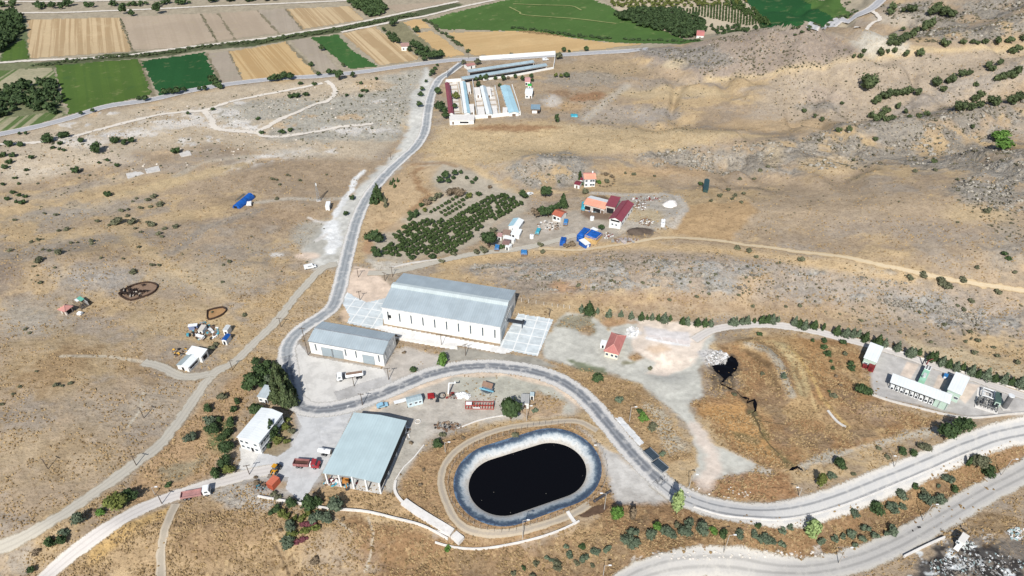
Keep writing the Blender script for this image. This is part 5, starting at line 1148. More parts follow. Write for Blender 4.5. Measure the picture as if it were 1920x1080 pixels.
ribbon('black_stream', [(1412, 775), (1416, 786), (1424, 798), (1424, 808), (1432, 820), (1444, 836), (1462, 852)], .5, pmat('wet_dark_soil', C(98, 84, 60)), 'narrow dark damp ditch below the black stream', 'water', jit=.4, off=.18)
sheet('black_pool', [(1479, 882), (1486, 877), (1496, 875), (1506, 880), (1506, 884), (1496, 879), (1485, 884)], wm, 'tiny black pool at the end of the ditch', .25, 'water', .2)
ribbon('ditch', [(1420, 788), (1440, 792), (1470, 797), (1500, 805)], .25, pmat('wet_dark_soil', C(74, 66, 48)), 'dark side ditch crossing the amber slope', 'ditch', jit=.4, off=.18)
sheet('dark_cutting', [(1072, 965), (1100, 955), (1135, 945), (1140, 952), (1128, 962), (1100, 972)], pmat('dark_soil', C(96, 76, 60)), 'dark earth bank beside the pond fence', .12, 'ground', .6)  # draped sheet in a dark brown earth tone
# ---------------------------------------------------------------- walls and channels
def wallline(name, px, h, th, mat, label, cat='wall', step=2.0, bot=.4):
    P = smooth_line(wpts(px), step) if len(px) > 2 else np.array([wpts(px)[0]*(1-t)+wpts(px)[1]*t for t in np.linspace(0, 1, 14)])
    T = np.gradient(P, axis=0); T /= np.linalg.norm(T, axis=1)[:, None]+1e-9; Nn = np.stack([-T[:, 1], T[:, 0]], 1)*th/2
    z = H0(P[:, 0], P[:, 1]); V = []
    for k in range(len(P)):
        a, b_ = P[k]-Nn[k], P[k]+Nn[k]
        V += [(a[0], a[1], z[k]-bot), (a[0], a[1], z[k]+h), (b_[0], b_[1], z[k]+h), (b_[0], b_[1], z[k]-bot)]
    m = MB(); m.v = V
    for k in range(len(P)-1):
        i, j = 4*k, 4*k+4
        m.f += [(i, i+1, j+1, j), (i+1, i+2, j+2, j+1), (i+2, i+3, j+3, j+2)]
    e = 4*(len(P)-1); m.f += [(0, 3, 2, 1), (e, e+1, e+2, e+3)]
    return tag(m.build(name, mat), label, cat)
wallline('perimeter_wall', [(484, 932), (530, 940), (566, 946), (610, 954), (650, 957), (690, 961), (740, 973), (790, 986), (840, 1012)], .9, .45, conc_w, 'low pale wall below the open shed running down to the channel end')
wallline('perimeter_wall', [(816, 1018), (850, 1027), (900, 1030), (960, 1021), (1020, 1006), (1060, 991), (1086, 978)], .7, .4, conc_w, 'low pale kerb wall curving below the pond ring track')
wallline('boundary_wall', [(899, 113), (970, 108), (1041, 103)], 3.4, .4, white_wall, 'tall white boundary wall between the highway and the long grey barns')
wallline('boundary_wall', [(906, 151), (970, 142), (1038, 129)], 1.6, .4, white_wall, 'white wall in front of the longest grey barn')
wallline('boundary_wall', [(838, 146), (852, 133), (867, 121)], 3.0, .4, pmat('blue_grey_wall', C(176, 184, 192), .7), 'blue grey wall along the road beside the long barns')
wallline('boundary_wall', [(1041, 104), (1040, 116), (1038, 128)], 2.6, .4, white_wall, 'white end wall at the right of the long grey barns')
wallline('boundary_wall', [(836, 155), (860, 153), (886, 151)], 2.4, .4, white_wall, 'white wall closing the top of the maroon barn yard')
wallline('boundary_wall', [(836, 156), (840, 190), (844, 232)], 2.0, .4, white_wall, 'white wall left of the maroon barn')
wallline('boundary_wall', [(890, 223), (930, 220), (976, 216)], 2.6, .4, white_wall, 'white wall along the bottom of the walled yards')
wallline('boundary_wall', [(960, 162), (969, 190), (976, 216)], 1.8, .5, white_wall, 'white wall down the right side of the widest barn')
wallline('boundary_wall', [(886, 152), (890, 185), (895, 219)], 1.8, .4, white_wall, 'white dividing wall right of the light blue barn')
wallline('boundary_wall', [(928, 164), (934, 190), (938, 218)], 1.8, .4, white_wall, 'white dividing wall left of the widest barn')
wallline('boundary_wall', [(858, 155), (864, 185), (868, 213)], 1.4, .4, white_wall, 'white dividing wall left of the light blue barn')
for q, lb in (([(888, 165), (899, 164), (910, 214), (896, 216)], 'white yard floor left of the narrow white barn'), ([(912, 164), (928, 163), (936, 214), (924, 214)], 'white yard floor right of the narrow white barn'), ([(843, 156), (862, 154), (868, 212), (852, 213)], 'pale yard between the maroon and the light blue barn')):
    sheet('barn_yard', q, slabmat('barn_yard', C(226, 220, 212), C(170, 150, 122), 9, .1, .3, .7), lb, .15, 'pavement', .8)
wallline('retaining_wall', [(730, 634), (790, 644), (858, 655)], 1.2, .4, conc_w, 'white retaining wall below the front strip of the large warehouse')
wallline('kerb_wall', [(855, 805), (900, 788), (940, 780), (965, 779)], .3, .35, conc_w, 'thin pale kerb curving round the scrap yard above the pond')
wallline('kerb_wall', [(742, 900), (758, 876), (775, 860), (795, 835)], .4, .4, conc_w, 'thin pale kerb right of the open shed')
wallline('yard_wall', [(1652, 651), (1700, 664), (1760, 683), (1830, 706), (1900, 728), (1950, 745)], .5, .3, conc_w, 'low pale kerb between the conifer row and the plant yard')
wallline('yard_wall', [(1635, 741), (1665, 752), (1720, 766), (1790, 782), (1850, 783), (1930, 775)], .9, .35, conc, 'low wall at the lower edge of the plant yard')
wallline('road_parapet', [(1300, 951), (1360, 968), (1440, 975), (1500, 970), (1560, 955), (1640, 926), (1720, 892), (1830, 845)], .5, .5, conc_w, 'low white stone parapet along the lower edge of the dusty road')
wallline('slope_wall', [(1694, 1045), (1720, 1032), (1745, 1020), (1770, 1009)], 1.0, .5, conc_w, 'broken concrete wall above the rubbish slope')
wallline('slope_drain', [(1552, 770), (1562, 783), (1575, 795), (1586, 801)], .3, .9, conc, 'short pale concrete drain on the amber slope', 'drain')
wallline('field_wall', [(820, 487), (770, 494), (735, 502)], .5, .5, conc, 'low stone edge below the orchard')
# stepped channel south of the pond
r = empty('drain_channel', at(800, 962), 0, 'pale concrete drain channel descending to a box at its lower end', 'channel')
def chan(px, h, th, name):
    o = wallline(name, px, h, th, conc_w, None, None, bot=.6); o.parent = r; o.location = (-r.location.x, -r.location.y, -r.location.z)
    for k in ('label', 'category'):
        if k in o: del o[k]
chan([(742, 902), (740, 918), (746, 932), (757, 944)], .5, .9, 'inlet'); chan([(757, 942), (775, 955), (800, 971), (825, 986), (848, 1000)], .8, 2.7, 'apron'); chan([(840, 1004), (800, 990), (760, 975)], .4, .5, 'side_wall')
p = at(858, 1010); MB().box((p[0]-r.location.x, p[1]-r.location.y, p[2]-r.location.z+.4), (3.4, 2.6, 1.6), rz=-.7).build('outfall_box', conc_w, r)
# ---------------------------------------------------------------- corral with flock
el_pts = [(223, 552), (243, 539), (265, 532), (283, 531), (295, 536), (294, 544), (282, 553), (260, 560.5), (245, 564), (229, 558)]
sheet('corral_floor', el_pts, pmat('trampled_soil', C(134, 112, 94), .95, .15, .3), 'brown trampled floor of the oval corral', .1, 'ground', .3)
wallline('corral_wall', el_pts+[el_pts[0]], .9, .35, pmat('dark_brush', C(74, 58, 48), .95, .3, 1), 'dark brushwood wall round the oval corral', 'wall', 1.2)
pen = [(389, 584), (402, 580), (418, 577.5), (425, 583), (414, 593), (391, 600)]
sheet('pen_floor', pen, pmat('straw_floor', C(168, 132, 92), .95, .2, .4), 'brown straw floor of the small pen', .1, 'ground', .2)
wallline('pen_wall', pen+[pen[0]], .9, .3, pmat('dark_brush', C(74, 58, 48), .95, .3, 1), 'dark wall round the small straw pen in the left farmyard', 'wall', 1.2)
def beast(name, label, cat, grp, col, px, n, rad, rng, sc=1.0):
    bm = MB(); 
    bm.ball((0, 0, .72), (.62, .27, .30), 2).ball((.68, 0, .98), (.24, .13, .15), 1).ball((.48, 0, .86), (.24, .15, .2), 1)
    for sx in (-.4, .4):
        for sy in (-.15, .15): bm.tube((sx, sy, .62), (sx+.03, sy, 0), .075, .045, 5)
    bm.tube((-.6, 0, .85), (-.72, 0, .5), .04, .02, 4)
    first = None
    for k in range(n):
        q = at(px[0]+rng.gauss(0, rad[0]), px[1]+rng.gauss(0, rad[1])); s_ = sc*rng.uniform(.85, 1.25)
        if first is None: first = bm.build(name, col, None, True); first.location = (q[0], q[1], q[2]+.1); first.rotation_euler = (0, 0, rng.uniform(0, 6)); tag(first, label, cat, grp); first.scale = (s_,)*3
        else: inst(first, (q[0], q[1], q[2]+.1), rng.uniform(0, 6.28), (s_,)*3)
rng = random.Random(11)
beast('sheep', 'dark animal standing in the huddled flock at the left end of the oval corral', 'sheep', 'dark flock in the oval corral', pmat('dark_fleece', C(52, 42, 38), .95), (243, 550), 30, (8, 4.2), rng, 1.25)
beast('sheep', 'pale animal standing in the huddled flock at the left end of the oval corral', 'sheep', 'pale flock in the oval corral', pmat('pale_fleece', C(190, 180, 166), .95), (246, 551), 9, (7, 3.5), rng, 1.1)
for q, lb in (((270, 537), 'dark animal standing alone near the top edge of the oval corral'), ((275, 548), 'dark animal standing alone in the right half of the oval corral')):
    beast('sheep', lb, 'sheep', None, pmat('dark_fleece', C(52, 42, 38), .95), q, 1, (.1, .1), rng, 1.4)
# ---------------------------------------------------------------- vehicles
tyre_p = MB().tube((0, -.16, 0), (0, .16, 0), .5, n=14).build('wheel', rubber); hub_p = MB().tube((0, -.18, 0), (0, .18, 0), .24, n=10).build('rim', steel, tyre_p)
def wheel(root, x, y, r=.5):
    t = inst(tyre_p, (x, y, r), 0, (r/.5, 1, r/.5), root); inst(hub_p, (0, 0, 0), 0, (1, 1, 1), t)
def place(name, label, cat, tail, head, dz=.1):
    a, b_ = at(*tail), at(*head); L = math.hypot(b_[0]-a[0], b_[1]-a[1])
    return empty(name, ((a[0]+b_[0])/2, (a[1]+b_[1])/2, (a[2]+b_[2])/2+dz), math.atan2(b_[1]-a[1], b_[0]-a[0]), label, cat), L
def cab(root, x, col, w=2.4, l=2.1, h=2.9, bonnet=0):
    """forward is +x; cab from x-l to x"""
    m = MB(); z0 = .75
    if bonnet:
        m.extr([(x-l-bonnet, z0), (x, z0), (x, z0+.95), (x-bonnet*1.0, z0+1.15), (x-bonnet-.35, h-.1), (x-bonnet-.6, h), (x-l-bonnet, h)], 1, -w/2, w/2)
    else:
        m.extr([(x-l, z0), (x, z0), (x+.05, z0+.9), (x-.28, h-.1), (x-.5, h), (x-l, h)], 1, -w/2, w/2)
    o = m.build('cab', col, root)
    xs = x-bonnet
    MB().box((xs-.1, 0, z0+1.45), (.12, w*.86, .85), ry=-.3).build('windscreen', glass, o)
    for s_ in (-1, 1):
        MB().box((xs-l*.52, s_*(w/2+.01), z0+1.4), (l*.45, .06, .7)).build('side_window', glass, o)
        MB().box((x+.06, s_*w*.36, z0+.25), (.08, .36, .22)).build('headlight', whitep, o)
    MB().box((x+.08, 0, z0-.1), (.18, w, .3)).build('bumper', pmat('dark_steel', C(58, 62, 68), .6), root)
dsteel = pmat('dark_steel', C(58, 62, 68), .6)
def chassis(root, x0, x1): MB().box(((x0+x1)/2, 0, .8), (x1-x0, .95, .3)).build('chassis', dsteel, root)
# white tanker lorry
r, L = place('tanker_truck', 'white tanker lorry with brown topped body parked in front of the smaller warehouse', 'truck', (681, 706), (633.5, 713))
L = 10.2; chassis(r, -L/2, L/2-.3); cab(r, L/2, whitep)
MB().extr([(1.15*math.cos(t), 1.75+.78*math.sin(t)) for t in np.linspace(0, 2*math.pi, 15)[:-1]], 0, -L/2, L/2-3.4).build('tank', whitep, r)
MB().box((-L/2+(L-3.4)/2, 0, 2.56), (L-3.9, 1.3, .12)).build('walkway', pmat('rust_walkway', C(140, 116, 100)), r)
MB().box((L/2-2.8, 0, 1.5), (.7, 2.0, 1.2)).build('pump_box', dsteel, r)
for x in (L/2-1.3, -L/2+1.2, -L/2+2.5):
    for s_ in (-1, 1): wheel(r, x, s_*1.05)
# red tipper
r, L = place('tipper_truck', 'red lorry with faded tipping body facing the open shed', 'truck', (553, 873), (600.5, 876))
L = 9.0; chassis(r, -L/2, L/2-.4); redp = pmat('lorry_red', C(158, 56, 62), .6, .12); cab(r, L/2, redp, l=1.9, h=2.8, bonnet=.8)
body = MB(); bl, bw = 5.4, 2.4; x0 = -L/2
body.box((x0+bl/2, 0, 1.15), (bl, bw, .14)).box((x0+bl/2, -bw/2+.06, 1.75), (bl, .12, 1.2)).box((x0+bl/2, bw/2-.06, 1.75), (bl, .12, 1.2)).box((x0+.06, 0, 1.75), (.12, bw-.25, 1.2)).box((x0+bl-.06, 0, 1.85), (.12, bw-.25, 1.4))
for i in range(6): body.box((x0+.4+i*.92, -bw/2-.03, 1.75), (.1, .1, 1.2)).box((x0+.4+i*.92, bw/2+.03, 1.75), (.1, .1, 1.2))
body.build('tipper_body', pmat('faded_red', C(160, 110, 108), .7, .2), r); MB().box((x0+bl/2, 0, 1.3), (bl-.3, bw-.3, .2)).build('bed_floor', pmat('rusty_bed', C(92, 66, 58), .9, .2), r)
MB().box((x0+bl+.5, 0, 1.3), (.7, 1.6, .9)).build('fuel_tank', whitep, r)
for x in (L/2-1.6, -L/2+1.3, -L/2+2.6):
    for s_ in (-1, 1): wheel(r, x, s_*1.05)
# flatbed on the gravel road
r, L = place('flatbed_truck', 'lorry with white cab and pinkish empty bed on the gravel road', 'truck', (345, 934), (393, 925))
L = 9.2; chassis(r, -L/2, L/2-.3); cab(r, L/2, whitep, l=2.2, h=3.0)
body = MB(); bl = 6.5; x0 = -L/2
body.box((x0+bl/2, 0, 1.1), (bl, 2.5, .16)).box((x0+bl/2, -1.2, 1.5), (bl, .1, .7)).box((x0+bl/2, 1.2, 1.5), (bl, .1, .7)).box((x0+.05, 0, 1.5), (.1, 2.3, .7)).box((x0+bl-.05, 0, 1.7), (.1, 2.3, 1.1))
body.build('bed', pmat('pinkish_bed', C(178, 134, 130), .8, .2), r)
for x in (L/2-1.2, -L/2+1.2, -L/2+2.5):
    for s_ in (-1, 1): wheel(r, x, s_*1.05)
# white tank trailer beside the shed
r, L = place('tank_trailer', 'white cylindrical tank trailer at the edge of the open shed', 'trailer', (598.5, 849), (622, 853))
L = 4.6; chassis(r, -L/2, L/2)
MB().extr([(1.0*math.cos(t), 1.6+.75*math.sin(t)) for t in np.linspace(0, 2*math.pi, 15)[:-1]], 0, -L/2, L/2).build('tank', whitep, r); MB().tube((0, 0, 2.3), (0, 0, 2.55), .3, n=10).build('manhole', steel, r); MB().tube((L/2, 0, .8), (L/2+1.1, 0, .6), .08, n=6).build('drawbar', dsteel, r)
for s_ in (-1, 1): wheel(r, -.6, s_*1.0, .45); wheel(r, .5, s_*1.0, .45)
# wheel loader
r, L = place('wheel_loader', 'small yellow and black wheel loader beside the orange container', 'loader', (521, 880), (512, 891))
yel = pmat('loader_yellow', C(206, 150, 40), .5, .15)
MB().extr([(-2.6, .7), (-.4, .7), (-.4, 1.7), (-2.3, 1.6), (-2.6, 1.3)], 1, -.8, .8).build('engine_cover', dsteel, r); MB().box((0, 0, 1.0), (1.2, 1.5, .6)).build('front_frame', yel, r)
cb = MB().extr([(-.9, 1.6), (.3, 1.6), (.2, 2.9), (-.9, 2.9)], 1, -.65, .65).build('cab', glass, r); MB().box((-.35, 0, 2.98), (1.5, 1.5, .14)).build('cab_roof', yel, cb)
for s_ in (-1, 1): MB().tube((.2, s_*.55, 1.4), (2.2, s_*.5, .6), .14, n=6).build('lift_arm', yel, r)
MB().extr([(2.0, .9), (2.2, .1), (3.0, .05), (3.05, .2), (2.4, .3), (2.2, .95)], 1, -1.2, 1.2).build('bucket', pmat('bucket_steel', C(120, 112, 104), .6), r)
for x in (.6, -1.7):
    for s_ in (-1, 1): wheel(r, x, s_*.95, .68)
# orange container
b = building('container', 'orange shipping container at the lower edge of the yard', 'container', (498, 906), (510, 911), (524.5, 895), (512, 891), 2.6, 'flat', 0, wall=pmat('orange_paint', C(204, 104, 74), .7, .1), roof=sheetmat('orange_container_top', C(206, 116, 90), .6, 1, .25), oh=.04, found=.05, th=.1)
feat(b, 'f', -.55, 1.3, 1.05, 2.3, pmat('dark_orange', C(168, 80, 56)), 'door', frame=None); feat(b, 'f', .55, 1.3, 1.05, 2.3, pmat('dark_orange', C(168, 80, 56)), 'door', frame=None)
def car(label, tail, head, col, L=4.4, van=False):
    r, _ = place('parked_car' if not van else 'parked_van', label, 'car' if not van else 'van', tail, head)
    if van: pr = [(-L/2, .4), (L/2, .4), (L/2, 1.0), (L/2-.9, 1.25), (L/2-1.5, 2.1), (-L/2, 2.1)]
    else: pr = [(-L/2, .4), (L/2, .4), (L/2, .85), (L/2-1.1, 1.0), (L/2-1.8, 1.5), (-L/2+1.0, 1.5), (-L/2+.3, 1.0), (-L/2, .95)]
    o = MB().extr(pr, 1, -.88, .88).build('body', col, r)
    zt = 1.25 if not van else 1.65
    MB().box((L/2-1.4 if not van else L/2-1.15, 0, zt), (.12, 1.5, .6), ry=-.7).build('windscreen', glass, o)
    for s_ in (-1, 1): MB().box((-.2, s_*.88, zt), (1.8, .05, .36)).build('side_window', glass, o); MB().box((L/2, s_*.6, .75), (.06, .35, .18)).build('headlight', whitep, o)
    for x in (-L/2+.85, L/2-.85):
        for s_ in (-1, 1): wheel(r, x, s_*.8, .34)
    return r
car('white van with dark open side parked where the dirt track meets the road', (572, 505), (592, 501), whitep, 5.6, True)
car('white car parked at the right tip of the orchard', (988, 368), (997, 364), whitep, 4.6)
car('pale blue and white car left of the site cabin in the scrap yard', (711, 764), (723, 761), pmat('car_blue', C(150, 196, 220), .4), 4.2)
car('white van parked near the end of the long grey barns', (1019, 114), (1026, 113), whitep, 5.0, True)
# ---------------------------------------------------------------- poles
def proj_y(x, y, z):
    dy = y*cP-(z-CZ)*sP; up = y*sP+(z-CZ)*cP
    return 540-F*up/dy
def pole_h(base, ty):
    x, y, z = at(*base); lo, hi = 1.0, 22.0
    for k in range(30):
        m_ = (lo+hi)/2
        if proj_y(x, y, z+m_) > ty: lo = m_
        else: hi = m_
    return (x, y, z), lo
polew = pmat('pole_timber', C(104, 92, 82), .9); polec = pmat('pole_concrete', C(186, 180, 172), .9)
UP = [((270, 784), 764, 'wooden utility pole alone on the dry slope left of the dirt track'), ((90, 879), 861, 'wooden utility pole alone on the golden slope at the lower left'), ((304, 945), 931, 'wooden utility pole beside the gravel road left of the lorry'),
      ((256, 873), 859, 'wooden utility pole on the lower edge of the dirt track above the big bush'), ((436, 693), 676, 'wooden utility pole beside the dirt track right of the white farm sheds'), ((527, 613), 596, 'wooden utility pole right of the dirt track above the office trees'),
      ((468, 890), 873, 'wooden utility pole at the left entrance of the concrete yard'), ((578, 666), 612, 'tall pole at the left corner of the smaller warehouse'), ((729, 712), 690, 'utility pole below the right corner of the smaller warehouse'), ((664, 724), 710, 'utility pole just below the tanker lorry'),
      ((680, 760), 738, 'utility pole on the outer edge of the road bend above the open shed'), ((828, 650), 626, 'utility pole in front of the middle of the large warehouse'), ((873, 667), 645, 'pale pole on the grey bank below the large warehouse'), ((1029.5, 595), 579, 'thin pole at the right corner of the jointed apron'),
      ((672, 520), 503, 'utility pole on the peach gravel right of the main road'), ((736, 519), 501, 'utility pole just left of the large warehouse roof'), ((722, 527), 515, 'leaning utility pole beside stones behind the large warehouse'), ((675, 563), 546, 'utility pole on the peach gravel above the jointed apron'),
      ((733, 300), 288, 'utility pole left of the main road near its upper curve'), ((840, 142), 130, 'utility pole near the road junction by the barns'), ((878, 110), 103, 'utility pole across the highway from the junction')]
up0 = None
for i, (bp, ty, lb) in enumerate(UP):
    (x, y, z), h = pole_h(bp, ty); h = min(max(h, 5), 15)
    rt = empty('utility_pole', (x, y, z), random.uniform(-.5, .5), lb, 'utility pole', 'utility poles across the site')
    if up0 is None:
        up0 = [MB().tube((0, 0, -.5), (0, 0, 1), .17, .12, 7).build('pole', polew, rt), MB().box((0, 0, 0), (2.2, .16, .18)).build('crossarm', polew, rt)]
        ins0 = MB().tube((0, 0, 0), (0, 0, .3), .07, n=6).build('insulator', pmat('porcelain', C(150, 140, 130), .4), up0[1])
        ins0.location = (-.9, 0, .08); inst(ins0, (.9, 0, .08), parent=up0[1]); ch = list(up0[1].children)
        up0[0].scale = (1, 1, h); up0[1].location = (0, 0, h*.95)
    else:
        inst(up0[0], (0, 0, 0), 0, (1, 1, h), rt); a = inst(up0[1], (0, 0, h*.95), 0, (1, 1, 1), rt)
        for c_ in ch: inst(c_, c_.location, 0, (1, 1, 1), a)
LP = [((987.5, 789), 762, 1, 'pale lamp post between the tall tree and the pond ring track'), ((1180, 790), 764, 1, 'pale lamp post on the amber strip right of the road'), ((1292, 914), 891, 1, 'dark lamp post at the foot of the pink gravel track'), ((1357, 1037), 1004, 1, 'lamp post with white head above the broad gravel road, leftmost of that row'),
      ((1572, 1057), 1028, 1, 'leaning lamp post above the broad gravel road below the light green tree'), ((1730, 976), 947, 1, 'lamp post above the broad gravel road in the middle of the shrub bank'), ((1877, 892), 862, 1, 'lamp post above the broad gravel road near the right edge'), ((1676, 876), 856, -1, 'lamp post on the upper side of the dusty road right of the round green bush'),
      ((1498, 930), 915, -1, 'lamp post on the upper side of the dusty road left of the olive tree'), ((980, 1010), 976, 1, 'lamp post below the pond ring track'), ((1123, 852), 836, -1, 'lamp post at the right end of the pond fence'), ((1133, 955), 926, -1, 'lamp post at the lower right corner of the pond beside the dark bank'), ((835, 848), 830, 1, 'pole at the upper left of the pond ring track'), ((1131, 1079), 1061, 1, 'short pole at the bottom edge left of the gravel road'), ((291, 928), 915, 1, 'lamp post among bushes above the gravel road')]
lp0 = None
for bp, ty, sgn, lb in LP:
    (x, y, z), h = pole_h(bp, ty); h = min(max(h, 4), 12)
    rt = empty('lamp_post', (x, y, z), 0 if sgn > 0 else math.pi, lb, 'lamp post', 'lamp posts around the pond and lower roads')
    if lp0 is None:
        lp0 = [MB().tube((0, 0, -.05), (0, 0, 1), .15, .09, 7).build('pole', polec, rt), MB().tube((0, 0, 0), (1.3, 0, .35), .07, n=6).build('arm', polec, rt), MB().box((0, 0, 0), (.9, .34, .2)).build('lamp_head', whitep, rt)]
        lp0[0].scale = (1, 1, h); lp0[1].location = (0, 0, h-.05); lp0[2].location = (1.6, 0, h+.34)
    else:
        inst(lp0[0], (0, 0, 0), 0, (1, 1, h), rt); inst(lp0[1], (0, 0, h-.05), parent=rt); inst(lp0[2], (1.6, 0, h+.34), parent=rt)
# lattice mast
(x, y, z), h = pole_h((597.5, 376), 343); rt = empty('lattice_mast', (x, y, z), .3, 'grey steel lattice mast beside the dirt path on the left slope', 'mast')
m = MB(); q = .8
for sx in (-1, 1):
    for sy in (-1, 1): MB().tube((sx*q, sy*q, 0), (sx*.25, sy*.25, h), .08, n=5).build('leg', steel, rt)
for k in range(9):
    a, c_ = k/9, (k+1)/9; r0, r1 = q+(.25-q)*a, q+(.25-q)*c_
    for i in range(4):
        co_ = [(-1, -1), (1, -1), (1, 1), (-1, 1)]; p0, p1 = co_[i], co_[(i+1) % 4]
        m.tube((p0[0]*r0, p0[1]*r0, h*a), (p1[0]*r1, p1[1]*r1, h*c_), .045, n=4).tube((p1[0]*r1, p1[1]*r1, h*c_), (p0[0]*r1, p0[1]*r1, h*c_), .045, n=4)
m.build('bracing', steel, rt); MB().box((.2, -.3, h-.8), (.5, .3, 1.4)).build('antenna', whitep, rt); MB().box((0, 0, -.1), (2.4, 2.4, .5)).build('footing', conc, rt)
# fence behind the warehouse
fp = [(978, 566), (1005, 570), (1035, 575), (1068, 579)]; P = smooth_line(wpts(fp), 2.5); rt = empty('wire_fence', at(1020, 572), 0, 'thin wire fence behind the jointed apron of the large warehouse', 'fence')
f0 = None; prev = None; m = MB()
for p in P:
    l = (p[0]-rt.location.x, p[1]-rt.location.y, gz(*p)-rt.location.z)
    if f0 is None: f0 = MB().box((0, 0, .9), (.14, .14, 2.2)).build('post', conc_w, rt); f0.location = l
    else: inst(f0, l, parent=rt)
    if prev:
        for hh in (.6, 1.2, 1.8): m.tube((prev[0], prev[1], prev[2]+hh), (l[0], l[1], l[2]+hh), .015, n=3)
    prev = l
m.build('wire', steel, rt)
# ---------------------------------------------------------------- heaps and scrap
def vcmat(name, rough=.8):
    if name in _mc: return _mc[name]
    m, nt, b, o = newmat(name); v = N(nt, 'ShaderNodeVertexColor', layer_name='tint'); n = noise(nt, 1.2, 4)
    nt.links.new(mixc(nt, mathn(nt, 'MULTIPLY', mrange(nt, n, .4, .7), .3), v.outputs[0], (.05, .045, .04, 1)), b.inputs['Base Color']); b.inputs['Roughness'].default_value = rough
    _mc[name] = m; return m
def heap(name, label, cx, cy, rx, ry, n, cols, smin, smax, hz=.6, cat='heap', shape='box', seed=1, flat=.6):
    rng = random.Random(seed); m = MB(); cl = []
    for k in range(n):
        t = rng.uniform(0, 6.28); q = math.sqrt(rng.random()); x, y, z = at(cx+rx*q*math.cos(t), cy+ry*q*math.sin(t))
        s_ = rng.uniform(smin, smax); f0 = len(m.f); zz = z+hz*(1-q)*rng.random()
        if shape == 'box': m.box((x, y, zz+s_*.2), (s_*rng.uniform(.5, 1.6), s_*rng.uniform(.4, 1), s_*flat*rng.uniform(.3, 1)), rng.uniform(0, 3), rng.uniform(-.4, .4), rng.uniform(-.4, .4))
        else: m.ball((x, y, zz), (s_*.6, s_*.5, s_*flat*.6), 1, .22, rng)
        cl += [rng.choice(cols)]*(len(m.f)-f0)
    o = m.build(name, vcmat('scrap_mix')); me = o.data; ca = me.color_attributes.new('tint', 'FLOAT_COLOR', 'CORNER')
    a = np.array([c for p, c in zip(me.polygons, cl) for _ in range(p.loop_total)], np.float32); ca.data.foreach_set('color', a.ravel())
    return tag(o, label, cat, kind='stuff')
Wt, Dk, Gy_, Rd, Bl, Bn, Tl = C(236, 236, 234), C(50, 48, 48), C(150, 148, 144), C(140, 52, 50), C(50, 100, 180), C(130, 104, 84), C(80, 170, 190)
heap('rubble_heap', 'white broken rubble tipped beside the small black pool', 1345, 672, 22, 14, 420, [Wt, C(214, 210, 206), C(196, 192, 186), Gy_], .25, 1.0, .5, seed=2)
heap('rubble_heap', 'white rubble strewn beside the red hipped house', 1187, 622, 11, 9, 60, [Wt, C(220, 218, 214)], .5, 1.4, .4, seed=3)
heap('rubbish_heap', 'white and dark rubbish scattered over the lower right slope', 1830, 1060, 90, 24, 620, [Wt, C(206, 208, 208), Gy_, Dk, Dk, Dk, Dk, Gy_, Gy_, C(120, 112, 102), C(120, 112, 102), C(150, 170, 170)], .15, .65, .25, seed=4)
heap('rubbish_heap', 'white rubbish spilling below the concrete box house', 1812, 1024, 16, 10, 80, [Wt, C(206, 208, 206), C(180, 190, 186), Dk], .2, .9, .4, seed=5)
heap('rubbish_heap', 'white rubbish patch at the right edge of the lower slope', 1905, 1000, 18, 12, 70, [Wt, C(200, 206, 206), C(170, 196, 196)], .2, .8, .4, seed=6)
heap('stone_row', 'dark and white stones along the lower edge of the broad gravel road', 1780, 992, 90, 6, 10, [Gy_, Dk], .5, 1.0, .2, seed=7)
heap('scrap_heap', 'rusty scrap metal heaped in the middle of the scrap yard', 848, 742, 16, 6, 90, [Rd, Bn, Gy_, Dk], .25, 1.0, .8, seed=8)
heap('scrap_heap', 'mixed scrap along the shaded side of the open shed', 760, 812, 10, 16, 50, [Wt, Wt, Gy_, Bn], .25, 1.0, .6, seed=9)
heap('scrap_heap', 'scattered rubbish along the kerb above the pond', 840, 800, 26, 9, 110, [Bn, Gy_, Dk, Bn, C(160, 140, 118)], .3, 1.0, .4, seed=10)
heap('scrap_heap', 'mixed scrap lying below the front columns of the open shed', 640, 905, 34, 7, 80, [Bn, Gy_, Dk, Rd, Tl, Wt], .4, 1.3, .5, seed=12)
heap('scrap_heap', 'teal and grey rubbish beside the orange container', 490, 914, 14, 8, 46, [Tl, Gy_, Bn, Dk], .3, 1.0, .4, seed=13)
heap('scrap_heap', 'junk spread through the middle of the left farmyard', 385, 622, 26, 16, 120, [Gy_, Wt, Bn, Dk, Tl], .3, 1.5, .6, seed=14)
heap('scrap_heap', 'junk left of the two white farm sheds', 340, 660, 18, 8, 34, [Gy_, Bn, C(220, 170, 70), Dk], .3, 1.2, .4, seed=15)
heap('scrap_heap', 'timber and stone scraps behind the big maroon barn', 1200, 386, 12, 10, 90, [Wt, Gy_, Bn, Bn], .25, 1.0, .5, seed=16)
heap('scrap_heap', 'scrap scattered along the upper edge of the farm yard', 1212, 373, 28, 4, 70, [Bn, Gy_, Rd, Wt], .25, 1.0, .5, seed=17)
heap('scrap_heap', 'scrap heap in front of the big maroon barn', 1212, 417, 14, 7, 100, [Gy_, Bn, Wt, Bn], .25, 1.0, .6, seed=18)
heap('scrap_heap', 'line of stones and scrap along the farm track', 1172, 452, 24, 4, 70, [Gy_, C(170, 160, 156), Bn], .5, 1.8, .4, seed=19)
heap('scrap_heap', 'farm scrap between the two small house clusters', 1030, 424, 22, 10, 110, [Gy_, Wt, Bn, Dk, C(196, 184, 172)], .25, 1.0, .5, seed=20)
heap('scrap_heap', 'farm scrap around the brown roofed sheds', 952, 446, 22, 14, 60, [Gy_, Wt, Bn, Dk], .25, 1.0, .5, seed=21)
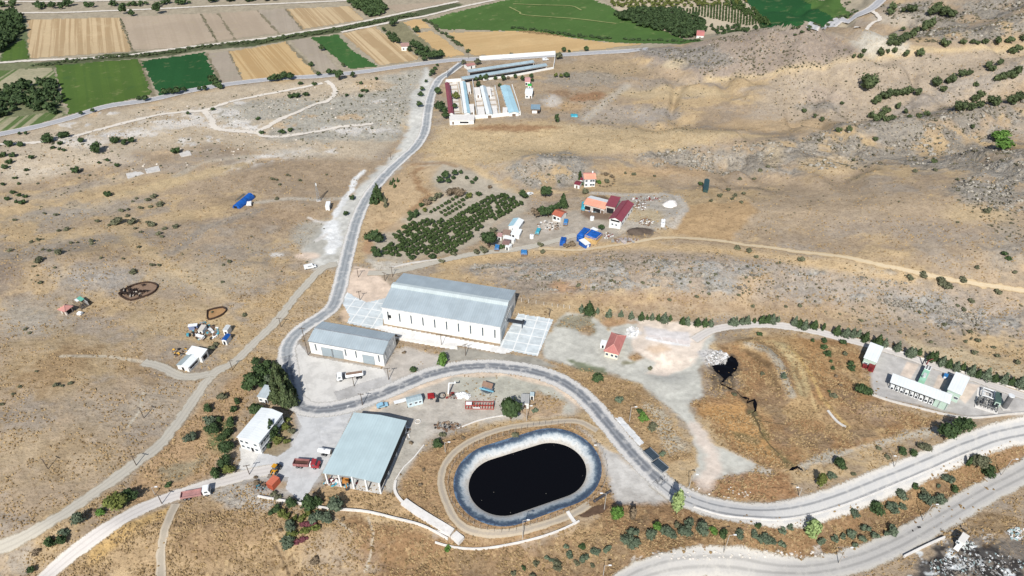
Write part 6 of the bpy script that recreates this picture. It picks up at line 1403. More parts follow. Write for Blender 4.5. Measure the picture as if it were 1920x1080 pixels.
heap('scrap_heap', 'scrap timber beside the straw stack', 1140, 442, 10, 6, 50, [Gy_, Wt, Bn, Rd], .25, 1.0, .5, seed=22)
heap('scrap_heap', 'feed troughs and scrap in front of the orange barn', 1118, 396, 20, 3, 50, [Wt, Bl, Gy_, Tl, Bn], .25, 1.0, .4, seed=23)
heap('boulder_scatter', 'pale boulders scattered along the upper edge of the broad gravel road', 1380, 1040, 170, 10, 90, [LIME, C(206, 200, 190)], .3, 1.1, .2, shape='ball', seed=24)
heap('boulder_scatter', 'pale boulders scattered on the verge of the dusty road', 1320, 925, 90, 14, 60, [LIME, C(196, 186, 170)], .3, .8, .2, shape='ball', seed=25)
for (cx, cy, rx, ry), lb, mt, hz in (((1256, 384, 15, 6), 'white heap of lime at the top right of the farm yard', pmat('lime_heap', C(236, 230, 224)), 2.2), ((1200, 434, 26, 7), 'dark manure heap below the big maroon barn', pmat('manure', C(96, 84, 74), .95, .3, .4), 1.3)):
    P = np.array([at(cx+rx*math.cos(t), cy+ry*math.sin(t)) for t in np.linspace(0, 6.283, 22)[:-1]]); c0 = P.mean(0); m = MB(); n = len(P); rg = random.Random(5)
    for f_, h_ in ((1.0, -.2), (.8, .45), (.5, .8), (.25, .95)):
        for p in P: q = c0+(p-c0)*(f_*rg.uniform(.92, 1.08)); m.v.append((q[0], q[1], (p[2] if f_ > .9 else c0[2])+hz*h_*rg.uniform(.85, 1.1)))
    m.v.append((c0[0], c0[1], c0[2]+hz))
    for k in range(3):
        for i in range(n): m.f.append((k*n+i, k*n+(i+1) % n, (k+1)*n+(i+1) % n, (k+1)*n+i))
    for i in range(n): m.f.append((3*n+i, 3*n+(i+1) % n, 4*n))
    tag(m.build('lime_heap' if 'lime' in lb else 'manure_heap', mt, None, True), lb, 'heap')
# white bags
heap('sack_heap', 'white bulk sacks piled in the scrap yard', 868, 743, 12, 5, 26, [Wt], 1.4, 2.4, .3, shape='ball', seed=30, flat=.9)
# ---------------------------------------------------------------- tarpaulined stacks
def stack(label, FL, FR, BR, BL, h, side, top, straps=3, name='straw_stack', over=.6, parent=None):
    c, rz, L, W, z = frame4(FL, FR, BR, BL, h); rt = empty(name, (c[0], c[1], z), rz, label, 'stack' if 'stack' in name else 'load')
    m = MB(); m.box((0, 0, h/2-.3), (L*.96, W*.96, h+.6)); m.build('bales', side, rt)
    n = 9; V = MB(); rg = random.Random(hash(label) % 999 if False else len(label))
    for i in range(n):
        for j in range(n):
            u, v = i/(n-1)-.5, j/(n-1)-.5; e = max(abs(u), abs(v))
            zz = h+.12+.35*(1-(2*e)**3)+rg.uniform(-.12, .12)
            if e > .45: zz = h-over*rg.uniform(.6, 1.2)
            V.v.append((u*L*(1.02 if e > .45 else 1.09), v*W*(1.02 if e > .45 else 1.09), zz))
    for i in range(n-1):
        for j in range(n-1): V.f.append((i*n+j, (i+1)*n+j, (i+1)*n+j+1, i*n+j+1))
    V.build('tarpaulin', top, rt); return rt
stack('straw stack half under a blue tarpaulin, left one of the pair by the farm track', (1081, 443), (1094, 444.5), (1107, 428.5), (1096, 423.5), 3.2, tarp_blue, tarp_blue, over=1.6)
stack('straw stack with a crumpled blue tarpaulin on top by the farm track', (1097, 444), (1116, 447.5), (1131, 436.5), (1108, 428), 3.4, straw, tarp_blue, over=.5)
stack('low straw stack left open in front of the crumpled blue tarpaulin', (1100, 452), (1117, 452), (1127, 445), (1101, 441), 1.6, straw, straw, over=.3)
b = building('box_trailer', 'white topped box trailer with blue side below the straw stacks', 'trailer', (1085, 452), (1098, 460), (1108, 455), (1095, 447), 2.2, 'flat', 0, wall=tarp_blue, roof=whitep, oh=.05, found=.3); feat(b, 'r', 0, 1.1, 1.2, 1.6, whitep, 'door')
b = building('cabin', 'small white box cabin behind the blue straw stacks', 'cabin', (1108, 431), (1118, 434), (1121, 429), (1111, 425.5), 2.6, 'flat', 0, roof=whitep, oh=.05); feat(b, 'f', 0, 1.1, .9, 1.8, dark_in, 'door')
stack('rounded load under a bright blue tarpaulin standing alone by the farm track', (1049, 455), (1060, 453), (1063, 443.5), (1052, 445), 2.2, tarp_blue, tarp_blue, name='covered_load', over=1.6)
stack('flat blue tarpaulin cover at the lower edge of the farm track', (976, 475.5), (989, 476), (988.5, 468.5), (977, 468), 1.8, timber, tarp_lblue, name='covered_load', over=.4)
stack('bright teal tarpaulin thrown over a pile between the house clusters', (1003, 437), (1010, 438), (1015, 428), (1007, 426), 1.3, timber, tarp_teal, name='covered_load', over=.6)
stack('blue tarpaulin over a pile in front of the terracotta roofed house', (1056, 419), (1064, 420), (1066, 410.5), (1058, 409), 1.6, timber, tarp_lblue, name='covered_load', over=.7)
stack('blue tarpaulin roof beside the dark green tree of the lower cluster', (926, 466), (936, 467), (937, 459), (929, 458), 1.8, timber, tarp_lblue, name='covered_load', over=.5)
stack('teal tarpaulin roof at the left end of the orange barn', (1089, 393), (1096.5, 393), (1098, 378), (1091, 377), 2.2, timber, tarp_teal, name='covered_load', over=.4)
stack('small teal tarpaulin in the left farmyard', (349, 629.5), (354, 629.5), (355, 625), (350, 624.5), 1.0, timber, tarp_teal, name='covered_load', over=.4)
stack('long white tarpaulin over a pile in the left farmyard', (366, 629), (381, 634.5), (383, 630), (369, 625), 1.4, timber, whitep, name='covered_load', over=.5)
stack('flat pool of turquoise tarpaulin on the dry slope right of the poultry farm', (1069, 218.5), (1083, 219), (1084, 214.5), (1071, 214), .5, timber, tarp_teal, name='covered_load', over=.3)
stack('white plastic sheet over a load below the blue tarpaulin shelter', (461, 384), (471, 384.5), (473, 378), (463, 377.5), 1.2, timber, whitep, name='covered_load', over=.5)
stack('white bag heap below the faded red pavilion', (144.5, 588.5), (152, 589.5), (155, 585), (146, 584), .8, whitep, whitep, name='covered_load', over=.3)
for q, lb in (((1243, 417.5), 'white round tank, upper of the pair at the right of the farm yard'), ((1242.5, 424), 'white round tank, lower of the pair at the right of the farm yard'), ((1110, 412), 'white drum lying in the brown farm yard'), ((997, 446), 'pale round tank beside the farm track')):
    x, y, z = at(*q); rt = empty('water_tank', (x, y, z), 0, lb, 'tank'); MB().tube((0, 0, -.3), (0, 0, 1.7), 1.1, n=16).build('shell', whitep, rt); MB().ball((0, 0, 1.7), (1.1, 1.1, .35), 2).build('dome', whitep, rt); MB().tube((0, 0, 2.0), (0, 0, 2.2), .3, n=10).build('lid', steel, rt)
# ---------------------------------------------------------------- scrap yard machines
rt, L = place('red_frame', 'long red steel lattice frame lying in the scrap yard', 'frame', (873, 764), (925, 764.5)); L = 10.4
redm = pmat('rusty_red', C(176, 70, 60), .6, .2); m = MB()
for y in (-1, 1):
    for z in (.2, 2.0): m.box((0, y, z), (L, .18, .18))
for i in range(11):
    x = -L/2+L*i/10
    for y in (-1, 1): m.box((x, y, 1.1), (.14, .14, 1.8))
    for z in (.2, 2.0): m.box((x, 0, z), (.14, 2, .14))
m.build('lattice', redm, rt); MB().box((L/2, 0, 1.3), (.2, 2.4, 2.8)).build('end_plate', redm, rt); MB().box((-L/2+1.3, 0, 2.14), (2.2, 1.6, .1)).build('cover_sheet', whitep, rt); MB().box((-L/2+4.2, -1.1, .9), (2.6, .1, .5)).build('side_sheet', whitep, rt)
rt, L = place('hopper', 'blue and brown steel hopper standing on splayed legs in the scrap yard', 'hopper', (906, 738), (920, 741)); 
MB().slab([(-2.2, .4, 3.6), (1.8, .4, 3.0), (1.8, 2.6, 3.6), (-2.2, 2.6, 4.2)], .15).build('lid', pmat('rust_plate', C(150, 122, 104)), rt); MB().box((0, -.3, 2.6), (5.6, .5, .35), ry=.08).build('beam', pmat('pale_blue_paint', C(130, 190, 212)), rt)
m = MB(); m.v = [(-2.2, -1, 2.4), (2.2, -1, 2.4), (2.2, 1.4, 2.4), (-2.2, 1.4, 2.4), (-.3, 0, .3), (.3, 0, .3), (.3, .4, .3), (-.3, .4, .3)]; m.f = [(0, 1, 5, 4), (1, 2, 6, 5), (2, 3, 7, 6), (3, 0, 4, 7), (4, 5, 6, 7)]; m.build('bin', pmat('slate_paint', C(110, 124, 136)), rt)
for sx in (-1, 1):
    for y in (-.9, 1.2): MB().tube((sx*1.9, y, 2.4), (sx*1.2, y, -.2), .09, n=6).build('leg', steel, rt)
rt, L = place('scrap_crane', 'white bent loader arm rising from a tangle of steel in the scrap yard', 'crane', (828, 746), (842, 741))
MB().tube((1.2, 0, .3), (2.1, .6, 5.6), .34, .26, 8).build('lower_arm', whitep, rt); MB().tube((2.1, .6, 5.6), (4.6, .5, 4.6), .26, .22, 8).build('upper_arm', whitep, rt); MB().tube((4.6, .5, 4.6), (4.5, .5, 5.6), .3, .2, 8).build('grab', whitep, rt)
m = MB()
for k in range(14): t = k/14*6.28; m.tube((-1.4+1.5*math.cos(t), 1.5*math.sin(t), .9), (-1.4+1.5*math.cos(t+.9), 1.5*math.sin(t+.9), 1.3), .12, n=5)
m.build('coil', dsteel, rt); MB().box((.5, 0, .4), (1.8, 1.6, .9)).build('base', pmat('tan_paint', C(186, 170, 150)), rt)
rt, L = place('steel_post', 'dark upright steel section standing in the scrap yard', 'post', (818, 752), (822, 752)); MB().box((0, 0, 1.6), (.5, .5, 3.4)).build('column', dsteel, rt); MB().box((0, 0, .05), (1.4, 1.4, .12)).build('base_plate', dsteel, rt)
rt, L = place('compressor', 'red machine on wheels right of the pale blue site cabin', 'machine', (804, 747), (813, 746)); MB().extr([(-1.3, .5), (1.3, .5), (1.2, 1.5), (.4, 1.9), (-1.3, 1.8)], 1, -.9, .9).build('housing', pmat('machine_red', C(160, 40, 44), .5), rt); wheel(rt, 0, -.95, .4); wheel(rt, 0, .95, .4); MB().tube((1.3, 0, .6), (2.4, 0, .4), .07, n=5).build('drawbar', dsteel, rt)
rt, L = place('long_sheet', 'long white sheet leaning left of the pale blue site cabin', 'sheet', (741, 757), (761, 751)); MB().box((0, 0, .5), (5.0, 1.6, .25), ry=.06).build('panel', whitep, rt); MB().box((-1.6, 0, .1), (.3, 1.6, .7)).build('prop', timber, rt); MB().box((1.6, 0, .1), (.3, 1.6, .7)).build('prop', timber, rt)
p = at(783.5, 791); o = MB(); 
for k in range(18): t = k/18*6.283; o.tube((p[0]+1.0*math.cos(t), p[1]+1.0*math.sin(t), p[2]+.2), (p[0]+1.0*math.cos(t+.35), p[1]+1.0*math.sin(t+.35), p[2]+.2), .16, n=6)
tag(o.build('concrete_ring', conc_w), 'pale concrete ring lying on the ground right of the open shed', 'ring')
# excavator under the shed
rt, L = place('excavator', 'orange excavator arm showing under the front edge of the open shed', 'excavator', (648, 900), (649, 906)); org = pmat('digger_orange', C(198, 136, 70), .6); MB().box((0, 0, 1.4), (2.6, 2.2, 1.2)).build('house', org, rt); MB().tube((.8, 0, 1.8), (2.8, 0, 3.6), .25, n=6).build('boom', org, rt); MB().tube((2.8, 0, 3.6), (3.6, 0, 1.0), .2, n=6).build('stick', org, rt); MB().extr([(3.3, 1.0), (4.0, 1.0), (4.1, .3), (3.4, .1)], 1, -.5, .5).build('bucket', dsteel, rt)
for s_ in (-1, 1): MB().extr([(-1.6, .1), (1.6, .1), (1.9, .45), (1.6, .8), (-1.6, .8), (-1.9, .45)], 1, s_*1.0-.25, s_*1.0+.25).build('track', rubber, rt)
# ---------------------------------------------------------------- plant machinery
c, rz, L, W, z = frame4((1722, 713), (1735, 716), (1748, 688), (1736, 685), 2.6)
rt = empty('generator', (c[0], c[1], z), rz, 'long mint green generator set with black and white fan units at its far end', 'generator'); mint = pmat('mint_paint', C(158, 206, 178), .5, .1)
MB().box((0, -W*.12, 1.2), (L*.95, W*.72, 2.8)).build('housing', mint, rt); MB().box((0, -W*.12, 2.66), (L*.5, W*.3, .16)).build('exhaust_tray', pmat('grey_panel', C(206, 210, 206)), rt); MB().tube((-L*.2, -W*.3, 2.6), (-L*.2, -W*.3, 3.8), .25, n=8).build('exhaust', steel, rt)
for k in range(3):
    u = MB().box((0, W*(.28+.085*k), 1.4), (L*.95, W*.06, 3.0)).build('radiator', whitep, rt)
    for s_ in (-1, 1): MB().tube((s_*L*.22, W*(.28+.085*k), 2.9), (s_*L*.22, W*(.28+.085*k), 2.98), L*.16, n=12).build('fan', dsteel, u)
for k in range(9):
    x = -CP.l+1.2+(2*CP.l-6.5)*k/8; M_ = CP.root.matrix_basis
    q = mathutils.Matrix.Translation(CP.root.location) @ CP.root.rotation_euler.to_matrix().to_4x4() @ mathutils.Vector((x, -CP.w+1.0, 0))
    if k == 0:
        r0 = empty('engine_unit', (q[0], q[1], CP.root.location.z), CP.root.rotation_euler.z, 'white machine unit in the row under the long white canopy', 'machine', 'machine units under the canopy'); kids = [MB().box((0, 0, .7), (1.3, 1.6, 1.6)).build('casing', whitep, r0), MB().tube((0, -.8, .9), (0, -1.0, .9), .45, n=10).build('fan', dsteel, r0)]
    else:
        r1 = inst(r0, (q[0], q[1], CP.root.location.z), CP.root.rotation_euler.z)
        for c_ in kids: inst(c_, c_.location, parent=r1)
c, rz, L, W, z = frame4((1826, 765), (1874, 772), (1874, 738), (1836, 724), .6)
rt = empty('pipe_skid', (c[0], c[1], z), rz, 'tangle of white and grey pipes on a concrete pad in the plant', 'pipework'); wp = pmat('white_pipe', C(222, 224, 224), .5)
MB().box((0, 0, -.2), (L, W, .6)).build('pad', conc_w, rt)
def loop(x0, y0, x1, y1, zz, mt, rr, name):
    m = MB(); pts = [(x0, y0), (x1, y0), (x1, y1), (x0, y1)]
    for i in range(4): m.tube((*pts[i], zz), (*pts[(i+1) % 4], zz), rr, n=7)
    for p in pts: m.tube((*p, 0), (*p, zz), rr*.9, n=7)
    m.build(name, mt, rt)
loop(-L*.30, W*.02, L*.22, W*.42, 1.6, wp, .24, 'pipe_loop'); loop(-L*.22, W*.1, L*.12, W*.32, 1.2, wp, .16, 'pipe_loop')
gp = pmat('grey_pipe', C(126, 126, 124), .6, .2)
loop(-L*.42, -W*.42, L*.42, -W*.1, 1.5, gp, .22, 'pipe_loop'); loop(-L*.2, -W*.32, L*.05, -W*.05, 2.0, gp, .16, 'pipe_loop'); loop(L*.1, -W*.3, L*.3, -W*.12, .9, dsteel, .3, 'pipe_loop')
for k in range(5): MB().tube((-L*.4+L*.16*k, -W*.46, .8), (-L*.4+L*.16*k, -W*.1, .8), .14, n=6).build('cross_pipe', gp if k % 2 else dsteel, rt)
for k in range(7): MB().box((-L*.44+L*.05*k, -W*.3+W*.07*(k % 3), .7), (.7, .6, 1.3)).build('valve_box', dsteel if k % 2 else gp, rt)
b = building('skid_tank', 'mint sided dark topped container standing beside the pipe skid', 'container', (1868, 752), (1876, 758), (1880, 738), (1867, 733), 2.6, 'flat', 0, wall=mint_wall, roof=pmat('green_grey_top', C(74, 96, 90)), oh=.05, found=.3); feat(b, 'f', 0, 1.2, 1.0, 1.8, dsteel, 'door')
(x, y, z) = at(1883, 764); rt = empty('flare_stack', (x, y, z), 0, 'grey vertical cylinder stack at the right end of the plant', 'stack'); MB().tube((0, 0, 0), (0, 0, 6.2), 1.0, n=18).build('shell', pmat('stack_grey', C(112, 112, 114), .6), rt); m = MB(); m.tube((0, 0, 6.15), (0, 0, 6.5), 1.1, n=18); m.build('rim', wp, rt); MB().box((0, 0, .0), (3, 3, .4)).build('footing', conc, rt)
for bp, ty, lb, mt in (((1729, 684), 670, 'dark jib post behind the mint generator', dsteel), ((1737, 684), 676, 'dark red jib post behind the mint generator', red_paint)):
    (x, y, z), h = pole_h(bp, ty); rt = empty('jib_post', (x, y, z), 0, lb, 'post'); MB().tube((0, 0, -.3), (0, 0, h), .22, n=7).build('mast', mt, rt); MB().tube((0, 0, h), (1.6 if mt is red_paint else -1.6, 0, h+.9), .16, n=6).build('jib', mt, rt)
b = building('cabinet', 'small blue cabinet on the pad left of the white roofed mint hall', 'cabinet', (1769, 704.5), (1777, 707), (1778.5, 702), (1772, 699), 1.3, 'flat', 0, wall=tarp_lblue, roof=tarp_lblue, oh=.03); feat(b, 'f', 0, .6, .8, .9, whitep, 'door')
# timber jetty sheet and culvert near the pond
rt, L = place('walkway', 'dark timber plank walkway leaning over the pond corner', 'walkway', (1118, 940), (1140, 926)); MB().box((0, 0, .6), (7.5, .8, .18)).build('deck', pmat('dark_timber', C(74, 74, 78)), rt); MB().box((-3, 0, .1), (.2, .8, 1.2)).build('trestle', timber, rt); MB().box((3, 0, .1), (.2, .8, 1.2)).build('trestle', timber, rt)
wallline('culvert_edge', [(1064, 960), (1070, 970), (1080, 983)], .5, 1.1, conc_w, 'pale concrete culvert edge at the lower right of the pond', 'culvert')
bpy.data.objects.remove(hub_p); bpy.data.objects.remove(tyre_p)
# ---------------------------------------------------------------- vegetation kit
def leafmat(name, c1, c2):
    m, nt, b, o = newmat(name); v = N(nt, 'ShaderNodeVertexColor', layer_name='tint'); s = nt.nodes.new('ShaderNodeSeparateColor'); nt.links.new(v.outputs[0], s.inputs[0])
    oi = nt.nodes.new('ShaderNodeObjectInfo')
    c = mixc(nt, s.outputs[0], c1, c2)
    c = mixc(nt, mathn(nt, 'MULTIPLY', oi.outputs['Random'], .35), c, tuple(q*.62 for q in c1[:3])+(1,))
    nt.links.new(c, b.inputs['Base Color']); b.inputs['Roughness'].default_value = .75; b.inputs['Specular IOR Level'].default_value = .15
    return m
KL = 1.35
LEAF = {
 'dark': leafmat('leaf_dark_green', C(40, 54, 34, KL), C(66, 82, 48, KL)), 'orch': leafmat('leaf_orchard', C(42, 56, 32, KL), C(66, 80, 42, KL)),
 'olive': leafmat('leaf_olive', C(66, 72, 36, KL), C(98, 104, 54, KL)), 'blue': leafmat('leaf_blue_green', C(60, 70, 56, KL), C(92, 102, 82, KL)),
 'grey': leafmat('leaf_grey_green', C(66, 68, 52, KL), C(100, 100, 78, KL)), 'light': leafmat('leaf_pale_green', C(104, 122, 76, KL), C(136, 150, 100, KL)),
 'bright': leafmat('leaf_bright_green', C(58, 84, 36, KL), C(88, 116, 54, KL)), 'brown': leafmat('leaf_dry_brown', C(84, 74, 60, KL), C(116, 102, 84, KL)), 'maroon': leafmat('leaf_maroon', C(80, 46, 52, KL), C(110, 66, 70, KL)),
 'hill': leafmat('leaf_hill_pine', C(52, 62, 42, KL), C(80, 90, 58, KL)),
}
bark = pmat('bark', C(96, 80, 66), .95, .2, 2)
def crown_np(kind, seed, n, leaf):
    r = np.random.RandomState(seed)
    if kind == 'round':
        lob = [(0, 0, .55, .40)]+[(.27*math.cos(t)*r.uniform(.7, 1.1), .27*math.sin(t)*r.uniform(.7, 1.1), r.uniform(.32, .72), r.uniform(.20, .27)) for t in np.linspace(0, 6.28, 7)[:-1]+r.uniform(0, 1)]+[(r.uniform(-.1, .1), r.uniform(-.1, .1), .82, .18)]
    elif kind == 'cone':
        lob = [(0, 0, .14+.76*k/7, .44*(1-k/7.6)**.9*.85+.02) for k in range(8)]+[(.3*(1-k/7)*math.cos(k*2.4), .3*(1-k/7)*math.sin(k*2.4), .12+.62*k/7, .16*(1-k/9)) for k in range(8)]
    elif kind == 'column':
        lob = [(r.uniform(-.08, .08), r.uniform(-.08, .08), .16+.72*k/6, .40*(1-abs(k/6-.45)*.9)) for k in range(7)]
    elif kind == 'bushy':
        lob = [(r.uniform(-.26, .26), r.uniform(-.26, .26), r.uniform(.28, .6), r.uniform(.2, .32)) for k in range(6)]
    else:
        lob = [(r.uniform(-.24, .24), r.uniform(-.24, .24), r.uniform(.2, .5), r.uniform(.22, .34)) for k in range(5)]
    lob = np.array(lob); zs = {'round': .8, 'cone': .55, 'column': .55}.get(kind, 1.15)
    w = lob[:, 3]**2; L = lob[r.choice(len(lob), n, p=w/w.sum())]
    d = r.normal(size=(n, 3)); d /= np.linalg.norm(d, axis=1)[:, None]
    d[:, 2] = np.where(d[:, 2] < -.3, -d[:, 2]*.6, d[:, 2])
    rad = L[:, 3]*r.uniform(.72, 1.12, n)
    c = L[:, :3]+d*rad[:, None]*np.array([1, 1, zs]); c[:, 2] = np.clip(c[:, 2], .03, 1.04)
    nn = d+r.normal(size=(n, 3))*.45; nn /= np.linalg.norm(nn, axis=1)[:, None]
    a = np.cross(nn, r.normal(size=(n, 3))); a /= np.linalg.norm(a, axis=1)[:, None]+1e-9; b = np.cross(nn, a)
    s = leaf*r.uniform(.6, 1.3, n)[:, None]; zz = np.array([1, 1, zs+.2])
    V = np.stack([c-a*s-b*s*.7, c+a*s-b*s*.5, c+a*s*.8+b*s*.8, c-a*s*.6+b*s*.9], 1).reshape(-1, 3)
    Q = np.arange(4*n).reshape(n, 4)
    lt = r.uniform(.25, .95, len(lob)); ti = np.clip(lt[np.searchsorted(np.arange(len(lob)), np.zeros(n, int))]*0+r.uniform(0, 1, n)*.75+r.uniform(0, .25), 0, 1)
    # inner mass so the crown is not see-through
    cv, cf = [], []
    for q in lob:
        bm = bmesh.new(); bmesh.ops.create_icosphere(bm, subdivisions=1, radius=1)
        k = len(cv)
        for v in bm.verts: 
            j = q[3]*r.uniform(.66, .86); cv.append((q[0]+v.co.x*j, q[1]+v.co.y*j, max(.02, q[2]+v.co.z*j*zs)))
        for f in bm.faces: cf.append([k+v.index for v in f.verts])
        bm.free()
    return V, Q, ti, np.array(cv), np.array(cf)
_cr = {}
def crown_mesh(kind, col, var, n=260, leaf=.075):
    key = (kind, col, var, n)
    if key in _cr: return _cr[key]
    V, Q, ti, cv, cf = crown_np(kind, var*13+hash_(kind), n, leaf)
    me = bpy.data.meshes.new(kind+'_crown'); VV = np.vstack([V, cv]); T = cf+len(V)
    me.vertices.add(len(VV)); me.vertices.foreach_set('co', VV.astype(np.float32).ravel())
    lv = np.concatenate([Q.ravel(), T.ravel()]); me.loops.add(len(lv)); me.loops.foreach_set('vertex_index', lv.astype(np.int32))
    ls = np.concatenate([np.arange(len(Q))*4, len(Q)*4+np.arange(len(T))*3]); lt = np.concatenate([np.full(len(Q), 4), np.full(len(T), 3)])
    me.polygons.add(len(ls)); me.polygons.foreach_set('loop_start', ls.astype(np.int32)); me.polygons.foreach_set('loop_total', lt.astype(np.int32)); me.update(calc_edges=True)
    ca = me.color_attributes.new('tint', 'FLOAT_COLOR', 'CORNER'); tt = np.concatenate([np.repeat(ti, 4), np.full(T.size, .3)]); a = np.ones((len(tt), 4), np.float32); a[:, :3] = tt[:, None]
    ca.data.foreach_set('color', a.ravel()); me.materials.append(LEAF[col]); _cr[key] = me; return me
def hash_(s): return sum(ord(c)*(i+3) for i, c in enumerate(s)) % 997
tk = MB(); tk.tube((0, 0, -.08), (0, 0, .45), .045, .03, 7).tube((0, 0, .4), (.16, .06, .7), .024, .010, 5).tube((0, 0, .36), (-.14, .1, .66), .024, .010, 5).tube((0, 0, .4), (.02, -.15, .72), .022, .010, 5)
_t = tk.build('trunk', bark); TRUNK = _t.data; bpy.data.objects.remove(_t)
vrng = random.Random(99); NV = 4
RAT = {'round': 1.0, 'cone': 1.5, 'column': 2.3, 'bushy': .85, 'shrub': .62}
CATN = {'round': ('tree', 'tree'), 'cone': ('conifer', 'tree'), 'column': ('poplar', 'tree'), 'bushy': ('bush', 'bush'), 'shrub': ('shrub', 'shrub')}
def plant(px, py, wpx, kind, col, label, group=None, hr=1.0, name=None, cat=None, full=None, leaf=None, sz=1.0):
    """crown seen centred at a photo pixel, wpx wide"""
    wpx *= sz*{'cone': 1.34, 'round': 1.14, 'bushy': 1.16, 'column': 1.12, 'shrub': 1.1}[kind]
    x, y, z = at(px, py); mp = mpp(x, y); ca = math.cos(PITCH+math.atan((py-540)/F)); r = RAT[kind]*hr
    by = py+.46*r*ca*wpx
    x, y, z = at(px, by); mp = mpp(x, y); w = wpx*mp; h = w*r
    nm, ct = CATN[kind]; nm = name or nm; ct = cat or ct
    big = wpx >= 18; n = 420 if wpx > 26 else (260 if big else 130)
    lf = leaf or (.055 if wpx > 26 else (.07 if big else .095))
    me = crown_mesh(kind, col, vrng.randrange(NV), n, lf)
    if full is None: full = wpx >= 11 and kind in ('round', 'cone', 'column')
    rz = vrng.uniform(0, 6.28)
    if full:
        rt = empty(nm, (x, y, z), rz, label, ct, group)
        c = bpy.data.objects.new('crown', me); COL.objects.link(c); c.parent = rt; lift = .08*h if kind != 'cone' else .04*h
        c.scale = (w, w, h*.95); c.location = (0, 0, lift)
        t = bpy.data.objects.new('trunk', TRUNK); COL.objects.link(t); t.parent = rt; t.scale = (w if kind != 'column' else w*.8, w if kind != 'column' else w*.8, h)
    else:
        o = bpy.data.objects.new(nm, me); COL.objects.link(o); o.location = (x, y, z-.06*h); o.rotation_euler = (0, 0, rz); o.scale = (w, w*vrng.uniform(.85, 1.1), h); tag(o, label, ct, group)
def plants(lst, kind, col, label, group=None, **kw):
    for q in lst: plant(q[0], q[1], q[2], kind, q[3] if len(q) > 3 else col, label, group, **kw)
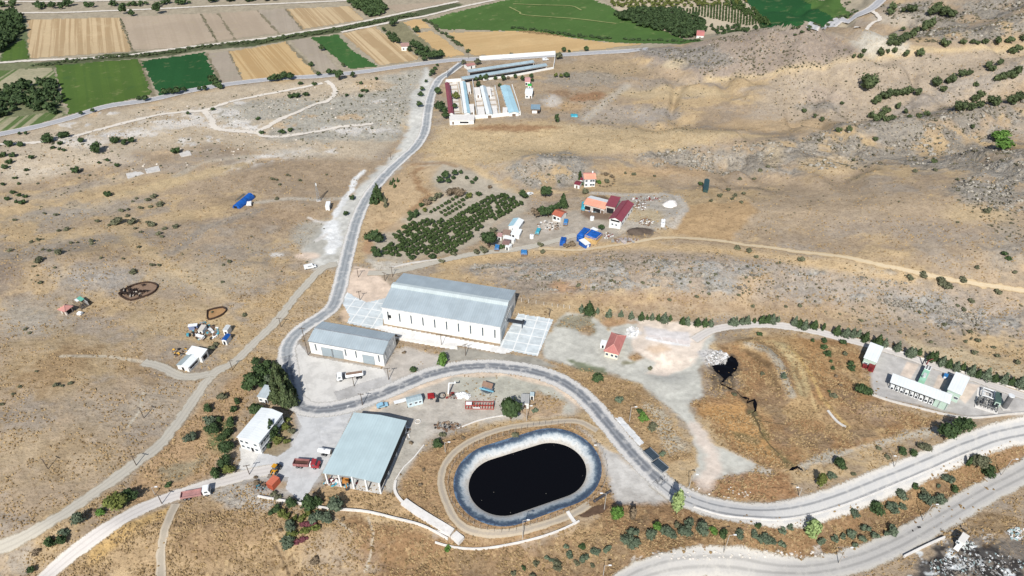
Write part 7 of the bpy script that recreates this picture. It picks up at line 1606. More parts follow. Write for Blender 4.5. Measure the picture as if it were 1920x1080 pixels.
# ---- single trees worth pointing at
for a in [(958, 768, 38, 'round', 'dark', 'tall dark green tree beside the grey roofed hut above the pond', None, 1.25), (826, 671, 30, 'bushy', 'bright', 'round bright green bush between the bend road and the bare plot'), (777, 692, 17, 'shrub', 'dark', 'low dark green bush on the bank right of the smaller warehouse'),
  (965, 816, 15, 'shrub', 'grey', 'round grey green bush at the upper rim of the black pond'), (1120, 710, 21, 'round', 'dark', 'lone dark green tree on the amber strip below the red hipped house'), (1159, 747, 19, 'shrub', 'blue', 'blue grey bush in the middle of the amber strip'), (1206, 782, 20, 'bushy', 'bright', 'bright green bush low on the amber strip'), (1199, 770, 12, 'shrub', 'dark', 'small dark bush just above the bright green bush on the amber strip'), (1221, 800, 20, 'shrub', 'grey', 'grey green bush at the bottom of the amber strip'), (1242, 849, 14, 'shrub', 'blue', 'blue green bush beside the dark ribbed decks'), (1220, 690, 11, 'shrub', 'grey', 'small grey bush on the pale gravel lobe'),
  (1155, 966, 26, 'round', 'bright', 'bright green tree right of the damp bank by the pond', None, 1.3), (1185, 967, 16, 'column', 'brown', 'bare grey leafless tree left of the pale poplar', None, .9), (1268, 946, 27, 'column', 'light', 'tall pale green poplar at the bend of the dusty road', None, 1.0), (1517, 994, 33, 'column', 'light', 'pale green poplar standing among grey green shrubs', None, .62), (1535, 901, 21, 'column', 'olive', 'olive green upright tree left of the round green bush', None, .62), (1578, 869, 30, 'bushy', 'dark', 'round dark green bush at the end of the pale wall'), (1557, 891, 18, 'shrub', 'blue', 'blue grey bush between the olive tree and the round green bush'),
  (1231, 989, 18, 'round', 'bright', 'small bright green tree in the grey shrub belt'), (1339, 994, 17, 'shrub', 'bright', 'light green shrub in the grey shrub belt'), (1619, 731, 27, 'bushy', 'dark', 'double round green bush left of the plant yard wall'), (1770, 812, 34, 'round', 'dark', 'dark spreading tree, left of the pair above the road bend'), (1796, 801, 36, 'round', 'dark', 'dark spreading tree, right of the pair above the road bend'), (702, 445, 37, 'bushy', 'dark', 'wide dark green bush beside the road below the terraces'), (700, 465, 15, 'shrub', 'dark', 'small dark bush under the wide dark green bush'), (709, 474, 19, 'bushy', 'dark', 'round dark bush at the lower left corner of the orchard'),
  (1625, 152, 31, 'bushy', 'hill', 'big lone dark green tree on the far right slope', None, 1.3), (1886, 272, 46, 'bushy', 'bright', 'largest bright green bush on the rocky right slope', None, .6), (1873, 252, 34, 'bushy', 'bright', 'smaller bright green bush above the largest one on the rocky slope', None, .6), (1023, 361, 21, 'round', 'dark', 'round dark tree between the rocky mound and the houses'), (1056, 376, 17, 'cone', 'dark', 'pointed dark tree left of the farm barns'), (1127, 427, 11, 'round', 'dark', 'small dark tree behind the straw stacks'), (917, 451, 30, 'round', 'dark', 'dark green tree shading the brown roofed sheds'), (982, 364, 19, 'bushy', 'dark', 'green bush beside the white parked car'),
  (637, 142, 17, 'round', 'dark', 'dark tree where the lime track leaves the highway'), (662, 141, 10, 'round', 'dark', 'small tree right of the lime track junction'), (182, 276, 24, 'bushy', 'dark', 'dark green bush alone at the upper left slope'), (331, 281, 15, 'bushy', 'dark', 'dark bush beside the square concrete slab'), (144, 318, 15, 'bushy', 'dark', 'lone dark bush left of the broken concrete slab'), (355, 211, 9, 'bushy', 'dark', 'small round bush at the fork of the lime tracks'), (661, 370, 11, 'bushy', 'dark', 'small dark bush on the gravel wash left of the main road'), (650, 400, 13, 'bushy', 'dark', 'dark bush on the gravel wash beside the white lime stream'), (1087, 329, 8, 'column', 'dark', 'slim dark tree behind the white orange roofed house'), (1121, 341, 11, 'bushy', 'bright', 'green bush at the right of the white orange roofed house'), (1044, 223, 11, 'column', 'dark', 'dark upright tree below the turquoise tarpaulin', None, .6),
  (1313, 344, 9, 'bushy', 'dark', 'bush touching the dark green hut'), (839, 1028, 12, 'bushy', 'bright', 'small bright green bush below the drain channel box'), (821, 832, 19, 'bushy', 'dark', 'dark bush at the start of the pond ring track'), (831, 815, 14, 'shrub', 'grey', 'grey bush above the dark bush at the pond ring track'), (592, 1052, 19, 'shrub', 'brown', 'brownish shrub on the dry bottom slope'), (1003, 768, 13, 'shrub', 'blue', 'blue grey bush right of the tall dark green tree'), (1830, 868, 30, 'round', 'grey', 'bare grey bush on the bank near the right edge'), (1811, 867, 11, 'column', 'dark', 'thin dark cypress on the bank near the right edge', None, 1.1), (1542, 613, 8, 'column', 'dark', 'slim dark cypress in the gap of the conifer row')]:
    plant(*a)
# ---- office garden
plants([(521, 692, 20), (524, 708, 24), (530, 698, 22), (528, 716, 26), (544, 722, 22), (533, 724, 26), (536, 735, 26), (552, 746, 20), (520, 736, 24), (540, 742, 28), (548, 732, 20), (516, 720, 20)], 'cone', 'hill', 'tall dense conifer in the row between the white hut and the road', 'tall conifers beside the office', hr=1.15)
plants([(503, 687, 22), (490, 697, 26), (477, 715, 32), (468, 726, 22), (507, 712, 18, 'blue'), (483, 768, 24), (482, 679, 16), (497, 706, 20), (489, 712, 22), (512, 700, 18), (495, 722, 16)], 'round', 'dark', 'rounded dark tree in the clump around the white hut', 'dark trees around the white hut')
plants([(514, 802, 24), (511, 812, 20)], 'cone', 'dark', 'dark pine against the right side of the office block', 'pines beside the office')
plants([(537, 800, 16), (522, 825, 18), (540, 825, 15), (504, 836, 10, 'dark'), (549, 808, 13, 'grey'), (541, 786, 10)], 'bushy', 'olive', 'clipped olive green bush on the lawn right of the office block', 'bushes on the office lawn')
plants([(439, 767, 14), (390, 765, 18), (417, 745, 20, 'grey'), (395, 788, 22, 'blue'), (415, 785, 16), (430, 790, 22), (425, 838, 26), (432, 812, 24), (424, 866, 28), (412, 885, 30), (432, 880, 22, 'olive'), (400, 803, 24), (418, 822, 20), (443, 752, 16)], 'bushy', 'dark', 'dark green bush in the overgrown garden left of the office block', 'garden bushes left of the office')
plant(359, 819, 21, 'bushy', 'blue', 'blue grey bush alone beside the dirt track')
# ---- roadside bushes lower left
for q in [(220, 941, 36, 'bushy', 'olive', 'big olive green bush between the dirt track and the gravel road'), (246, 930, 30, 'bushy', 'dark', 'dark bush joined to the big olive green bush'), (192, 960, 20, 'shrub', 'bright', 'low green bush left of the big olive green bush'), (150, 975, 23, 'round', 'blue', 'dark blue green tree above the gravel road'), (124, 997, 21, 'shrub', 'blue', 'blue grey bush above the small round bush'), (96, 1017, 21, 'bushy', 'dark', 'dark bush left of the small round bush'), (119, 1014, 18, 'round', 'dark', 'small round green bush at the edge of the gravel road'), (61, 1070, 14, 'round', 'dark', 'small round bush at the bottom left corner'), (316, 907, 15, 'shrub', 'dark', 'low dark bush under the lamp post by the gravel road'), (67, 1036, 18, 'shrub', 'brown', 'dry brown bush near the bottom left corner'), (178, 957, 12, 'shrub', 'brown', 'leafless brown bush left of the green bushes')]:
    plant(*q)
# ---- below the yard
plants([(546, 943, 20), (520, 953, 16), (512, 958, 14)], 'bushy', 'dark', 'green bush along the low wall below the orange container', 'bushes on the low wall')
plant(582, 940, 30, 'cone', 'dark', 'dark pine, left one standing at the low wall below the yard', None, .75); plant(596, 938, 18, 'cone', 'dark', 'smaller dark pine behind the left pine at the low wall', None, .8); plant(631, 949, 30, 'round', 'blue', 'dark blue green pine, right one at the low wall', None, .9)
plants([(530, 963, 16), (539, 968, 13), (552, 970, 14), (568, 970, 16), (582, 960, 18), (548, 1002, 20), (566, 994, 12), (573, 995, 12), (581, 993, 12), (589, 991, 12), (595, 989, 12)], 'bushy', 'olive', 'olive green bush in the planted clumps below the low wall', 'olive bushes below the yard')
plants([(594, 968, 26), (612, 970, 24), (544, 986, 24), (540, 1010, 22), (540, 1022, 20)], 'bushy', 'blue', 'blue grey bush in the planted clumps below the low wall', 'blue grey bushes below the yard')
plants([(566, 983, 12), (574, 983, 12), (583, 982, 12), (592, 981, 12), (556, 1015, 13), (565, 1013, 13), (574, 1010, 12)], 'shrub', 'maroon', 'maroon shrub in the two short rows below the yard', 'maroon hedge shrubs')
plants([(525, 994, 10), (642, 974, 10), (480, 905, 12), (512, 925, 14, 'grey'), (522, 930, 16, 'grey'), (480, 895, 8)], 'shrub', 'brown', 'small dry shrub scattered below the yard', 'dry shrubs below the yard')
plants([(794, 881, 8), (789, 908, 9), (770, 830, 9), (757, 660, 8), (870, 820, 8)], 'shrub', 'brown', 'small dark shrub on the amber bank beside the pond', 'shrubs beside the pond')
# ---- shrub belt along the lower road
plants([(1187, 997, 26), (1182, 1015, 34), (1220, 1003, 26), (1247, 995, 26), (1261, 1002, 20), (1285, 995, 30), (1292, 982, 22), (1315, 990, 32), (1355, 1000, 22, 'dark'), (1385, 1001, 23), (1410, 1000, 22), (1421, 986, 15, 'dark'), (1430, 1010, 32), (1466, 995, 17), (1481, 989, 15), (1447, 1014, 19), (1466, 1021, 18), (1537, 1012, 22), (1564, 1010, 18), (1580, 1006, 16), (1595, 1002, 22), (1615, 1012, 20), (1640, 1004, 18), (1667, 992, 30), (1622, 990, 22), (1602, 1022, 12), (1600, 962, 20), (1640, 952, 34, 'dark'), (1670, 952, 32), (1690, 949, 16), (1692, 927, 34), (1715, 912, 17, 'dark'), (1732, 922, 17, 'grey'), (1737, 935, 32), (1760, 935, 26), (1776, 897, 24), (1785, 915, 21, 'dark'), (1760, 912, 14), (1850, 882, 32, 'dark'), (1662, 1002, 16), (1270, 985, 16, 'grey')], 'bushy', 'blue', 'grey green olive like shrub in the belt between the two lower roads', 'grey green shrub belt between the lower roads', hr=.9, sz=.84)
plants([(1091, 1025, 18, 'dark'), (1062, 1025, 14), (1068, 1041, 22), (1095, 1046, 26), (1115, 1035, 22), (1137, 1027, 26), (1026, 1046, 14), (1005, 1057, 18, 'grey'), (1046, 1061, 26, 'grey'), (980, 1065, 16, 'dark'), (1035, 1050, 12), (1002, 1079, 22, 'grey'), (963, 1075, 14, 'grey'), (1082, 1056, 14, 'grey'), (1110, 1060, 12, 'grey')], 'bushy', 'blue', 'grey green shrub on the dry bank below the pond', 'shrubs on the bank below the pond', hr=.85, sz=.74)
plants([(1690, 846, 19, 'dark'), (1711, 847, 17, 'dark'), (1730, 835, 26), (1647, 839, 11), (1662, 856, 12), (1601, 889, 10), (1884, 475, 14, 'dark'), (1890, 483, 12, 'dark')], 'shrub', 'grey', 'low grey bush on the amber bank above the dusty road', 'bushes on the amber bank')
plants([(1551, 661, 15), (1544, 649, 13), (1544, 638, 13), (1579, 641, 15), (1585, 662, 11, 'grey'), (1592, 680, 14), (1596, 690, 14), (1562, 690, 9), (1557, 676, 8), (1524, 638, 8), (1470, 705, 13, 'blue'), (1562, 740, 14, 'grey'), (1575, 722, 8, 'brown'), (1567, 704, 8, 'brown'), (1555, 734, 7), (1423, 626, 12), (1428, 700, 9, 'grey'), (1376, 738, 10, 'grey')], 'shrub', 'dark', 'small dark shrub dotted over the amber basin', 'shrubs in the amber basin', hr=1.2)
# ---- conifer row along the plant road
row = [(1104, 578, 22, 'dark'), (1090, 578, 12), (1120, 582, 9), (1142, 587, 13), (1164, 588, 11), (1183, 591, 12), (1202, 593, 13, 'dark'), (1213, 594, 8, 'dark'), (1222, 594, 11), (1234, 595, 10, 'dark'), (1245, 596, 17), (1256, 596, 9, 'dark'), (1279, 601, 12, 'dark'), (1288, 601, 13), (1307, 603, 14, 'dark'), (1321, 604, 13, 'dark'), (1332, 605, 12), (1372, 602, 13), (1378, 602, 13), (1391, 601, 12), (1400, 599, 14), (1414, 600, 8, 'dark'), (1428, 598, 14, 'dark'), (1438, 597, 14, 'dark'), (1447, 597, 15), (1458, 598, 9), (1489, 602, 15), (1497, 606, 14, 'dark'), (1507, 609, 16), (1525, 608, 15, 'dark'), (1567, 619, 16, 'dark'), (1584, 623, 16), (1597, 624, 15), (1608, 625, 12), (1621, 631, 16, 'dark'), (1644, 638, 18, 'dark'), (1657, 642, 13), (1681, 649, 15), (1703, 659, 16), (1710, 660, 14), (1722, 659, 11, 'dark'), (1742, 668, 16, 'dark'), (1750, 667, 16, 'dark'), (1764, 676, 17), (1776, 681, 15, 'dark'), (1790, 686, 16), (1803, 687, 12, 'dark'), (1819, 693, 17), (1831, 700, 14, 'dark'), (1845, 701, 20), (1862, 708, 14, 'dark'), (1879, 709, 18), (1893, 714, 14, 'dark'), (1908, 715, 20), (1922, 722, 14, 'dark')]
plants(row, 'cone', 'blue', 'blue green young conifer in the long row beside the plant road', 'conifer row beside the plant road', hr=.82)
# ---- orchard in the middle
OP = [(717, 470), (766, 418), (795, 410), (842, 413), (884, 386), (918, 362), (945, 366), (984, 375), (966, 390), (945, 407), (905, 411), (905, 422), (872, 458), (848, 474), (820, 474), (762, 480), (731, 478)]
def inpoly(x, y, P):
    c = False
    for i in range(len(P)):
        x0, y0 = P[i]; x1, y1 = P[i-1]
        if (y0 > y) != (y1 > y) and x < (x1-x0)*(y-y0)/(y1-y0)+x0: c = not c
    return c
cnt = 0
for i in range(-60, 60):
    for j in range(-40, 40):
        x = 830+i*6.9+j*4.0; y = 430-i*4.0+j*6.6
        if inpoly(x, y, OP) and vrng.random() > .05:
            plant(x+vrng.uniform(-1, 1), y+vrng.uniform(-.8, .8), vrng.uniform(8.2, 10.2), 'round', 'orch', 'round dark fruit tree in the dense rows of the central orchard', 'fruit trees of the central orchard', .95, 'fruit_tree', full=False); cnt += 1
for (x0, y0), k in (((808, 397), 9), ((827, 398), 8), ((835, 403), 6)):
    for i in range(k):
        plant(x0+i*6.8, y0-i*3.9, vrng.uniform(6.5, 8), 'round', 'orch', 'small young fruit tree in the three open rows of the orchard', 'young fruit trees of the orchard', .9, 'fruit_tree', full=False)
plants([(836, 328, 17), (853, 324, 12), (826, 337, 15), (841, 339, 11), (850, 333, 8), (864, 322, 8), (875, 333, 7), (885, 341, 8), (890, 337, 7), (893, 334, 7)], 'round', 'dark', 'dark tree at the upper end of the orchard terrace', 'trees at the top of the orchard', full=False)
plants([(770, 400, 11), (776, 403, 13), (786, 399, 9), (768, 410, 9), (780, 396, 8), (756, 425, 8), (748, 434, 8), (742, 440, 9), (797, 393, 10, 'olive'), (800, 378, 14, 'brown'), (790, 384, 10), (812, 372, 12, 'grey'), (822, 366, 13, 'grey'), (848, 358, 20, 'brown'), (862, 360, 20, 'brown'), (880, 366, 12, 'olive'), (897, 363, 10), (918, 350, 8, 'brown'), (773, 482, 12), (811, 480, 13), (852, 476, 10, 'grey'), (829, 489, 9, 'grey'), (894, 472, 12, 'grey'), (908, 468, 14, 'grey'), (948, 364, 9), (720, 474, 8)], 'bushy', 'dark', 'dark bush along the edge of the central orchard', 'bushes round the orchard')
plants([(707, 352, 12), (703, 362, 13), (712, 362, 12), (699, 372, 12), (715, 368, 10), (706, 374, 11), (722, 372, 9, 'grey'), (724, 381, 9, 'grey'), (738, 337, 6), (733, 342, 6), (746, 337, 6), (740, 347, 6)], 'cone', 'dark', 'small dark conifer on the terrace beside the main road', 'conifers on the terrace', hr=.9, full=False)
# ---- farmstead trees
plants([(1005, 400, 18, 'brown'), (1016, 397, 20), (1028, 398, 20), (1036, 393, 16), (1046, 388, 14)], 'round', 'dark', 'dark tree in the clump left of the terracotta roofed house', 'tree clump in the farmstead')
plants([(925, 432, 14, 'grey'), (930, 440, 12, 'brown'), (942, 462, 11), (1014, 458, 10, 'grey'), (1017, 471, 10, 'grey'), (1072, 458, 16, 'brown'), (1062, 460, 10, 'brown'), (1094, 344, 10, 'blue'), (1110, 343, 9, 'blue'), (1137, 339, 9, 'grey'), (1146, 331, 8, 'brown'), (1135, 326, 8, 'brown'), (1097, 358, 12, 'grey')], 'bushy', 'dark', 'bush among the farmstead houses', 'farmstead bushes')
for k in range(12):
    t = -1.9+k*.36; plant(1134+18*math.cos(t), 337+13*math.sin(t)*.95, 5, 'shrub', 'brown', 'dark shrub in the curved hedge right of the white orange roofed house', 'curved hedge shrubs', full=False)
# ---- poultry farm trees
plants([(821, 170, 13), (827, 200, 20), (836, 216, 14), (820, 198, 12), (834, 206, 12), (897, 158, 10), (855, 179, 13, 'olive'), (853, 199, 10), (901, 145, 10), (911, 144, 11), (929, 146, 7), (944, 146, 10), (953, 146, 6, 'brown'), (966, 143, 8), (980, 147, 9), (893, 148, 8), (937, 160, 7), (896, 116, 11, 'grey'), (869, 117, 9, 'grey'), (996, 142, 8), (998, 150, 7)], 'round', 'dark', 'dark tree among the poultry barns and walled yards', 'trees of the poultry farm', full=False, hr=1.1)
plants([(1057, 93, 9), (1099, 91, 10, 'dark'), (1048, 104, 14, 'grey'), (1067, 96, 6), (958, 103, 8, 'grey'), (1062, 140, 11), (1052, 142, 8, 'olive'), (1042, 141, 8, 'olive')], 'round', 'dark', 'tree along the highway right of the poultry farm', 'trees near the right end of the poultry farm', full=False)
plants([(789, 176, 10), (792, 166, 9), (787, 195, 12), (799, 152, 6), (811, 135, 11), (816, 128, 7), (820, 122, 6), (807, 140, 6)], 'round', 'dark', 'small dark tree on the gravel verge left of the main road', 'trees on the gravel verge', full=False)
# ---- scattered bushes, upper left slope
ul = [(90, 259, 23), (122, 252, 19), (217, 262, 17), (232, 265, 16), (247, 262, 13), (400, 204, 8), (36, 249, 8), (49, 249, 8), (152, 262, 12), (113, 268, 10), (17, 268, 16), (40, 270, 12), (677, 155, 8), (707, 147, 9), (689, 170, 10), (680, 169, 8), (651, 178, 9), (677, 179, 9), (545, 180, 12), (557, 178, 13), (574, 176, 11), (564, 156, 11), (590, 157, 9), (528, 247, 14), (545, 243, 10), (491, 248, 9), (484, 222, 8), (112, 278, 8), (120, 281, 7), (18, 303, 12), (10, 312, 12), (25, 290, 12), (4, 345, 9), (25, 360, 9), (37, 365, 9), (36, 344, 6), (48, 368, 8), (14, 372, 10), (30, 377, 9), (43, 378, 12), (29, 333, 7), (5, 290, 12), (60, 294, 10), (50, 318, 8), (202, 363, 14), (220, 309, 9), (100, 276, 8), (200, 300, 10), (188, 304, 8)]
plants(ul, 'bushy', 'dark', 'dark bush dotted on the scrubby upper left slope', 'bushes of the upper left slope', full=False, hr=.85)
ml = [(222, 412, 24), (250, 413, 18), (240, 404, 8), (286, 419, 14), (279, 415, 10), (290, 366, 13), (277, 374, 11), (300, 381, 15), (265, 388, 9), (283, 386, 9), (257, 371, 7), (249, 377, 6), (227, 394, 11), (241, 392, 8), (329, 424, 12), (309, 427, 10), (299, 436, 11), (303, 443, 8), (254, 427, 8), (264, 434, 7), (183, 413, 10), (204, 422, 7), (106, 401, 9), (85, 399, 7), (28, 412, 8), (112, 470, 18), (126, 428, 12), (110, 432, 8), (74, 448, 9), (59, 453, 8), (20, 468, 10), (72, 487, 17), (93, 469, 9), (80, 467, 8), (173, 450, 11), (134, 454, 8), (145, 454, 6), (172, 456, 8), (260, 462, 8), (64, 498, 7), (250, 508, 14), (287, 495, 10), (300, 496, 8), (189, 483, 7), (232, 484, 6), (430, 490, 9), (419, 496, 6), (417, 528, 7), (75, 529, 9), (103, 501, 6), (520, 372, 8), (524, 345, 7), (512, 334, 9), (519, 336, 7), (538, 327, 6), (563, 337, 8), (543, 329, 5), (612, 327, 5), (104, 721, 12), (117, 722, 8), (133, 717, 10), (38, 724, 8), (25, 738, 7), (4, 758, 9), (68, 696, 6), (48, 617, 8), (57, 623, 7), (398, 585, 6), (460, 590, 10), (398, 650, 14), (405, 645, 10)]
plants(ml, 'shrub', 'grey', 'small grey green shrub dotted on the dry left hillside', 'shrubs of the left hillside', full=False, hr=1.1)
# ---- right slopes
rt_ = [(1636, 190, 13), (1643, 186, 14), (1650, 182, 15), (1659, 178, 16), (1669, 173, 15), (1680, 173, 15), (1690, 173, 14), (1699, 170, 15), (1706, 168, 12), (1720, 171, 15), (1755, 153, 18), (1776, 151, 12), (1785, 147, 15), (1768, 166, 12), (1802, 137, 15), (1815, 135, 14), (1851, 121, 13), (1858, 127, 14), (1873, 115, 13), (1724, 98, 15), (1697, 98, 14), (1650, 97, 15), (1662, 95, 9), (1677, 94, 10), (1612, 104, 10), (1619, 95, 9), (1870, 146, 13), (1880, 142, 16), (1892, 139, 20), (1902, 130, 20), (1896, 95, 16), (1906, 90, 18), (1892, 74, 16), (1872, 76, 18), (1845, 77, 11), (1824, 77, 11), (1833, 80, 8), (1805, 78, 10), (1771, 80, 15), (1913, 70, 13), (1673, 70, 14), (1680, 78, 16), (1690, 72, 16), (1700, 67, 16), (1712, 63, 18), (1720, 56, 14), (1728, 50, 16), (1738, 45, 18), (1746, 40, 14), (1668, 80, 12), (1692, 54, 10), (1747, 18, 22), (1754, 10, 16), (1766, 20, 20), (1782, 25, 16), (1708, 15, 16), (1673, 12, 14), (1668, 22, 12), (1693, 18, 9), (1632, 215, 13), (1641, 221, 14), (1650, 214, 16), (1660, 206, 14), (1658, 222, 14), (1671, 219, 14), (1682, 198, 12), (1697, 208, 10), (1705, 217, 9), (1722, 217, 10), (1737, 213, 11), (1798, 197, 22), (1825, 183, 16), (1837, 176, 14), (1820, 198, 16), (1836, 195, 14), (1860, 186, 18), (1865, 192, 14), (1895, 186, 20), (1910, 180, 18), (1828, 158, 9), (1571, 243, 10), (1591, 241, 12), (1538, 222, 11), (1525, 216, 10), (1507, 207, 9), (1578, 193, 7), (1600, 105, 8), (1640, 260, 9), (1820, 236, 10), (1750, 302, 10)]
plants(rt_, 'bushy', 'hill', 'dark green pine bush on the far right slopes', 'pine bushes of the far right slopes', full=False, hr=1.15)
rr = random.Random(31)
mid = [(1601, 299, 7), (1592, 299, 5), (1715, 320, 9), (1753, 318, 9), (1795, 335, 7), (1850, 394, 14), (1796, 416, 6), (1685, 377, 4), (1832, 501, 9), (1902, 509, 9), (1732, 515, 16), (1708, 520, 14), (1763, 528, 22), (1778, 535, 20), (1807, 524, 15), (1463, 492, 6), (1502, 484, 14), (1411, 573, 8), (1500, 572, 10), (1473, 574, 7), (1820, 564, 12), (1870, 547, 14), (1808, 580, 10), (1825, 660, 12), (1869, 667, 12), (1908, 678, 13), (1834, 638, 12), (1817, 620, 10), (1770, 607, 9), (1745, 640, 8), (1687, 622, 8), (1861, 650, 9), (1810, 640, 8), (1615, 600, 8), (1723, 585, 8), (1794, 572, 8), (1384, 553, 8), (1255, 562, 8), (1306, 556, 8), (1330, 551, 8), (1235, 508, 7), (1205, 530, 8), (1083, 534, 10), (1112, 538, 8), (1145, 526, 8), (1152, 528, 6), (1340, 514, 8), (1328, 530, 7), (1398, 520, 6), (1294, 528, 6), (967, 508, 6), (1008, 513, 5), (990, 516, 5), (1029, 327, 6), (1047, 340, 7), (1047, 338, 5), (1173, 324, 6), (1189, 326, 9), (1365, 354, 9), (1349, 366, 10), (1395, 362, 9), (1378, 365, 9), (1390, 378, 8), (1373, 372, 8), (1332, 375, 9), (1382, 463, 12), (1403, 469, 12), (1418, 480, 9), (1227, 329, 6), (1413, 334, 8), (1387, 334, 8), (1425, 318, 9), (1440, 311, 8)]
plants(mid, 'shrub', 'grey', 'dark low shrub on the rocky slopes at the right', 'shrubs of the right slopes', full=False, hr=1.2)
# ---- uncountable scrub over the hills
sv, sf, stn = [], [], []
_b = bmesh.new(); bmesh.ops.create_icosphere(_b, subdivisions=1, radius=1); IV = np.array([v.co[:] for v in _b.verts]); IF = np.array([[v.index for v in f.verts] for f in _b.faces]); _b.free()
def scrub(name, label, zones, mat, seed, cat='scrub'):
    r = np.random.RandomState(seed); V = []; Fc = []; T = []
    for P, n, lo, hi in zones:
        Pw = wpts(P); x0, y0 = Pw.min(0); x1, y1 = Pw.max(0)
        k = 0; X = r.uniform(x0, x1, n*8); Y = r.uniform(y0, y1, n*8); ok = (poly_sd(X, Y, Pw) < 0) & (fbm(X/14, Y/9, 5, 3)+r.uniform(-.12, .12, n*8) > .47); X, Y = X[ok][:n], Y[ok][:n]; Z = H0(X, Y)
        for x, y, z in zip(X, Y, Z):
            s = r.uniform(lo, hi)*r.uniform(.6, 1.2); v = IV*(1+r.uniform(-.3, .3, (len(IV), 1)))*np.array([s*r.uniform(.7, 1.3), s*r.uniform(.7, 1.2), s*.75])+np.array([x, y, z+s*.22])
            k0 = len(V)*len(IV); V.append(v); Fc.append(IF+k0); T.append(r.uniform(0, 1))
    V = np.vstack(V); Q = np.vstack(Fc)
    o, me = mesh_np(name, V, Q, mat, False)
    ca = me.color_attributes.new('tint', 'FLOAT_COLOR', 'POINT'); a = np.ones((len(V), 4), np.float32); a[:, :3] = np.repeat(np.array(T), len(IV))[:, None]; ca.data.foreach_set('color', a.ravel())
    return tag(o, label, cat, kind='stuff')
scrubm = leafmat('scrub_leaf', C(70, 70, 54, 1.0), C(112, 104, 84, 1.0)); scrubd = leafmat('scrub_leaf_dark', C(66, 68, 52, 1.0), C(104, 100, 80, 1.0))
scrub('hill_scrub', 'tiny dark scrub peppering the rocky hills at the right', [([(1200, 100), (1400, 60), (1480, 52), (1600, 95), (1590, 120), (1330, 155)], 800, .3, .95), ([(1440, 150), (1690, 110), (1920, 95), (1920, 160), (1700, 240), (1480, 250)], 760, .25, .75), ([(1650, 10), (1920, -10), (1920, 75), (1720, 80)], 700, .4, 1.1), ([(1190, 282), (1480, 262), (1780, 205), (1920, 190), (1920, 300), (1640, 310), (1230, 318)], 1100, .25, .8), ([(1780, 340), (1920, 290), (1920, 480), (1800, 380)], 320, .25, .7), ([(1060, 130), (1200, 105), (1330, 155), (1300, 250), (1050, 230)], 420, .25, .7), ([(945, 320), (1060, 285), (1100, 330), (1000, 352)], 60, .25, .6), ([(1400, 320), (1900, 330), (1900, 520), (1300, 440)], 200, .2, .5)], scrubm, 41)
scrub('slope_scrub', 'tiny grey scrub on the stony bank behind the warehouses', [([(880, 500), (1200, 465), (1430, 478), (1920, 565), (1920, 690), (1500, 575), (1000, 545)], 1100, .2, .6)], scrubm, 42)
scrub('field_scrub', 'tiny dry scrub over the left hillside', [([(0, 270), (290, 200), (600, 155), (780, 140), (760, 240), (600, 300), (300, 330), (0, 400)], 520, .3, .8), ([(0, 390), (500, 330), (640, 380), (560, 520), (300, 540), (0, 540)], 200, .2, .55), ([(500, 200), (640, 170), (780, 140), (740, 260), (560, 270)], 240, .35, .8)], scrubd, 43)
scrub('bank_scrub', 'dry brown weeds over the lower slopes and verges', [([(620, 970), (860, 1030), (1100, 985), (1180, 1080), (640, 1080)], 240, .15, .5), ([(1200, 960), (1500, 975), (1900, 820), (1900, 880), (1560, 1050), (1240, 1040)], 420, .15, .5), ([(1380, 640), (1600, 650), (1700, 780), (1480, 870), (1310, 760)], 220, .15, .45), ([(120, 1080), (330, 950), (560, 960), (690, 1080)], 260, .15, .5), ([(250, 930), (450, 700), (480, 740), (400, 890)], 110, .15, .5), ([(840, 705), (1010, 700), (1060, 760), (870, 760)], 90, .15, .45), ([(1040, 690), (1200, 730), (1290, 850), (1150, 780)], 110, .15, .45), ([(1700, 930), (1920, 900), (1920, 1010), (1760, 1010)], 100, .15, .5), ([(700, 690), (760, 660), (820, 680), (760, 712)], 14, .15, .4)], leafmat('dry_weed', C(120, 98, 68, 1.0), C(150, 126, 88, 1.0)), 44)
rockm = leafmat('rock_stone', C(112, 106, 96, .9), C(172, 166, 154, .9))
def strip(a, b, w, n):
    out = []
    for k in range(n+1):
        t = k/n; out.append((a[0]+(b[0]-a[0])*t, a[1]+(b[1]-a[1])*t-w+2*math.sin(t*9)))
    return out+[(x, y+2*w) for x, y in reversed(out)]
scrub('rock_outcrop', 'grey broken rocks breaking through the stony bank behind the warehouses', [(strip((890, 497), (1440, 494), 2.2, 12), 170, .3, .9), (strip((960, 521), (1430, 514), 2.4, 12), 190, .3, 1.0), (strip((1010, 543), (1400, 537), 2.4, 12), 150, .3, .9), (strip((1480, 512), (1700, 530), 2.6, 8), 70, .3, .8), (strip((1640, 560), (1880, 606), 7, 8), 170, .3, .9)], rockm, 51, 'rocks')
scrub('rock_outcrop', 'grey broken rocks on the rocky bands and hills at the right', [([(1190, 285), (1290, 276), (1380, 274), (1480, 264), (1420, 318), (1230, 316)], 330, .3, 1.2), ([(1480, 264), (1560, 242), (1780, 206), (1920, 190), (1920, 300), (1640, 308), (1500, 322)], 520, .3, 1.3), ([(1790, 350), (1850, 312), (1925, 292), (1925, 398), (1860, 393)], 240, .3, 1.1), ([(950, 320), (1060, 288), (1095, 330), (1000, 350)], 130, .3, 1.0), ([(1660, 15), (1920, -10), (1920, 72), (1740, 76)], 260, .4, 1.5), ([(1210, 100), (1400, 64), (1480, 56), (1560, 80), (1330, 140)], 120, .3, 1.0)], rockm, 52, 'rocks')
scrub('rock_outcrop', 'pale lime stones over the eroded slope at the upper left', [([(90, 262), (290, 205), (600, 160), (760, 145), (740, 250), (560, 300), (250, 320)], 420, .25, .8)], leafmat('lime_stone', C(160, 150, 138, .9), C(212, 204, 192, .9)), 53, 'rocks')
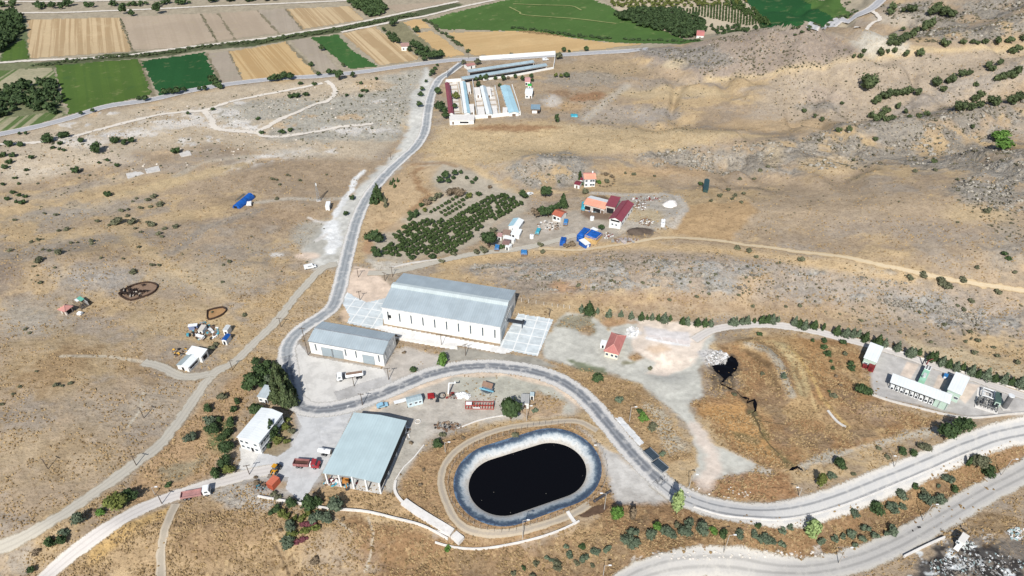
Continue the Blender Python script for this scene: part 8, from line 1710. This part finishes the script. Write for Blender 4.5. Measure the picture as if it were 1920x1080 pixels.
# ---- dry grass tufts wherever the soil is grassy
_r = np.random.RandomState(77)
cand = np.nonzero((MSK[:, 1] > .42) & (np.abs(gx) < .80*(gy*cP+CZ*sP)) & (gy > 92) & (gy < 560) & (farm(gx, gy) < .05))[0]
cand = cand[_r.uniform(size=len(cand)) < .135*MSK[cand, 1]*sm(.40, .60, fbm(gx[cand]/7, gy[cand]/5, 19, 3))*2.0*(1-.65*sm(240, 330, gy[cand]))]
TX = gx[cand]+_r.uniform(-.5, .5, len(cand)); TY = gy[cand]+_r.uniform(-.5, .5, len(cand))
keep = pond_sd(TX, TY) > 2.2
for P_, h_ in RIBS:
    bb = (TX > P_[:, 0].min()-h_-1) & (TX < P_[:, 0].max()+h_+1) & (TY > P_[:, 1].min()-h_-1) & (TY < P_[:, 1].max()+h_+1) & keep
    ib = np.nonzero(bb)[0]
    if len(ib): keep[ib[line_d(TX[ib], TY[ib], P_) < h_+.2]] = False
for P_ in SHP:
    ib = np.nonzero(keep & (TX > P_[:, 0].min()) & (TX < P_[:, 0].max()) & (TY > P_[:, 1].min()) & (TY < P_[:, 1].max()))[0]
    if len(ib): keep[ib[poly_sd(TX[ib], TY[ib], P_) < .4]] = False
TX, TY = TX[keep], TY[keep]; TZ = H0(TX, TY); n = len(TX)
s_ = _r.uniform(.16, .48, n)*(1+TY/900); hh_ = s_*_r.uniform(.7, 1.3, n); a_ = _r.uniform(0, 1.57, n)
TV = []
for k in range(4): TV.append(np.stack([TX+s_*np.cos(a_+k*1.571), TY+s_*np.sin(a_+k*1.571)*.8, TZ-.05], 1))
TV.append(np.stack([TX+s_*_r.uniform(-.4, .4, n), TY+s_*_r.uniform(-.4, .4, n), TZ+hh_], 1))
TV = np.stack(TV, 1).reshape(-1, 3); b0 = np.arange(n)[:, None]*5
TQ = np.stack([b0+np.array([[k, (k+1) % 4, 4]]) for k in range(4)], 1).reshape(-1, 3)
o, me = mesh_np('dry_grass', TV, TQ, leafmat('dry_grass_blades', C(104, 86, 62, .85), C(176, 151, 112, .85)), False)
ca = me.color_attributes.new('tint', 'FLOAT_COLOR', 'POINT'); q_ = np.ones((len(TV), 4), np.float32); q_[:, :3] = np.repeat(_r.uniform(0, 1, n)**.8, 5)[:, None]; ca.data.foreach_set('color', q_.ravel())
tag(o, 'dry golden and brown grass tufts covering the hillsides', 'grass', kind='stuff')
print('tufts', n)
# ---- far woods, hedgerows and orchard rows
def wood(name, label, pts, sp, wlo, whi, col, seed, hr=1.0, cat='trees', rows=None, nl=46):
    r = np.random.RandomState(seed); V = []; Fq = []; T = []; k0 = 0
    base = [crown_np('round', 500+i, nl, .13) for i in range(4)]
    if rows is None:
        Pw = wpts(pts); x0, y0 = Pw.min(0); x1, y1 = Pw.max(0)
        gxx, gyy = np.meshgrid(np.arange(x0, x1, sp), np.arange(y0, y1, sp)); X = gxx.ravel()+r.uniform(-.35, .35, gxx.size)*sp; Y = gyy.ravel()+r.uniform(-.35, .35, gxx.size)*sp
        ok = poly_sd(X, Y, Pw) < 0; X, Y = X[ok], Y[ok]
    else: X, Y = rows
    VV, QQ, TT = [], [], []
    for x, y in zip(X, Y):
        v, q, t, cv, cf = base[r.randint(4)]; w_ = r.uniform(wlo, whi); h = w_*hr*r.uniform(.8, 1.2); z = gz(x, y); a = r.uniform(0, 6.28); ca, sa = math.cos(a), math.sin(a)
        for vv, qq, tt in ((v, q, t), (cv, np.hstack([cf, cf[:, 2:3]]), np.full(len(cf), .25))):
            p = vv*np.array([w_, w_, h]); p = np.stack([p[:, 0]*ca-p[:, 1]*sa+x, p[:, 0]*sa+p[:, 1]*ca+y, p[:, 2]+z-.08*h], 1)
            VV.append(p); QQ.append(qq+k0); TT.append(tt); k0 += len(p)
    V = np.vstack(VV); Q = np.vstack(QQ); T = np.concatenate(TT)
    me = bpy.data.meshes.new(name); tri = Q[:, 2] == Q[:, 3]
    lv = np.concatenate([Q[~tri].ravel(), Q[tri][:, :3].ravel()]); nq, ntr = (~tri).sum(), tri.sum()
    me.vertices.add(len(V)); me.vertices.foreach_set('co', V.astype(np.float32).ravel()); me.loops.add(len(lv)); me.loops.foreach_set('vertex_index', lv.astype(np.int32))
    me.polygons.add(nq+ntr); me.polygons.foreach_set('loop_start', np.concatenate([np.arange(nq)*4, nq*4+np.arange(ntr)*3]).astype(np.int32)); me.polygons.foreach_set('loop_total', np.concatenate([np.full(nq, 4), np.full(ntr, 3)]).astype(np.int32)); me.update(calc_edges=True)
    tt = np.concatenate([np.repeat(T[~tri], 4), np.repeat(T[tri], 3)]); c = me.color_attributes.new('tint', 'FLOAT_COLOR', 'CORNER'); a = np.ones((len(tt), 4), np.float32); a[:, :3] = tt[:, None]; c.data.foreach_set('color', a.ravel())
    me.materials.append(LEAF[col]); o = bpy.data.objects.new(name, me); COL.objects.link(o)
    return tag(o, label, cat, kind='stuff')
wood('grove', 'dense dark grove between the pale farm tracks at the top', [(655, 6), (700, 1), (716, 10), (728, 22), (700, 33), (688, 34), (672, 20)], 5, 6, 9, 'dark', 1, .9)
wood('grove', 'dark dense orchard block beside the big green field', [(1148, 30), (1190, 20), (1270, 22), (1318, 40), (1322, 64), (1290, 72), (1240, 60), (1185, 46)], 5.5, 6, 8.5, 'dark', 2, .8)
wood('grove', 'dark wood at the top left corner', [(-10, 30), (38, 30), (44, 60), (20, 85), (-10, 108)], 5.5, 6, 10, 'dark', 3, 1.0)
wood('grove', 'dark wood left of the olive green field', [(-10, 172), (35, 158), (100, 150), (122, 206), (124, 220), (100, 222), (90, 208), (40, 210), (-10, 222)], 7.5, 5, 9, 'dark', 4, .85)
wood('grove', 'loose olive orchard along the top edge beside the big green field', [(1118, -8), (1390, -8), (1400, 8), (1275, 17), (1185, 18), (1150, 12)], 6.5, 3.5, 6, 'olive', 5, .8)
def rowpts(a, b, n, rows, spx):
    X, Y = [], []
    for i in range(rows):
        for j in range(n):
            px = a[0]+(b[0]-a[0])*i/(rows-1)+spx[0]*j; py = a[1]+(b[1]-a[1])*i/(rows-1)+spx[1]*j; yield px, py
PA = [(1272, 22), (1355, 9), (1375, 20), (1445, 50), (1400, 56), (1325, 36)]
pts = []
for i in range(60):
    for j in range(26):
        x = 1272+i*5.6-j*.6*2.2+j*1.2; y = 8+j*2.0+i*.10
        if inpoly(x, y, PA): pts.append(flat_xy(x, y))
wood('orchard_rows', 'dotted rows of small trees on pale soil in the far orchard', None, 0, 1.8, 2.8, 'orch', 6, .9, rows=(np.array([p[0] for p in pts]), np.array([p[1] for p in pts])))
wood('orchard_rows', 'dark dense strip of trees right of the dotted orchard rows', [(1352, 6), (1385, 2), (1420, 25), (1450, 46), (1440, 50), (1395, 30)], 5.5, 4, 6, 'orch', 7, .8)
wood('orchard_rows', 'loose tree rows behind the pink roofed house', [(1325, 50), (1400, 50), (1440, 54), (1390, 62), (1335, 66)], 6.5, 3, 5, 'dark', 8, .8)
def hedge(name, label, px, wid, sp, wlo, whi, col, seed, hr=.7):
    P = smooth_line(wpts(px), 4.0); r = np.random.RandomState(seed); L = np.concatenate([[0], np.cumsum(np.linalg.norm(np.diff(P, axis=0), axis=1))]); n = max(4, int(L[-1]/sp)); s = np.sort(r.uniform(0, L[-1], n)); X = np.interp(s, L, P[:, 0])+r.normal(0, wid, n); Y = np.interp(s, L, P[:, 1])+r.normal(0, wid, n)
    wood(name, label, None, 0, wlo, whi, col, seed, hr, 'hedge', rows=(X, Y), nl=30)
hedge('hedgerow', 'long dark hedge lining the canal between the farm tracks', [(480, 80), (560, 67), (640, 55), (700, 43), (780, 27)], 2.6, .8, 2.5, 5, 'hill', 11, .5)
hedge('hedgerow', 'scrubby hedge below the striped stubble and ploughed fields', [(70, 124), (200, 108), (300, 101), (380, 89), (480, 78)], 2.6, 1.0, 2, 4.2, 'hill', 12, .5)
hedge('hedgerow', 'row of dark trees along the top left edge', [(0, 12), (100, 14), (240, 10), (360, 8)], 3.5, 4.2, 4, 9, 'dark', 13, .9)
hedge('hedgerow', 'dark trees along the top edge above the stubble field', [(400, 3), (470, 1), (520, 1)], 3, 4, 5, 9, 'dark', 14, .8)
hedge('hedgerow', 'dark green hedge below the big green field', [(960, 52), (1010, 58), (1080, 68), (1160, 74), (1250, 77), (1310, 76)], 1.6, 2.2, 2.5, 5, 'dark', 15, .5)
hedge('hedgerow', 'hedge between the gold plot and the long golden field', [(795, 37), (820, 55), (845, 72), (865, 88), (884, 102)], 1.2, 2.4, 2.5, 4.5, 'hill', 16, .6)
hedge('hedgerow', 'narrow hedge across the ploughed and stubble fields', [(225, 34), (238, 66), (249, 96)], .8, 3, .7, 1.5, 'hill', 17, .5)
hedge('hedgerow', 'thin hedge line between two ploughed fields', [(377, 27), (392, 52), (407, 79)], .6, 3, .6, 1.3, 'hill', 18, .5)
hedge('hedgerow', 'bushes along the edge of the dark green field at the top right', [(1480, 54), (1520, 50), (1560, 42), (1600, 24), (1585, 5)], 2, 4, 2.5, 5, 'hill', 19, .6)
# garden at the farm house, trees along the highway
plants([(738, 70, 17), (746, 76, 12), (730, 64, 12), (775, 82, 14), (783, 84, 16), (790, 90, 14), (800, 92, 13), (792, 101, 12), (805, 104, 16), (818, 103, 18), (826, 100, 14), (768, 92, 10), (783, 98, 12), (796, 110, 10), (736, 44, 12), (742, 40, 10), (720, 55, 8), (781, 55, 12)], 'round', 'dark', 'dark tree in the garden round the reddish roofed farm house', 'garden trees of the farm house', full=False)
plants([(508, 148, 11), (516, 146, 14), (524, 145, 12), (534, 141, 16), (546, 143, 14), (598, 138, 9), (618, 135, 12), (627, 135, 10), (604, 90, 11), (584, 120, 9), (644, 122, 8, 'hill')], 'round', 'dark', 'dark roadside tree along the highway below the amber stubble field', 'trees along the highway', full=False)
plants([(310, 172, 13), (322, 171, 14), (334, 170, 14), (346, 168, 10), (375, 166, 9), (385, 165, 10), (402, 150, 16), (408, 158, 14), (414, 162, 10), (396, 146, 10), (262, 184, 9), (274, 184, 12), (175, 207, 8), (153, 212, 8)], 'round', 'dark', 'dark tree at the lower edge of the green crop fields', 'trees at the lower edge of the crop fields', full=False)
plants([(233, 17, 15), (296, 16, 16), (248, 24, 10), (102, 10, 10), (163, 8, 8)], 'round', 'dark', 'big dark tree beside the white farm track at the top left', 'big trees beside the top left farm track', full=False, hr=1.3)
# ---------------------------------------------------------------- light, sky, camera
SUN_EL, SUN_AZ = R(43), R(11)     # light travels forward and to the right
w = bpy.data.worlds.new('World'); S.world = w; w.use_nodes = True
wt = w.node_tree; bg = wt.nodes['Background']
sky = wt.nodes.new('ShaderNodeTexSky'); sky.sky_type = 'NISHITA'; sky.sun_disc = False
sky.sun_elevation = SUN_EL; sky.sun_rotation = R(180)+SUN_AZ
wt.links.new(sky.outputs[0], bg.inputs[0]); bg.inputs[1].default_value = .085
sl = bpy.data.lights.new('sun', 'SUN'); sl.energy = 4.4; sl.angle = R(.5); sl.color = (1, .965, .91)
so = bpy.data.objects.new('sun', sl); COL.objects.link(so)
import mathutils
dvec = mathutils.Vector((math.sin(SUN_AZ)*math.cos(SUN_EL), math.cos(SUN_AZ)*math.cos(SUN_EL), -math.sin(SUN_EL)))
so.rotation_euler = dvec.to_track_quat('-Z', 'Y').to_euler(); so.location = (0, 0, 300)
cam = bpy.data.cameras.new('camera'); co = bpy.data.objects.new('camera', cam); COL.objects.link(co)
co.location = (0, 0, CZ); co.rotation_euler = (R(90)-PITCH, 0, 0)
cam.sensor_width = 36; cam.lens = 36*F/1920; cam.clip_end = 20000; cam.clip_start = 1
S.camera = co
S.render.engine = 'CYCLES'
S.view_settings.view_transform = 'Standard'; S.view_settings.look = 'None'
S.view_settings.exposure = 0.42; S.view_settings.gamma = 1
